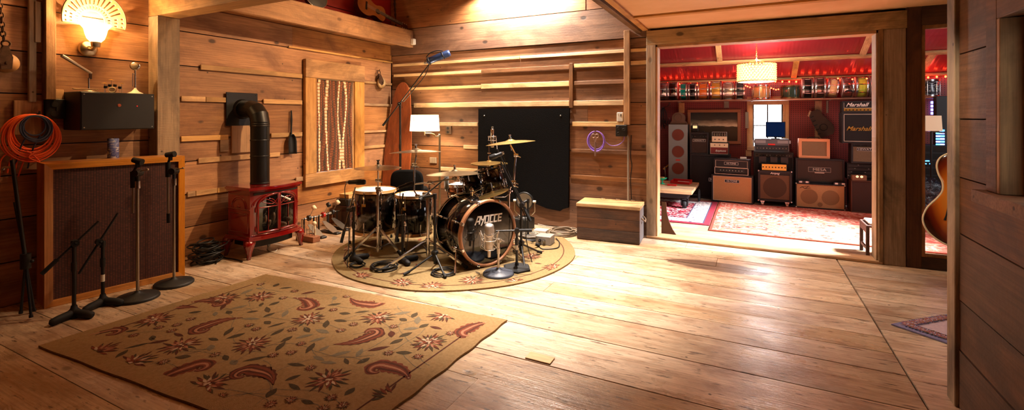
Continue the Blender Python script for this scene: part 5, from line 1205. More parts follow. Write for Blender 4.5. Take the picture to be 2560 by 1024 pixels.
for k in range(3):
    a = 2*PI*k/3+.2; d = V((math.cos(a), math.sin(a), 0)); b = MB(); b.cyl((0, 0, .24), d*.24+V((0, 0, ZR+.015)), .011, n=10); g = b.build('leg', M_chrome, t); b = MB(); b.ball(d*.24+V((0, 0, ZR+.013)), .017, 10); b.build('rubber_foot', M_rub, g)
# ============================================================ MICROPHONES, STANDS AND FLOOR THINGS AROUND THE KIT
def mic(p, d, L, r, label, body=None, head=None, taper=.8, cat='microphone', group=None):
    p = V(p); d = V(d).normalized(); t = thing('microphone', label, cat, p, 0, group)
    b = MB(); b.lathe([(r*.5*taper, -L*.5), (r*taper, -L*.46), (r*taper, -L*.05), (r, .0), (r, L*.08)], (0, 0, 0), d, 20); b.build('microphone_body', body or M_matte, t)
    b = MB(); b.lathe([(r*.98, L*.0801), (r, L*.1), (r, L*.42), (r*.8, L*.5), (.0, L*.5)], (0, 0, 0), d, 20); b.build('grille', head or mat('black mesh', c8(26, 26, 28), .6, .3), t)
    b = MB(); b.cyl(-d*L*.5, -d*L*.62, r*.55, n=12); b.build('plug', M_steel, t); return t
# floor tom microphones
p = FL(884, 652, ZR); D = DEP(p); p.z = ZR
boom_stand(p, DP(878, 520, D).z-ZR, DP(853, 606, D-.1), DP(888, 468, D+.16), 'low black boom stand before the larger floor tom', footrot=-.3, name='boom_stand', group='boom stands at the floor toms', rodcol=mat('dark chrome rod', c8(120, 112, 104), .25, 1.0))
mic(DP(892, 455, D+.18), RT*.98-FW*.1+Z_*.03, .17, .026, 'black microphone at the rim of the larger floor tom')
p = FL(1006, 655, ZR); p.z = ZR; D = DEP(p)
boom_stand(p, DP(1003, 540, D).z-ZR, DP(990, 604, D-.08), DP(1008, 483, D+.12), 'low black boom stand before the smaller floor tom', footrot=-.5, group='boom stands at the floor toms')
mic(DP(1015, 464, D+.14), RT*.9+FW*.25+Z_*.28, .14, .024, 'black microphone angled over the smaller floor tom')
# snare stand, black tripod before the bass drum
p = FL(1087, 673, ZR); p.z = ZR; D = DEP(p)
boom_stand(p, DP(1080, 488, D).z-ZR, DP(1048, 500, D-.05), DP(1117, 442, D+.75), 'black tripod boom stand reaching past the bass drum to the snare', feet='tripod', fpts=[FL(1015, 692), FL(1112, 698), FL(1094, 662)], group='black tripod stands')
mic(DP(1116, 455, D+.78), V((0, 0, 1)), .15, .026, 'pale grey microphone upright over the snare drum', body=mat('pale grey enamel', c8(150, 146, 138), .4, .4), head=mat('pale grey mesh', c8(136, 132, 126), .5, .5), taper=.95)
# tall boom stand in the corner
p = AT(1000, 6.1, 0); D = 6.1; A = DP(957, 314, D-.05); B = DP(1073, 160, D+.0)
boom_stand(p, DP(1002, 260, D).z, A, B, 'tall black boom stand behind the drum throne reaching up over the kit', feet='tripod', footrot=.3, group='black tripod stands')
MD = (RT*.93+Z_*.36).normalized(); t = mic(DP(1096, 143, D), MD, .32, .046, 'large blue-black microphone in a cradle high on the tall boom', body=mat('blue black metal', c8(44, 62, 104), .35, .5), head=mat('blue mesh', c8(52, 74, 124), .4, .5), taper=.95)
b = MB(); d = MD
for s in (-.4, .2): b.torus(d*s*.32, d, .050, .006, 24, 6)
n_ = Z_-d*Z_.dot(d); n_.normalize(); b.tube([d*-.15+n_*.055, d*-.08+n_*.09, d*.02+n_*.085, d*.08+n_*.055], .007, 8, smooth=4); b.build('cradle', M_matte, t)
b = MB(); K_ = DP(1002, 258, D); b.tube([B+V((.05, -.05, .03)), B-d*.05+V((.03, -.04, -.12)), B.lerp(A, .3)+V((.04, -.04, -.06)), B.lerp(A, .55)+V((.05, -.05, -.04)), K_+V((.07, -.08, -.02)), K_+V((.045, -.05, -.5)), K_+V((.045, -.05, -1.0))], .005, 6, smooth=8); one(b, 'microphone_cable', M_cable, 'black cable running down the tall boom stand', 'cable')
# stands right of the bass drum
p = FL(1303, 646, ZR); p.z = ZR; D = DEP(p)
boom_stand(p, DP(1303, 512, D).z-ZR, DP(1326, 552, D-.12), DP(1252, 405, D-.04), 'black tripod boom stand between the bass drum and the grey metal box', feet='tripod', fpts=[FL(1350, 637), FL(1312, 675), FL(1286, 634)], group='black tripod stands')
mic(DP(1240, 389, D-.03), -RT*.92-Z_*.36+FW*.1, .13, .026, 'black microphone over the rack tom beneath the golden crash cymbal')
p = FL(1292, 672, ZR); p.z = ZR; D = DEP(p)
boom_stand(p, DP(1294, 575, D).z-ZR, DP(1330, 575, D-.07), DP(1240, 577, D-.07), 'short black stand with white tape and level arm before the bass drum hoop', feet='slab', footrot=.2, tape=True, rodcol=M_matte)
p = FL(1320, 600); p = V((p.x, p.y, ZR)); D = DEP(p)
boom_stand(p, DP(1314, 500, D).z-ZR, DP(1322, 540, D), DP(1243, 372, D-.1), 'black round-base stand with a long boom to the silver overhead microphone', feet='round')
q = DP(1231, 345, D-.12); t = mic(q, -Z_, .20, .019, 'slim silver microphone hanging in a wire shock mount beside the golden crash cymbal', body=M_chrome, head=M_steel, taper=.95)
b = MB(); 
for z in (-.025, .02): b.torus((0, 0, z), Z_, .045, .003, 26, 6)
for k in range(8): a = k*PI/4; b.cyl((math.cos(a)*.045, math.sin(a)*.045, -.025), (math.cos(a+.5)*.045, math.sin(a+.5)*.045, .02), .002, n=5); b.cyl((math.cos(a)*.045, math.sin(a)*.045, .02), (math.cos(a)*.018, math.sin(a)*.018, 0), .0015, n=5)
b.cyl((.045, 0, 0), DP(1243, 372, D-.1)-q, .004, n=8); b.build('shock_mount', M_chrome, t)
# bass drum microphone on its round-base stand
p = FL(1246, 685, ZR); p.z = ZR; D = DEP(p); t = thing('microphone_stand', 'short silver stand with blue-grey round base before the bass drum head', 'microphone stand', p)
b = MB(); weight_base(b, .132); b.build('base', mat('blue grey iron', c8(58, 62, 72), .5, bump=(40, .2)), t)
zt_ = DP(1246, 602, D).z-ZR; b = MB(); b.cyl((0, 0, .05), (0, 0, zt_), .010, n=14); b.cyl((0, 0, zt_*.62), (0, 0, zt_*.62+.045), .0155, n=14); b.build('pole', M_steel, t)
b = MB(); b.box((0, 0, zt_+.006), (.045, .035, .035), .005); b.cyl(RT*.02+V((0, 0, zt_+.01)), RT*.05+V((0, 0, zt_-.005)), .006, n=8); b.build('swivel', M_steel, t)
q = DP(1223, 583, D-.0); t = thing('microphone', 'large silver studio microphone in a wire cradle before the lettered drum head', 'microphone', q)
M_sil = mat('champagne metal', c8(190, 182, 172), .35, .8)
b = MB(); b.lathe([(.036, -.03), (.043, -.025), (.043, .0), (.040, .003)], (0, 0, 0), n=30); b.cyl((0, 0, -.14), (0, 0, -.03), .034, n=24); b.cyl((0, 0, -.20), (0, 0, -.14), .014, n=14); b.build('microphone_body', M_sil, t)
b = MB(); b.lathe([(.041, .003), (.041, .058), (.036, .074), (.02, .083), (.0, .085)], (0, 0, 0), n=30); b.build('grille', mat('silver mesh', c8(168, 160, 152), .4, .8, bump=(260, .8)), t)
b = MB(); wm = mat('pale wire', c8(206, 196, 182), .35, .7)
def ring(R, z, n=8): return [V((math.cos(a)*R, math.sin(a)*R, z)) for a in [2*PI*i/n for i in range(n)]]
o1, o2, o3 = ring(.085, .015), ring(.062, -.055), ring(.075, -.115)
b.torus((0, 0, -.055), Z_, .062, .0035, 30, 6); b.torus((0, 0, -.135), Z_, .045, .003, 26, 6)
for k in range(8):
    b.cyl(o1[k], o2[k], .0025, n=6); b.cyl(o2[k], o3[(k+1) % 8], .0025, n=6)
    b.cyl(o1[k], o2[(k+1) % 8]*.75, .0012, n=5); b.cyl(o3[k], V((o3[k].x*.6, o3[k].y*.6, -.135)), .0018, n=6); b.cyl(o1[k], o1[k]+V((0, 0, -.02)), .003, n=6)
    if k % 2 == 0: b.cyl(o1[k], o3[k], .002, n=6)
b.cyl(RT*.062+V((0, 0, -.055)), RT*.07*1.0+V((0, 0, -.05)), .005, n=8); b.build('wire_cradle', wm, t)
# cables on the floor of the kit
def floor_coil(px, py, R, n, r, m, label, seed, z0=ZR, sq=.0, name='cable_coil'):
    c = FL(px, py, z0); rr = random.Random(seed); b = MB()
    for k in range(n):
        R1 = R*(1-.3*rr.random()); ox, oy = (rr.random()-.5)*R*.25, (rr.random()-.5)*R*.25; ph = rr.random()*6
        pts = [V((c.x+ox+math.cos(a)*R1*(1+.06*math.sin(2*a+ph)), c.y+oy+math.sin(a)*R1*(1+.06*math.cos(2*a+ph)), z0+r+.0005+k*r*1.1+.003*math.sin(3*a+ph)+.003)) for a in [i*2*PI/30 for i in range(30)]]; b.tube(pts, r, 6, closed=True)
    return one(b, name, m, label, 'cable')
floor_coil(958, 671, .115, 6, .0045, M_cable, 'black cable coil on the round rug before the stand at the larger floor tom', 1)
floor_coil(893, 664, .085, 3, .004, M_cable, 'loose black cable loop at the edge of the round rug', 2)
floor_coil(1110, 683, .11, 4, .0045, M_cable, 'thin black cable loops under the tripod before the bass drum', 3)
floor_coil(1408, 585, .17, 7, .0065, mat('beige grey cable', c8(128, 112, 94), .5), 'grey cable coil on the bare floor before the felt panel', 4, 0)
floor_coil(1322, 596, .12, 9, .0055, M_gcable, 'heaped pale cable beside the grey metal box', 6, ZR)
def cab(pts, r, m, label, k=8): b = MB(); b.tube(pts, r, 6, smooth=k); return one(b, 'microphone_cable', m, label, 'cable')
z = ZR+.006
f3 = lambda x, y, zz=z: V((*FL(x, y, zz).xy, zz))
cab([f3(1345, 606), f3(1352, 620), f3(1372, 622), f3(1395, 618), f3(1398, 605, .006+ZR), f3(1390, 595)], .005, M_cable, 'black cable looping round the front of the grey metal box')
cab([f3(1345, 560, .03), f3(1400, 572, .007), f3(1425, 574, .007), f3(1440, 579, .007), f3(1443, 584, .007)], .006, M_gcable, 'pale cable running along the wall foot to the trunk')
cab([DP(868, 455, 4.6), DP(862, 470, 4.6), DP(864, 500, 4.55), DP(872, 540, 4.5), DP(872, 600, 4.36), f3(868, 668)], .004, M_cable, 'black cable dropping from the microphone on the larger floor tom')
cab([DP(1003, 470, 4.5), DP(1000, 490, 4.45), DP(1008, 530, 4.4), DP(1020, 580, 4.4), DP(1014, 630, 4.4), f3(1004, 652)], .004, M_cable, 'black cable dropping from the microphone on the smaller floor tom')
cab([DP(1252, 380, 4.62), DP(1262, 400, 4.6), DP(1275, 450, 4.56), DP(1290, 495, 4.5), DP(1312, 540, 4.36), DP(1316, 600, 4.34), f3(1330, 655)], .004, M_cable, 'black cable running down beside the golden crash stand')
# grey metal box and smaller white box
A, B = FL(1339, 610, ZR), FL(1376, 614, ZR); dv = B-A; ang = math.atan2(dv.y, dv.x); t = thing('junction_box', 'grey metal junction box with two plugs at the edge of the round rug', 'box', V((A.x, A.y, ZR)), ang); M_gb = mat('grey hammered enamel', c8(158, 152, 146), .45, .2)
L_ = dv.length; b = MB(); b.box((L_/2, .075, .045), (L_, .15, .088), .003); b.build('box_body', M_gb, t)
b = MB()
for (x, z) in ((.012, .078), (L_-.012, .078), (.012, .012), (L_-.012, .012)): b.cyl((x, -.0002, z), (x, -.003, z), .004, n=8)
b.build('screw', M_steel, t)
for x, m_, nm in ((L_*.30, M_matte, 'socket'), (L_*.58, M_steel, 'plug')): b = MB(); b.cyl((x, 0, .045), (x, -.012, .045), .016, n=16); b.cyl((x, -.012, .045), (x, -.035, .042), .010, n=12); b.build(nm, m_, t)
q = FL(1347, 588); t = thing('adapter_box', 'small white box behind the grey metal junction box', 'box', V((q.x, q.y, 0))); b = MB(); b.box((0, 0.06, .028), (.15, .10, .054), .004, Matrix.Rotation(ang, 3, 'Z')); b.build('box_body', M_white, t)
# stage lamp standing on a black box
q = V((2.30, -.31, 0)); t = thing('speaker_box', 'low black box on the floor beneath the felt panel', 'box', q); b = MB(); b.box((0, 0, .0705), (.22, .18, .139), .004); b.build('box_body', M_black, t)
b = MB(); b.bx(-.10, .10, -.0935, -.0905, .015, .125, .001); b.build('front_grille', M_rub, t)
l0 = V((q.x+.02, q.y, .1405)); t = thing('stage_lamp', 'round black stage lamp with silver face standing on the low black box', 'lamp', l0); dn = (-FW+RT*-.35).normalized(); lc = V((0, 0, .20))
b = MB(); b.lathe([(.05, -.10), (.09, -.07), (.105, -.02), (.112, 0), (.108, .012), (.095, .012)], lc, dn, 36); b.build('housing', M_matte, t)
b = MB(); b.lathe([(.095, .0121), (.06, .002), (.058, .006), (.02, .014), (.0, .016)], lc+dn*.0, dn, 36); b.build('lamp_face', mat('lamp face', c8(190, 178, 156), .3, .8), t)
b = MB(); sd = dn.cross(Z_).normalized(); b.tube([lc+sd*.125, lc+sd*.125-Z_*.12, -sd*-.06+V((0, 0, .012)), -sd*.06+V((0, 0, .012)), lc-sd*.125-Z_*.12, lc-sd*.125], .008, 8); b.build('yoke', M_nick, t)
b = MB()
for s in (-1, 1): b = MB(); b.cyl(lc+sd*s*.105, lc+sd*s*.14, .016, n=12); b.build('knob', M_white, t)
pass; b = MB(); b.lathe([(.085, 0), (.085, .012), (.02, .02)], (0, 0, 0), n=24); b.build('base', M_matte, t)
# floor lamp behind the kit
q = W2(1099, 400, -.30); t = thing('floor_lamp', 'lit floor lamp with leaf patterned drum shade and swing arm beside the corner', 'lamp', (q.x, q.y, 0)); D = DEP(q); L = lambda x, y, dd=0: DP(x, y, D+dd)-q.xy.to_3d()
M_bn = mat('aged nickel', c8(158, 146, 122), .35, .9)
b = MB(); b.lathe([(.13, 0), (.13, .012), (.04, .025), (.015, .04)], (0, 0, 0), n=30); b.build('base', M_bn, t)
zp = L(1099, 338).z; b = MB(); b.cyl((0, 0, .03), (0, 0, zp), .014, n=14); b.ball((0, 0, zp+.005), .016, 10); b.build('pole', M_bn, t)
sc_ = L(1062, 307, -.02); sc_.y -= 0; b = MB(); e1 = L(1086, 336, -.03); b.tube([(0, 0, zp-.01), L(1088, 341, -.02), e1, L(1078, 333, -.03), V((sc_.x, sc_.y, L(1062, 333).z))], .008, 8); b.cyl((sc_.x, sc_.y, L(1062, 338).z), (sc_.x, sc_.y, sc_.z), .009, n=10); b.build('swing_arm', M_bn, t)
zs0, zs1 = L(1062, 327).z, L(1062, 287).z; g = NT('lit linen shade'); vo = g.n('ShaderNodeTexVoronoi'); vo.feature = 'SMOOTH_F1'; g.l(g.vmath('MULTIPLY', g.coord(), (16, 16, 9)), vo.inputs['Vector']); vo.inputs['Scale'].default_value = 1.0
lf = g.ramp(vo.outputs['Distance'], [(.22, c8(238, 206, 140)), (.30, c8(255, 240, 200))]); g.l(lf, g.b.inputs['Base Color']); g.l(lf, g.b.inputs['Emission Color']); g.b.inputs['Emission Strength'].default_value = 2.2
b = MB(); b.lathe([(.195, 0), (.18, zs1-zs0), (.178, zs1-zs0), (.193, 0)], (sc_.x, sc_.y, zs0), n=44, caps=False); b.build('lamp_shade', g.m, t); LAMP = V((q.x+sc_.x, q.y+sc_.y, (zs0+zs1)/2))
b = MB(); b.ball((sc_.x, sc_.y, sc_.z+.02), .03, 12); b.build('bulb', mat('lit bulb', (1, 1, 1, 1)), t)
# drum pedals by the wall
def pedal(heel, ang, label, beater, plate, first=None):
    t = thing('drum_pedal', label, 'pedal', heel, ang, 'bass drum pedals by the wall'); L = .27    # heel at origin, toe toward +x
    b = MB(); b.prism([(-.01, -.035), (L, -.045), (L, .045), (-.01, .035)], (0, 0, .002), X_, Y_, .008); b.build('base_plate', M_matte, t)
    a = math.radians(24); u_ = V((math.cos(a), 0, math.sin(a))); b = MB(); o_ = []
    for i in range(13): s = i/12; o_.append((s*.25, .034+.012*math.sin(s*PI*1.2)-.006*s*s))
    b.prism(o_ + [(x, -y) for x, y in o_[::-1]], (.005, 0, .012), u_, Y_, .006); b.build('footboard', plate, t)
    b = MB(); b.box((-.03, 0, .012), (.06, .068, .018), .004); b.build('heel_plate', M_matte, t)
    for s in (-1, 1): b = MB(); b.box((L-.03, s*.06, .105), (.02, .014, .19), .003); b.build('post', M_matte, t)
    b = MB(); b.cyl((L-.03, -.11, .19), (L-.03, .075, .19), .008, n=10); b.build('axle', M_steel, t)
    b = MB(); b.cyl((L-.03, -.014, .19), (L-.03, .014, .19), .032, n=20); b.build('cam', mat('red cam', c8(180, 30, 20), .4) if beater else M_matte, t)
    b = MB(); e = V((L-.13, 0, .32)); b.cyl((L-.03, 0, .19), e, .0035, n=8); b.build('beater_rod', M_steel, t)
    b = MB(); dd = (e-V((L-.03, 0, .19))).normalized(); b.lathe([(.01, -.025), (.022, -.02), (.024, .02), (.012, .026)], e, dd.cross(Y_), 18); b.build('beater', M_matte if beater else M_cream, t)
    b = MB(); b.cyl((.24, 0, .105), (L-.03, 0, .165), .004, n=8); b.cyl((L-.01, .075, .03), (L-.01, .075, .19), .007, n=8); b.build('spring', M_chrome, t)
    return t
M_al = mat('cast alloy', c8(178, 166, 152), .35, .9)
pedal(V((.455, -1.475, 0)), PI-.12, 'silver bass drum pedal with red cam in the middle of the row by the wall', True, M_al)
pedal(V((.42, -1.30, 0)), PI-.10, 'bass drum pedal with pale beater closest to the floor toms', False, mat('scuffed alloy', c8(130, 120, 110), .4, .9))
pedal(V((.45, -1.68, 0)), PI-.14, 'dull bass drum pedal closest to the red stove and mallet block', False, mat('dull alloy', c8(150, 138, 122), .5, .7))
# mallet block
t = thing('mallet_block', 'wooden block holding steel rods beside the red stove', 'block', (.565, -1.89, 0)); b = MB(); b.r = .3; b.bx(-.27, 0, 0, .095, .001, .062, .003); b.build('block', wood('red brown block', c8(150, 82, 38), c8(190, 116, 62), 'X', knots=0), t)
b = MB()
for k in range(6): b.cyl((-.24+.042*k, .05, .0625), (-.245+.044*k, .05, .15+.02*math.sin(k*2)), .003, n=8)
b.build('rod', M_steel, t)
t = thing('mallet', 'small pale wooden mallet standing on the wooden rod block', 'mallet', (.51, -1.815, .0625)); b = MB(); b.cyl((0, 0, 0), (-.01, 0, .115), .008, .010, n=10); b.build('handle', M_cream, t); b = MB(); b.ball((-.012, 0, .13), .024, 14); b.build('mallet_head', M_cream, t)
# small cabinet by the wall with things on it
q = V((.23, -1.02, 0)); t = thing('small_cabinet', 'small dark wooden cabinet by the wall behind the larger floor tom', 'cabinet', q)
M_mah = wood('mahogany', c8(58, 22, 12), c8(92, 40, 22), 'Z', knots=0, rough=.35); b = MB(); b.bx(-.13, .13, -.15, .15, .03, .235, .003); b.build('cabinet_body', M_mah, t)
b = MB(); b.bx(-.14, .14, -.16, .16, .2355, .25, .003); b.build('top', M_mah, t)
for x in (-.11, .11):
    for y in (-.13, .13): b = MB(); b.box((x, y, .015), (.025, .025, .029), .002); b.build('foot', M_mah, t)
b = MB(); b.box((.22, -1.04, .2905), (.20, .24, .08), .004); one(b, 'black_case', M_black, 'flat black case on the small dark cabinet', 'case')
b = MB(); b.box((.20, -1.0, .3535), (.16, .22, .045), .003); b.box((.2, -1.0, .3805), (.165, .225, .008), .001); one(b, 'cardboard_box', mat('tan card', c8(206, 162, 102), .7), 'tan cardboard box on the black case behind the larger floor tom', 'box')
b = MB(); b.box((.345, -1.05, .318), (.03, .05, .075), .004); q_ = V((.3605, -1.05, .318)); b.cyl(q_, q_+X_*.003, .008, n=10); one(b, 'tuner', mat('teal plastic', c8(96, 170, 176), .4), 'small teal gadget leaning on the black case', 'gadget')
# ============================================================ BACK ROOM: RUGS, TABLE, BENCH
M_persR = NT('persian red field')
def persian(name, field, motif, pale, scale):
    n = NT(name); p = n.coord(); v = n.n('ShaderNodeTexVoronoi'); v.inputs['Scale'].default_value = scale; n.l(n.vmath('MULTIPLY', p, (1, 1, 0)), v.inputs['Vector'])
    a = n.ramp(v.outputs['Distance'], [(.12, pale), (.18, motif), (.34, motif), (.42, field)])
    b = n.noise(n.vmath('MULTIPLY', p, (1, 1, 0)), scale*1.7, 4, .6, 1.5); c = n.mix(n.ramp(b, [(.52, (0, 0, 0)), (.6, (1, 1, 1))]), a, pale)
    n.l(c, n.b.inputs['Base Color']); n.b.inputs['Roughness'].default_value = .95; n.b.inputs['Specular IOR Level'].default_value = .1; return n.m
def rect_rug(x0, x1, y0, y1, z, bands, name, mats, label):
    b = MB(); b.bx(x0, x1, y0, y1, .0015, z, .002); k = 0
    for ins_, m in bands: k += 1; b.m = m; b.add([(x0+ins_, y0+ins_, z+.0004*k), (x1-ins_, y0+ins_, z+.0004*k), (x1-ins_, y1-ins_, z+.0004*k), (x0+ins_, y1-ins_, z+.0004*k)], [(0, 1, 2, 3)])
    return one(b, name, mats, label, 'rug')
Mb = mat('crimson border', c8(140, 20, 44), .95); Mi = persian('ivory band', c8(206, 196, 190), c8(70, 60, 90), c8(226, 220, 214), 16); Mn = mat('navy line', c8(64, 56, 84), .95)
rect_rug(2.75, 4.285, .885, 2.66, .011, [(.07, 2), (.085, 1), (.29, 2), (.305, 3)], 'persian_rug', [Mb, Mi, Mn, persian('crimson field', c8(140, 22, 40), c8(96, 14, 40), c8(214, 190, 184), 9)], 'crimson rug with wide ivory border under the low cart table')
Mo = mat('brick border', c8(150, 56, 36), .95); Mp = persian('pale rose field', c8(206, 104, 84), c8(176, 66, 56), c8(226, 176, 150), 7)
rect_rug(4.30, 7.4, .61, 2.70, .012, [(.03, 1), (.10, 2), (.12, 1), (.22, 2), (.24, 1)], 'pink_rug', [Mo, Mp, persian('rose band', c8(214, 130, 108), c8(178, 76, 62), c8(232, 196, 176), 15)], 'large rose and brick patterned rug in front of the amplifiers')
# low factory cart table
t = thing('cart_table', 'low factory cart table with thick wooden top and iron wheels on the crimson rug', 'table', (3.4, 2.33, .0135)); b = MB()
for k in range(6): b.r = k*.17+.05; b.bx(2.80, 3.99, 1.80+k*.18, 1.80+k*.18+.177, .225, .272, .003)
b.build('table_top', wood('cart top', c8(196, 150, 96), c8(236, 204, 158), 'X', knots=.2, stain=c8(150, 110, 70)), t, True)
b = MB()
for (x0, x1, y0, y1) in ((2.85, 3.93, 1.85, 1.92), (2.85, 3.93, 2.75, 2.82), (2.85, 2.92, 1.921, 2.749), (3.86, 3.93, 1.921, 2.749)): b.bx(x0, x1, y0, y1, .155, .2245, .003)
b.build('iron_frame', M_matte, t, True)
for (x, y) in ((3.88, 1.885), (2.95, 1.885)):
    b = MB(); b.bx(x-.05, x-.035, y-.04, y+.04, .05, .155); b.bx(x+.035, x+.05, y-.04, y+.04, .05, .155); b.bx(x-.05, x+.05, y-.04, y+.04, .135, .155); b.build('caster_fork', M_matte, t, True); b = MB(); b.lathe([(.02, -.03), (.055, -.03), (.058, 0), (.055, .03), (.02, .03)], (x, y, .0725), X_, 22); b.build('wheel', M_rub, t, True)
for x in (2.83, 4.02):
    b = MB(); b.torus((x, 2.55, .1135), X_, .085, .014, 30, 8); 
    for k in range(6): a = k*PI/3; b.cyl((x, 2.55, .1135), (x, 2.55+.08*math.cos(a), .1135+.08*math.sin(a)), .007, n=6)
    b.cyl((x-.02, 2.55, .1135), (x+.02, 2.55, .1135), .02, n=12); b.cyl((x, 2.55, .1135), (x-.1 if x > 3 else x+.1, 2.55, .1135), .012, n=10); b.cyl((x-.1 if x > 3 else x+.1, 2.55, .1135), (x-.1 if x > 3 else x+.1, 2.55, .18), .014, n=8); b.build('spoked_wheel', M_rub, t, True)
zt = .273
def ont(px, py): p = FL(px, py, zt); return V((p.x, p.y, zt))
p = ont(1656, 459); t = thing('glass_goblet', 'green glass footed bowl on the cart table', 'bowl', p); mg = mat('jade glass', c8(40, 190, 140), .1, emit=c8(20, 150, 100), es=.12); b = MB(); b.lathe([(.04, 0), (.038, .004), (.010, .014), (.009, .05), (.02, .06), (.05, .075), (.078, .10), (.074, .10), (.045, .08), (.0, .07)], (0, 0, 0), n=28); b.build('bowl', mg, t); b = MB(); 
for k in range(4): b.ball((.02*math.cos(k*1.7), .02*math.sin(k*1.7), .095), .018, 8)
one(b, 'nuts', mat('candied nuts', c8(206, 150, 90), .6), 'few tan nuts heaped in the green glass bowl', 'nuts').location = p
p = ont(1664, 447); t = thing('desk_microphone', 'golden microphone tilted on a chrome desk stand on the cart table', 'microphone', p); D = DEP(p); b = MB(); b.lathe([(.05, 0), (.05, .008), (.012, .02)], (0, 0, 0), n=24); b.build('base', M_chrome, t); b = MB(); k = DP(1662, 420, D)-p; b.cyl((0, 0, .01), (k.x, k.y, k.z), .007, n=10); b.box((k.x, k.y, k.z), (.03, .03, .05), .004); b.build('stem', M_chrome, t); b = MB(); e = DP(1686, 402, D)-p; s_ = k+(k-e)*.15; b.cyl(s_, e, .017, .021, n=14); b.build('microphone_body', M_gold, t)
Mrc = mat('red case', c8(190, 26, 22), .35)
p = ont(1703, 458); t = thing('red_case', 'flat open red case lying on the cart table', 'case', p, -.1); b = MB(); b.bx(-.15, .15, -.10, -.09, .001, .04, .002); b.bx(-.15, .15, .09, .10, .001, .06, .002); b.bx(-.15, -.14, -.089, .089, .001, .05, .002); b.bx(.14, .15, -.089, .089, .001, .04, .002); b.bx(-.139, .139, -.089, .089, .001, .006); b.build('tray', Mrc, t); b = MB(); b.bx(-.06, .12, -.07, .06, .0065, .03, .003); b.build('paper', M_white, t)
p = ont(1680, 464); b = MB(); b.box(p+V((0, 0, .013)), (.14, .05, .024), .004); one(b, 'red_box', Mrc, 'small red box beside the open red case on the cart table', 'box')
p = ont(1741, 453); t = thing('desk_clock', 'small round silver dial on the far corner of the cart table', 'clock', p); b = MB(); b.box((0, 0, .015), (.06, .05, .028), .004); b.build('base', M_matte, t); b = MB(); b.lathe([(.03, -.015), (.04, -.01), (.04, .012), (.034, .014)], (0, 0, .066), -FW, 24); b.build('housing', M_chrome, t); b = MB(); b.lathe([(.034, .0141), (0, .0145)], (0, 0, .066), -FW, 20); b.build('dial', M_cream, t)
# bench beside the doorway, curved panel at its other side
t = thing('bench', 'low brown wooden bench just inside the doorway', 'bench', (5.88, .28, 0)); M_bn2 = wood('bench brown', c8(86, 50, 34), c8(124, 78, 54), 'Y', knots=0)
for (x, y) in ((5.745, .43), (5.745, .15), (6.03, .43), (6.03, .15)): b = MB(); b.box((x, y, .145), (.028, .028, .288), .002); b.build('leg', M_bn2, t, True)
b = MB(); b.bx(5.732, 6.044, .137, .444, .29, .31, .003); b.build('seat', M_bn2, t, True)
for x in (5.745, 6.03): b = MB(); b.bx(x-.012, x+.012, .166, .415, .235, .2895, .001); b.build('rail', M_bn2, t, True); b = MB(); b.bx(x-.009, x+.009, .166, .415, .07, .095, .001); b.build('stretcher', M_bn2, t, True)
b = MB(); b.bx(5.76, 6.02, .16, .42, .3105, .335, .008); one(b, 'seat_pad', M_white, 'white pad lying on the low brown bench', 'cushion')
b = MB(); out = [(0, 0), (.16, 0), (.12, .06), (.085, .14), (.06, .24), (.05, .36), (.0, .36)]; b.prism(out, (3.826, .20, .013), X_, Z_, .02); one(b, 'curved_panel', mat('dark brown veneer', c8(70, 40, 24), .4), 'dark brown curved wooden panel standing inside the doorway jamb', 'panel')
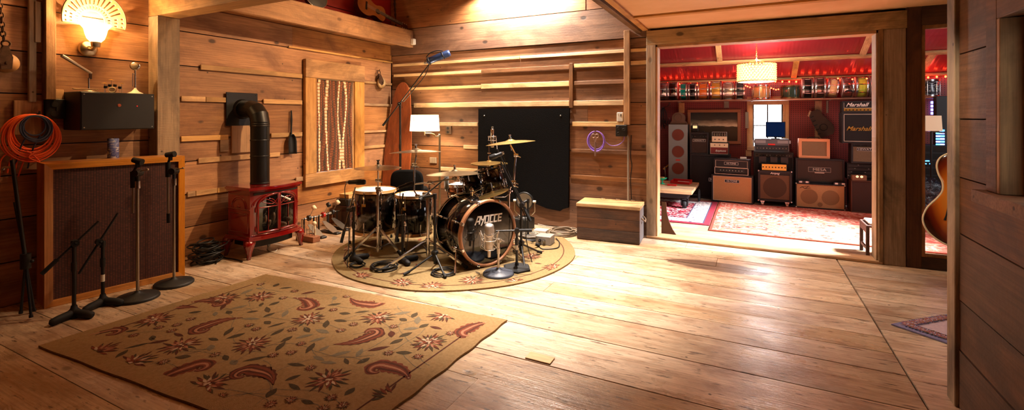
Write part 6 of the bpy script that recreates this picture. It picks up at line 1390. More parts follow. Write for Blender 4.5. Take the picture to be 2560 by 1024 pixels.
# ============================================================ AMPLIFIERS
M_tolex = mat('black tolex', c8(20, 18, 18), .6, bump=(300, .4)); M_gtan = mat('tan grille cloth', c8(190, 150, 100), .8, noise=(160, c8(164, 126, 80), .3)); M_gbrown = mat('brown grille cloth', c8(104, 78, 50), .8, noise=(160, c8(80, 58, 36), .3)); M_gblack = mat('black grille cloth', c8(26, 23, 22), .85, noise=(120, c8(18, 16, 16), .3)); M_gdark = mat('dark brown grille cloth', c8(62, 44, 32), .85, noise=(160, c8(46, 32, 24), .3)); M_pipe_w = mat('white piping', c8(222, 206, 180), .5); M_cone = mat('cone seen through cloth', c8(140, 106, 68), .85); M_conedark = mat('dark cone seen through cloth', c8(66, 48, 30), .85); M_lampgold = mat('gold panel', c8(220, 176, 84), .35, .7)
GR = 'amplifiers along the far wall'
class Amp:
    def __init__(s, name, label, x0p, x1p, yt, yb, Yf, dep=.25, shell=M_tolex, frame=.022, cat='amplifier', zb=None, rot=0, grow=0):
        a = W2(x0p, yb, Yf); c = W2(x1p, yb, Yf); m = (x0p+x1p)/2; s.zb = W2(m, yb, Yf).z if zb is None else zb; s.zt = W2(m, yt, Yf).z
        s.w = c.x-a.x + grow; s.h = s.zt-s.zb; s.t = thing(name, label, cat, (a.x+s.w/2, Yf, s.zb), rot, GR); s.dep = dep; s.f = frame
        b = MB(); w, h = s.w/2, s.h
        b.bx(-w, w, .022, dep, 0, h, .005); b.build('cabinet_body', shell, s.t)
        if frame:
            b = MB(); f = frame
            for (x0, x1, z0, z1) in ((-w, w, h-f, h), (-w, w, 0, f), (-w, -w+f, f, h-f), (w-f, w, f, h-f)): b.bx(x0, x1, 0, .0218, z0, z1, .002)
            b.build('front_frame', shell, s.t)
    def grille(s, m, z0=None, z1=None, pipe=M_pipe_w, y=.010, name='grille_cloth', pw=.005):
        f = s.f or .012; w = s.w/2-f; z0 = f if z0 is None else z0; z1 = s.h-f if z1 is None else z1
        b = MB(); b.bx(-w+.0005, w-.0005, y, .0215, z0, z1); g = b.build(name, m, s.t)
        if pipe:
            b = MB(); q = pw
            for (xa, xb, za, zb_) in ((-w, w, z1-q, z1), (-w, w, z0, z0+q), (-w, -w+q, z0, z1), (w-q, w, z0, z1)): b.bx(xa, xb, y-.004, y, za, zb_)
            b.build('piping', pipe, s.t)
        return s
    def panel(s, m, z0, z1, n=6, km=M_matte, y=.004, kr=.011, xa=-.9, xb=.9, w=None, sw=0):
        W = (s.w/2-(s.f or .01)) if w is None else w; b = MB(); b.bx(-W, W, y, .0216, z0, z1, .001); p = b.build('control_panel', m, s.t)
        for k in range(n):
            x = W*(xa+(xb-xa)*k/max(1, n-1)); b = MB(); b.cyl((x, y, (z0+z1)/2), (x, y-.014, (z0+z1)/2), kr, kr*.85, n=12); b.build('knob', km, p)
        return s
    def cone(s, x, z, r, m): b = MB(); b.cyl((x, .0099, z), (x, .0094, z), r, n=40); b.build('speaker_cone', m, s.t); return s
    def corners(s, m=M_chrome, r=.014):
        for x in (-1, 1):
            for z in (0, 1): b = MB(); b.ball((x*(s.w/2-.006), .006, .006+z*(s.h-.012)), r, 8); b.build('corner_cap', m, s.t)
        return s
    def logo(s, txt, size, z, m=M_white, x=0, shear=0, bold=.0, plate=None, y=.0035, sx=1.0, pw=None, ph=None):
        par = s.t
        if plate:
            pw = pw or size*len(txt)*.42; b = MB(); b.bx(x-pw, x+pw, y+.0012, y+.006, z-(ph or size*.62), z+(ph or size*.62)); par = b.build('badge', plate, s.t)
            b = MB()
            hh = (ph or size*.62)
            for (xa, xb, za, zb_) in ((x-pw, x+pw, z+hh-.003, z+hh), (x-pw, x+pw, z-hh, z-hh+.003), (x-pw, x-pw+.003, z-hh, z+hh), (x+pw-.003, x+pw, z-hh, z+hh)): b.bx(xa, xb, y+.0004, y+.0012, za, zb_)
            b.build('badge_rim', m, par)
        text('lettering', txt, size, m, par, (x, y, z), X_, Z_, .0006, shear, bold, sx); return s
    def handle(s, m=M_matte):
        b = MB(); b.tube([(-.07, s.dep/2, s.h), (-.06, s.dep/2, s.h+.018), (.06, s.dep/2, s.h+.018), (.07, s.dep/2, s.h)], .006, 8, smooth=4); b.build('handle', m, s.t); return s
    @property
    def top(s): return s.zb+s.h+.0008
M_bk = mat('badge black', c8(10, 10, 10), .4)
# left group
Y1 = 2.985
a = Amp('speaker_column', 'tall grey speaker column with four round brown speaker openings behind the cart table', 1671, 1719, 311, 497, Y1, .28, mat('column black', c8(24, 20, 19), .6), 0, 'speaker', 0.0015)
b = MB(); b.bx(-a.w/2, a.w/2, .004, .0218, .003, a.h, .003); b.build('front_panel', mat('grey green paint', c8(128, 140, 138), .6), a.t)
for py in (337, 379, 421, 463):
    z = W2(1695, py, Y1).z; b = MB(); b.cyl((0, .0039, z), (0, .0025, z), .098, n=40); b.build('speaker_opening', mat('rust cloth', c8(110, 54, 36), .8), a.t); b = MB(); b.torus((0, .004, z), Y_, .100, .004, 40, 6); b.build('opening_ring', mat('grey ring', c8(110, 122, 120), .5), a.t)
z = W2(1695, 400, Y1).z; b = MB(); b.bx(-.035, .035, .001, .004, z-.011, z+.011, .002); b.build('badge', mat('red badge', c8(214, 50, 40), .4), a.t)
p = V((a.t.location.x, Y1+.09, a.top)); t = thing('leather_case', 'round-topped brown leather case standing on the grey speaker column', 'case', p); m_ = mat('brown hide', c8(92, 66, 46), .6); b = MB(); out = [(-.14, 0), (.14, 0), (.13, .035), (.10, .06)] + [(.105*math.cos(q*PI/12), .115+.09*math.sin(q*PI/12)) for q in range(0, 13)] + [(-.10, .06), (-.13, .035)]; b.prism(out, (0, .06, .0), X_, Z_, .10); b.build('case_body', m_, t)
b = MB(); b.torus((0, -.041, .12), Y_, .062, .006, 30, 8); b.build('ring', m_, t)
# wall hung clips and cables
t = thing('cable_bunch', 'bunch of black leads with bright clips hanging on the pegboard by the doorway jamb', 'cable', W2(1658, 270, 3.28)); b = MB(); r5 = random.Random(3); O = W2(1658, 268, 3.27)
for k in range(10): x = (r5.random()-.5)*.12; b.tube([O+V((x*.2, 0, 0)), O+V((x, -.02, -.12)), O+V((x*1.4, -.03, -.25-.15*r5.random())), O+V((x*1.8+.02, -.02, -.22))], .005, 6, smooth=5)
b.tube([O, O+V((.08, -.02, .02)), O+V((.11, -.02, .08))], .005, 6, smooth=4); b.build('lead', M_cable, t, True); b = MB()
for (x, z) in ((.11, .085), (.10, -.18), (.02, -.3), (-.04, -.35)): b.cyl(O+V((x, -.02, z)), O+V((x+.012, -.02, z-.04)), .007, n=8)
b.build('clip', M_chrome, t, True); b = MB(); b.cyl(O+V((0, .0299, .0)), O+V((0, -.03, .0)), .006, n=8); b.build('hook', M_nick, t, True)
# framed picture
A_, B_ = W2(1719, 357, 3.29), W2(1852, 273, 3.29); t = thing('framed_picture', 'wood framed dark landscape print with a pale horizon hung behind the amplifiers', 'picture', ((A_.x+B_.x)/2, 3.29, A_.z)); b = MB(); f = .05
for (x0, x1, z0, z1) in ((A_.x, B_.x, B_.z-f, B_.z), (A_.x, B_.x, A_.z, A_.z+f), (A_.x, A_.x+f, A_.z+f, B_.z-f), (B_.x-f, B_.x, A_.z+f, B_.z-f)): b.bx(x0, x1, 3.262, 3.299, z0, z1, .003)
b.build('frame', mat('walnut frame', c8(132, 78, 46), .4), t, True)
g = NT('dark landscape print'); sx = g.n('ShaderNodeSeparateXYZ'); g.l(g.coord(), sx.inputs[0]); hh = B_.z-A_.z; q = g.math('ADD', g.math('DIVIDE', sx.outputs[2], hh), g.math('MULTIPLY', g.math('SUBTRACT', g.noise(g.vmath('MULTIPLY', g.coord(), (3, 0, 9)), 2, 5, .6), .5), .16))
g.l(g.ramp(q, [(.1, c8(58, 48, 38)), (.5, c8(74, 60, 46)), (.535, c8(206, 182, 150)), (.60, c8(150, 126, 100)), (.70, c8(64, 56, 48)), (.9, c8(44, 40, 36))]), g.b.inputs['Base Color']); g.b.inputs['Roughness'].default_value = .15; g.b.inputs['Coat Weight'].default_value = .5
b = MB(); b.bx(A_.x+f, B_.x-f, 3.28, 3.299, A_.z+f, B_.z-f); b.build('print', g.m, t, True)
# dark guitar cabinet, combo and two heads on it
Y2 = 2.93
a = Amp('speaker_cabinet', 'tall dark guitar cabinet with small plate between the grey column and the tan cabinet', 1725, 1826, 386, 497, Y2, .30, zb=.0135).grille(M_gblack, pipe=None).logo('MESA', .045, .26+.05, M_steel, .06, plate=M_bk); TC = a.top
a = Amp('combo_amplifier', 'dark brown combo amplifier with nameplate standing on the dark cabinet behind the cart table', 1725, 1771, 331, 382, Y2+.02, .22, zb=TC).grille(M_gdark, .02, .26, None).cone(0, .135, .10, mat('cone ghost', c8(50, 36, 26), .9)).panel(M_bk, .275, .31, 6, M_chrome, kr=.008).logo('HIWATT', .034, .225, M_white, 0, plate=M_bk, sx=1.25, pw=.10).handle(); p = V((a.t.location.x-.07, Y2+.12, a.top+.012))
t = thing('meter_box', 'small black box with a glowing cream meter on the brown combo amplifier', 'meter', p); b = MB(); b.bx(-.05, .05, -.03, .03, 0, .11, .008); b.build('housing', M_matte, t); b = MB(); b.bx(-.034, .034, -.0335, -.0302, .055, .10, .001); b.build('meter_face', mat('cream dial', c8(250, 224, 170), .3, emit=c8(255, 220, 150), es=.6), t); b = MB(); b.tube([(-.04, 0, .11), (-.03, 0, .14), (.03, 0, .14), (.04, 0, .11)], .004, 6, smooth=4); b.build('handle', M_matte, t)
a = Amp('amplifier_head', 'small cream and maroon amplifier head with script name on the dark cabinet', 1774, 1822, 356, 383, Y2+.02, .18, zb=TC, frame=.010); hh = a.h; a.grille(mat('maroon face', c8(120, 36, 30), .6), .01, hh*.62, M_pipe_w, pw=.004).panel(M_cream, hh*.62, hh-.010, 3, M_matte, kr=.008, xa=-.5, xb=.6).logo('Epiphone', .042, hh*.32, M_white, .02, shear=.35, bold=.0006); p = a
a2 = Amp('amplifier_head', 'tiny open tube amplifier with three knobs on the cream and maroon head', 1779, 1817, 341, 354, Y2+.04, .14, zb=p.top, frame=0, shell=M_cream); a2.panel(M_cream, .005, a2.h-.005, 3, M_matte, kr=.010, xa=-.6, xb=.6); hh = a2.h
b = MB()
for k in range(5): x = -.08+.04*k; b.cyl((x, .08, hh), (x, .08, hh+.05), .012, n=12)
b.build('glass_tube', mat('valve glass', c8(150, 130, 110), .1, .2), a2.t); b = MB(); w = a2.w/2-.005
for (p_, q_) in (((-w, .03, hh), (-w, .03, hh+.07)), ((w, .03, hh), (w, .03, hh+.07)), ((-w, .03, hh+.07), (w, .03, hh+.07)), ((-w, .13, hh), (-w, .13, hh+.07)), ((w, .13, hh), (w, .13, hh+.07)), ((-w, .13, hh+.07), (w, .13, hh+.07)), ((-w, .03, hh+.07), (-w, .13, hh+.07)), ((w, .03, hh+.07), (w, .13, hh+.07))): b.cyl(p_, q_, .004, n=6)
for k in range(8): x = -w+2*w*k/7; b.cyl((x, .03, hh), (x, .03, hh+.07), .0015, n=5)
b.build('guard_cage', M_steel, a2.t)
# tan cabinet and its head
Y3 = 2.66
a = Amp('speaker_cabinet', 'tan fronted guitar cabinet beside the cart table with matching head on top', 1778, 1883, 438, 507, Y3, .24, zb=.0135, rot=-.12).grille(M_gtan).logo('HI-TONE', .038, .335, M_white, 0, plate=M_bk, pw=.105); T3 = a.top
a = Amp('amplifier_head', 'black amplifier head with white piping on the tan fronted cabinet', 1784, 1873, 398, 436, Y3+.01, .20, zb=T3, rot=-.12); hh = a.h; a.grille(M_tolex, hh*.47, hh-.02).panel(M_bk, .04, hh*.42, 8, M_steel, kr=.008, xa=-.8, xb=.8, w=a.w*.38).logo('HI-TONE', .034, hh*.73, M_white, 0, plate=M_bk, pw=.10); b = MB(); w = a.w/2-.012
for (xa, xb, za, zb_) in ((-w, w, .012, .017), (-w, w, hh*.45, hh*.45+.005), (-w, -w+.005, .017, hh*.45), (w-.005, w, .017, hh*.45)): b.bx(xa, xb, -.001, .004, za, zb_)
b.build('lower_piping', M_pipe_w, a.t); a.handle()
b = MB(); b.box(V((a.t.location.x+.17, Y3+.10, a.top+.018)), (.09, .07, .034), .004); one(b, 'white_box', M_white, 'small white box on the black head over the tan cabinet', 'box')
# centre stack by the window
Y4 = 2.93; 
a = Amp('combo_amplifier', 'wide black combo with a row of bright knobs beneath the grey head by the window', 1884, 1984, 380, 512, Y4, .26, zb=.0015); a.grille(M_gblack, .02, a.h-.085, None).panel(mat('dark control panel', c8(48, 32, 24), .4), a.h-.08, a.h-.02, 11, M_chrome, kr=.012); TB = a.top
Ma = mat('grey head tolex', c8(96, 104, 112), .6)
a = Amp('amplifier_head', 'grey amplifier head with rounded panel carrying the computer screen below the window', 1886, 1973, 347, 379, Y4+.02, .22, Ma, .014, zb=TB); hh = a.h; a.grille(Ma, hh*.5, hh-.014, None).panel(mat('slate panel', c8(44, 50, 58), .4), .02, hh*.46, 10, M_steel, kr=.009, xa=-.88, xb=.88); b = MB(); b.bx(-.05, .05, .004, .010, hh*.52, hh*.64, .002); b.build('badge', mat('red badge', c8(214, 50, 40), .4), a.t); b = MB()
for s in (-1, 1): b = MB(); b.bx(s*.17-.09, s*.17+.09, .006, .0098, hh*.66, hh*.90, .002); b.build('mesh_window', mat('pale mesh', c8(170, 176, 184), .3, .5), a.t)
TH = a.top; xm_ = (W2(1914, 320, Y4+.08).x+W2(1964, 320, Y4+.08).x)/2; zm0, zm1 = W2(1939, 344, Y4+.08).z, W2(1939, 304, Y4+.08).z
t = thing('computer_screen', 'small dark blue computer screen standing on the grey amplifier head', 'monitor', (xm_, Y4+.10, TH)); wd = W2(1964, 320, Y4+.08).x-W2(1914, 320, Y4+.08).x; b = MB(); b.bx(-.06, .06, -.04, .05, 0, .008, .002); b.bx(-.015, .015, 0, .02, .008, .06, .002); b.build('stand', M_matte, t); h0 = max(zm0-TH, .02); h1 = zm1-TH
b = MB(); b.bx(-wd/2, wd/2, -.015, .012, h0, h1, .003); b.build('bezel', M_matte, t); b = MB(); b.bx(-wd/2+.010, wd/2-.010, -.0165, -.0151, h0+.015, h1-.010); b.build('display', mat('dark screen', c8(6, 16, 30), .12, emit=c8(4, 30, 70), es=.5), t)
Y5 = 2.62
a = Amp('speaker_cabinet', 'black bass cabinet with round brown speaker on shiny casters in the middle of the row', 1895, 1980, 427, 500, Y5, .26, zb=.085, frame=.03); a.grille(M_gbrown, .035, a.h-.065, None).cone(0, a.h*.46, .155, M_conedark).corners().logo('Ampeg', .042, a.h-.036, M_white, 0, shear=.3, bold=.0006, y=-.001)
for x in (-1, 1):
    for y in (.04, .22): b = MB(); xx = x*(a.w/2-.06); b.box((xx, y, -.006), (.06, .05, .010), .001); b.cyl((xx-.016, y, -.044), (xx+.016, y, -.044), .027, n=18); b.box((xx, y+.004, -.025), (.048, .03, .03), .004); b.build('caster', M_chrome, a.t)
T5 = a.top
a = Amp('amplifier_head', 'low amplifier with bright gold knob panel on the black bass cabinet', 1903, 1968, 410, 423, Y5+.02, .20, zb=T5, frame=0, shell=M_matte); a.panel(M_lampgold, .005, a.h-.004, 8, M_matte, kr=.010); b = MB()
for x in (-.15, .0, .14): b = MB(); b.bx(x-.05, x+.05, .08, .16, a.h, a.h+.10, .004); b.build('transformer', M_matte, a.t)
# right pair
Y6 = 2.70
a = Amp('speaker_cabinet', 'blond cabinet with two big round speakers showing through the cloth', 1989, 2114, 460, 524, Y6, .26, zb=.0135, frame=.014); a.grille(M_gtan, pipe=None).cone(-a.w*.22, a.h*.47, a.h*.30, M_cone).cone(a.w*.21, a.h*.47, a.h*.30, M_cone).cone(0, a.h*.17, a.h*.09, M_cone).corners(M_nick); b = MB()
for sgm in ([(-.25, 0), (-.22, .02), (-.19, -.005), (-.15, .025)], [(-.24, .012), (-.17, .03), (-.13, .028)], [(-.19, -.005), (-.12, .008)]): b.tube([(x-.0, .007, a.h*.80+z) for x, z in sgm], .003, 6, smooth=4)
b.build('script_badge', M_bk, a.t); T6 = a.top
for k, (x, lb) in enumerate(((-.20, 'black foot switch pair on the blond cabinet, on the bass cabinet side'), (.24, 'black foot switch pair on the blond cabinet, on the wooden cabinet side'))):
    t = thing('foot_switch', lb, 'pedal', V((a.t.location.x+x, Y6+.045, T6)), 0, 'foot switches'); b = MB(); b.bx(-.075, .075, -.035, .035, 0, .034, .003); b.build('housing', M_matte, t)
    for s in (-1, 1): b = MB(); b.bx(s*.04-.018, s*.04+.018, -.0365, -.0352, .006, .030); b.build('switch_plate', M_white, t)
a = Amp('speaker_cabinet', 'wide dark brown cabinet with metal nameplate stacked on the blond cabinet', 1989, 2111, 397, 452, Y6+.10, .22, zb=T6).grille(M_gdark, pipe=None); a.logo('MESA', .055, a.h*.55, M_steel, 0, plate=M_bk, sx=1.3, pw=.14); b = MB()
b = MB(); b.bx(-.06, .06, -.001, .006, a.h*.55-.052, a.h*.55-.038, .002); b.build('badge_foot', M_steel, a.t); T7 = a.top
Mtw = mat('peach frame paint', c8(214, 150, 104), .5)
a = Amp('combo_amplifier', 'small combo with peach wooden frame on the wide dark cabinet beneath the autoharp', 1997, 2075, 347, 396, Y6+.14, .20, Mtw, .04, zb=T7).grille(mat('olive grille', c8(136, 112, 80), .8, noise=(170, c8(112, 92, 64), .3)), pipe=None); a.handle()
# stack at the doorway's far side
Y8 = 2.62
a = Amp('wooden_cabinet', 'dark brown wooden speaker cabinet at the bottom of the stack by the doorway post', 2128, 2192, 452, 526, Y8, .34, mat('walnut cabinet', c8(84, 46, 28), .45), .012, zb=.0135, grow=.05).grille(mat('brown weave', c8(64, 38, 26), .85), pipe=None); T8 = a.top
p = V((W2(2149, 450, Y8).x, Y8+.06, T8)); t = thing('power_supply', 'small brown box with two lit dials on the dark wooden cabinet', 'box', p); b = MB(); b.bx(-.085, .085, -.05, .05, 0, .075, .003); b.build('housing', mat('tan metal', c8(120, 84, 54), .5), t); b = MB()
for s in (-1, 1): b = MB(); b.cyl((s*.025, -.0505, .055), (s*.025, -.054, .055), .017, n=16); b.build('dial', mat('lit dial', c8(255, 220, 180), .3, emit=c8(255, 210, 160), es=.8), t)
a = Amp('rack_unit', 'black rack of audio gear between the wooden cabinet and the combo above it', 2118, 2190, 408, 450, Y8+.14, .20, M_matte, .01, 'audio gear', zb=T8, grow=.05)
for k in range(4): z = .02+k*(a.h-.03)/4; b = MB(); b.bx(-a.w/2+.012, a.w/2-.012, .006, .0215, z, z+(a.h-.03)/4-.006, .001); pn = b.build('rack_panel', M_bk, a.t); 
for k in range(10): b = MB(); x = -.18+.04*k; z = .05+(k % 4)*(a.h-.03)/4; b.bx(x-.008, x+.008, .004, .006, z, z+.008); b.build('indicator', M_steel, a.t)
T9 = a.top
a = Amp('combo_amplifier', 'combo amplifier with olive grille and nameplate on the rack by the doorway post', 2128, 2190, 358, 406, Y8+.12, .22, zb=T9, grow=.02); a.grille(mat('sage grille', c8(112, 96, 70), .8, noise=(160, c8(90, 76, 54), .3)), .02, a.h-.05, None).logo('HIWATT', .036, a.h-.085, M_white, .02, plate=M_bk, sx=1.3, pw=.105).panel(M_bk, a.h-.045, a.h-.01, 4, M_matte, kr=.01); T10 = a.top
a = Amp('speaker_cabinet', 'black square cabinet with white piping and gold script above the combo by the doorway post', 2105, 2186, 281, 353, Y8+.10, .26, zb=T10, grow=.01).grille(M_gblack, pw=.007); a.logo('Marshall', .085, a.h*.47, M_lampgold, .0, shear=.45, bold=.0012, y=.006); a.corners(M_matte); T11 = a.top
a = Amp('amplifier_head', 'black and gold amplifier head with white script on top of the square black cabinet', 2105, 2186, 252, 277, Y8+.10, .20, zb=T11, grow=.01); hh = a.h; a.grille(M_gblack, hh*.38, hh-.012, pw=.004).panel(M_lampgold, .012, hh*.36, 8, mat('black knob', c8(12, 12, 12), .3), kr=.009, xa=-.85, xb=.9).logo('Marshall', .075, hh*.66, M_white, -.02, shear=.45, bold=.0012, y=.006)
# autoharp on the wall with its bracket board
b = MB(); b.bx(W2(2037, 300, 3.29).x, W2(2054, 300, 3.29).x, 3.265, 3.299, W2(2045, 346, 3.29).z, 1.60); trim(b, M_trimZ)
t = thing('autoharp', 'dark wooden autoharp hung slanting on the pegboard above the peach framed combo', 'instrument', W2(2055, 310, 3.2)); O = W2(2055, 308, 3.20); P2 = lambda x, y: W2(1860+x/3.303, 230+y/3.303, 3.21)
pts = [(535, 195), (560, 160), (605, 142), (628, 150), (650, 190), (690, 225), (725, 255), (745, 285), (748, 320), (735, 345), (635, 380), (575, 270)]
b = MB(); q = [P2(*p) for p in pts]; b.prism([(p.x-O.x, p.z-O.z) for p in q][::-1], (O.x, 3.24, O.z), X_, Z_, .04) ; b.build('body', mat('dark autoharp wood', c8(50, 36, 30), .35, noise=(6, c8(70, 50, 38))), t, True)
b = MB(); c = P2(655, 290); b.torus((c.x, 3.198, c.z), Y_, .05, .006, 26, 6); b.build('sound_hole', M_black, t, True); b = MB()
for k in range(5): p_, q_ = P2(548+k*15, 212+k*34), P2(575+k*15, 200+k*34); b.cyl((p_.x, 3.195, p_.z), (q_.x, 3.195, q_.z), .008, n=8)
b.build('chord_bar', M_bk, t, True); b = MB()
for k in range(6): p_ = P2(538+k*3, 200-k*8); b.cyl((p_.x, 3.197, p_.z), (p_.x-.02, 3.18, p_.z+.01), .005, n=6)
b.build('tuning_pin', M_cream, t, True)
# ============================================================ SHELF OF DRUMS, LIGHTS, CHANDELIER
SZ = W2(1917, 247, 2.93).z
t = thing('drum_shelf', 'long wooden shelf across the far wall carrying a row of snare drums', 'shelf', (5.2, 3.1, SZ-.02)); b = MB(); b.r = .2; b.bx(2.66, 8.2, 2.93, 3.299, SZ-.022, SZ, .002); b.build('shelf_board', wood('shelf board', c8(140, 90, 66), c8(186, 130, 100), 'X', knots=.1), t, True)
for px in (1700, 1880, 2070, 2300): b = MB(); x = W2(px, 260, 3.2).x; b.bx(x-.012, x+.012, 2.99, 3.299, SZ-.034, SZ-.0225); b.bx(x-.012, x+.012, 3.275, 3.299, SZ-.22, SZ-.034); b.build('bracket', M_steel, t, True)
b = MB(); b.r = .4; b.bx(W2(1697, 260, 3.29).x, W2(1711, 260, 3.29).x, 3.27, 3.299, 1.42, SZ-.035); trim(b, M_trimZ)
b = MB(); q = W2(1816, 260, 3.29); b.box((q.x, 3.288, q.z), (.075, .02, .13), .002); one(b, 'steel_plate', M_steel, 'small steel plate on the pegboard above the framed picture', 'plate')
b = MB(); q = W2(1867, 300, 3.27); b.box((q.x, 3.255, q.z), (.05, .02, .27), .003); one(b, 'thermometer', M_steel, 'narrow metal plate on the window casing behind the amplifiers', 'plate')
mt = lambda n, c, r=.25, m=0.0: mat(n, c, r, m, coat=.5)
def snare(px0, px1, ytop, label, shell, flat=False, tilt=0, Yc=3.09, hoop=M_chrome, wide=.012):
    a, c = W2(px0, 230, Yc), W2(px1, 230, Yc); w = c.x-a.x; ht = W2((px0+px1)/2, ytop, Yc).z-SZ
    if flat: r = w/2-.008; L = ht; t = thing('snare_drum', label, 'drum', (a.x+w/2, Yc, SZ+.0008), 0, 'snare drums on the shelf'); ax = Z_; o = V((0, 0, .0))
    else: r = ht/2-.010; L = w; t = thing('snare_drum', label, 'drum', (a.x+w/2, Yc, SZ+.0012), 0, 'snare drums on the shelf'); ax = (X_+Z_*tilt).normalized(); o = V((0, 0, r+.0115+abs(tilt)*L*.5))-ax*L/2
    u, v, _ = basis(ax); b = MB(); b.lathe([(r*.96, .004), (r-.004, .006), (r-.004, L-.006), (r*.96, L-.004)], o, ax, 32); b.build('shell', shell, t)
    for z in (0, L-.024): b = MB(); b.lathe([(r, z), (r+.009, z), (r+.009, z+.006), (r+.004, z+.010), (r+.004, z+.020), (r+.008, z+.024), (r, z+.024), (r, z)], o, ax, 32); b.build('hoop', hoop, t)
    for z0 in (.003, L-.004): b = MB(); b.lathe([(r*.97, z0), (r*.9, z0+.001), (0, z0+.001)] if z0 > .01 else [(0, z0-.001), (r*.9, z0-.001), (r*.97, z0)], o, ax, 30); b.build('drum_head', M_head, t)
    for k in range(8):
        an = 2*PI*(k+.5)/8+.2; d = u*math.cos(an)+v*math.sin(an); b = MB(); b.cyl(o+d*(r+.003)+ax*L*.28, o+d*(r+.003)+ax*L*.72, .007, n=8); b.cyl(o+d*(r+.005)+ax*.015, o+d*(r+.005)+ax*(L-.015), .0028, n=6); b.build('tension_lug', hoop, t)
    return t
snare(1649, 1669, 205, 'polished steel snare drum at the shelf end by the doorway jamb', mt('steel shell', c8(190, 184, 176), .2, 1.0))
snare(1672, 1695, 204, 'dark chrome snare drum beside the teal one', mt('smoked chrome shell', c8(112, 90, 76), .18, 1.0))
snare(1701, 1720, 206, 'teal snare drum on the shelf', mt('teal shell', c8(10, 130, 112)))
snare(1723, 1743, 206, 'black snare drum between the teal and orange drums', mt('ink shell', c8(18, 16, 16)))
snare(1746, 1773, 205, 'orange wooden snare drum on the shelf', mt('amber shell', c8(206, 110, 40)))
snare(1777, 1805, 202, 'golden snare drum with dark scribble near the orange one', mt('golden shell', c8(214, 164, 70), .3, .5))
snare(1808, 1836, 204, 'champagne silver snare drum between the golden and the black drums', mt('champagne shell', c8(206, 188, 170), .25, .8))
snare(1838, 1862, 203, 'black snare drum with bright lugs closest to the crystal pendant', mt('charcoal shell', c8(40, 42, 44)))
snare(1879, 1926, 213, 'tan sparkle drum standing flat over the window', mt('tan sparkle shell', c8(200, 156, 96), .3, .3), True)
snare(1951, 2001, 214, 'dark green drum standing flat on the shelf', mt('bottle green shell', c8(44, 64, 50)), True, hoop=mat('dark brass', c8(120, 96, 60), .3, .9))
snare(2004, 2031, 194, 'black snare drum with white lugs beside the dark green drum', mt('jet shell', c8(12, 12, 14)))
snare(2035, 2062, 192, 'smoky bronze snare drum beside the tilted tan one', mt('smoky bronze shell', c8(120, 96, 86), .22, .9))
snare(2067, 2094, 196, 'tilted tan snare drum with white patch', mt('pale tan shell', c8(220, 178, 124)), tilt=-.12)
snare(2103, 2132, 191, 'pinkish chrome snare drum between the tilted tan and the yellow drums', mt('rosy chrome shell', c8(206, 176, 180), .15, 1.0))
snare(2136, 2167, 190, 'yellow green snare drum with silver hoops', mt('lime shell', c8(196, 190, 60)))
snare(2172, 2194, 189, 'dark blue chrome snare drum half hidden by the doorway post', mt('blue chrome shell', c8(90, 96, 130), .15, 1.0))
g = NT('black silver swirl wrap'); f_ = g.noise(g.vmath('MULTIPLY', g.coord(), (9, 9, 40)), 1.4, 4, .6, 2); g.l(g.ramp(f_, [(.42, c8(20, 20, 24)), (.55, c8(60, 60, 66)), (.62, c8(190, 190, 196))]), g.b.inputs['Base Color']); g.b.inputs['Roughness'].default_value = .15
snare(2284, 2350, 200, 'large black and silver swirl drum seen through the tall glass', g.m, True, Yc=3.10)
# red string lights
M_rb = mat('red bulb', c8(255, 40, 24), .3, emit=c8(255, 46, 22), es=26); t = thing('string_lights', 'red string lights draped along the sloping ceiling over the drums', 'lights', (5.2, 3.2, 1.92))
pts = []; xx = 3.3
while xx < 7.75: pts.append(V((xx, 3.235, 1.925 + .006*math.sin(xx*9)))); xx += .095
b = MB(); b.tube(pts, .003, 5); b.build('wire', M_cable, t, True)
for p in pts: b = MB(); b.ball(p-V((0, .004, .014)), .0125, 8, (1, 1, 1.3)); b.build('bulb', M_rb, t, True)
extra = [W2(x, y, 2.86) for x, y in ((1699, 210), (1743, 212), (1774, 206), (1864, 214), (1869, 216), (1875, 218), (1928, 220), (1934, 222), (1940, 224), (1946, 223), (2095, 196), (2131, 198), (2167, 196))]
for p in extra: b = MB(); b.ball(p, .011, 8); b.build('bulb', M_rb, t, True)
b = MB()
for i, j in ((0, 1), (1, 2), (2, 3), (3, 4), (4, 5), (5, 6), (6, 7), (7, 8), (8, 9), (9, 10), (10, 11), (11, 12)): b.cyl(extra[i], extra[j], .0015, n=4)
b.build('hanging_wire', M_cable, t, True)
# crystal pendant
yc = 2.0; c = W2(1891, 181, yc); zb0, zb1 = W2(1891, 203, yc).z, W2(1891, 160, yc).z; Rc = .235
t = thing('pendant_lamp', 'lit crystal bead drum pendant hanging from a chain in the back room', 'lamp', (c.x, yc, zb0)); hh = zb1-zb0; M_bead = mat('lit crystal bead', c8(255, 244, 214), .15, emit=c8(255, 206, 116), es=.95); b = MB(); nb, nr = 34, 8
for j in range(nr):
    for k in range(nb): an = 2*PI*(k+.5*(j % 2))/nb; b.ball((Rc*math.cos(an), Rc*math.sin(an), hh*(j+.5)/nr), .0165, 8)
o = b.build('bead_lattice', M_bead, t); o['kind'] = 'stuff'
b = MB()
for z in (0, hh): b.torus((0, 0, z), Z_, Rc, .007, 48, 6)
for j in range(nr):
    for k in range(0, nb): an, an2 = 2*PI*(k+.5*(j % 2))/nb, 2*PI*(k+.5+.5*(j % 2))/nb; b.cyl((Rc*math.cos(an), Rc*math.sin(an), hh*(j+.5)/nr), (Rc*math.cos(an2), Rc*math.sin(an2), min(hh, hh*(j+1.5)/nr)), .003, n=4)
b.build('frame', M_gold, t); b = MB(); b.lathe([(Rc-.02, -.012), (Rc-.02, -.006), (0, -.006)], (0, 0, 0), n=40); b.build('diffuser', mat('lit diffuser', c8(255, 240, 210), .4, emit=c8(255, 222, 160), es=3), t)
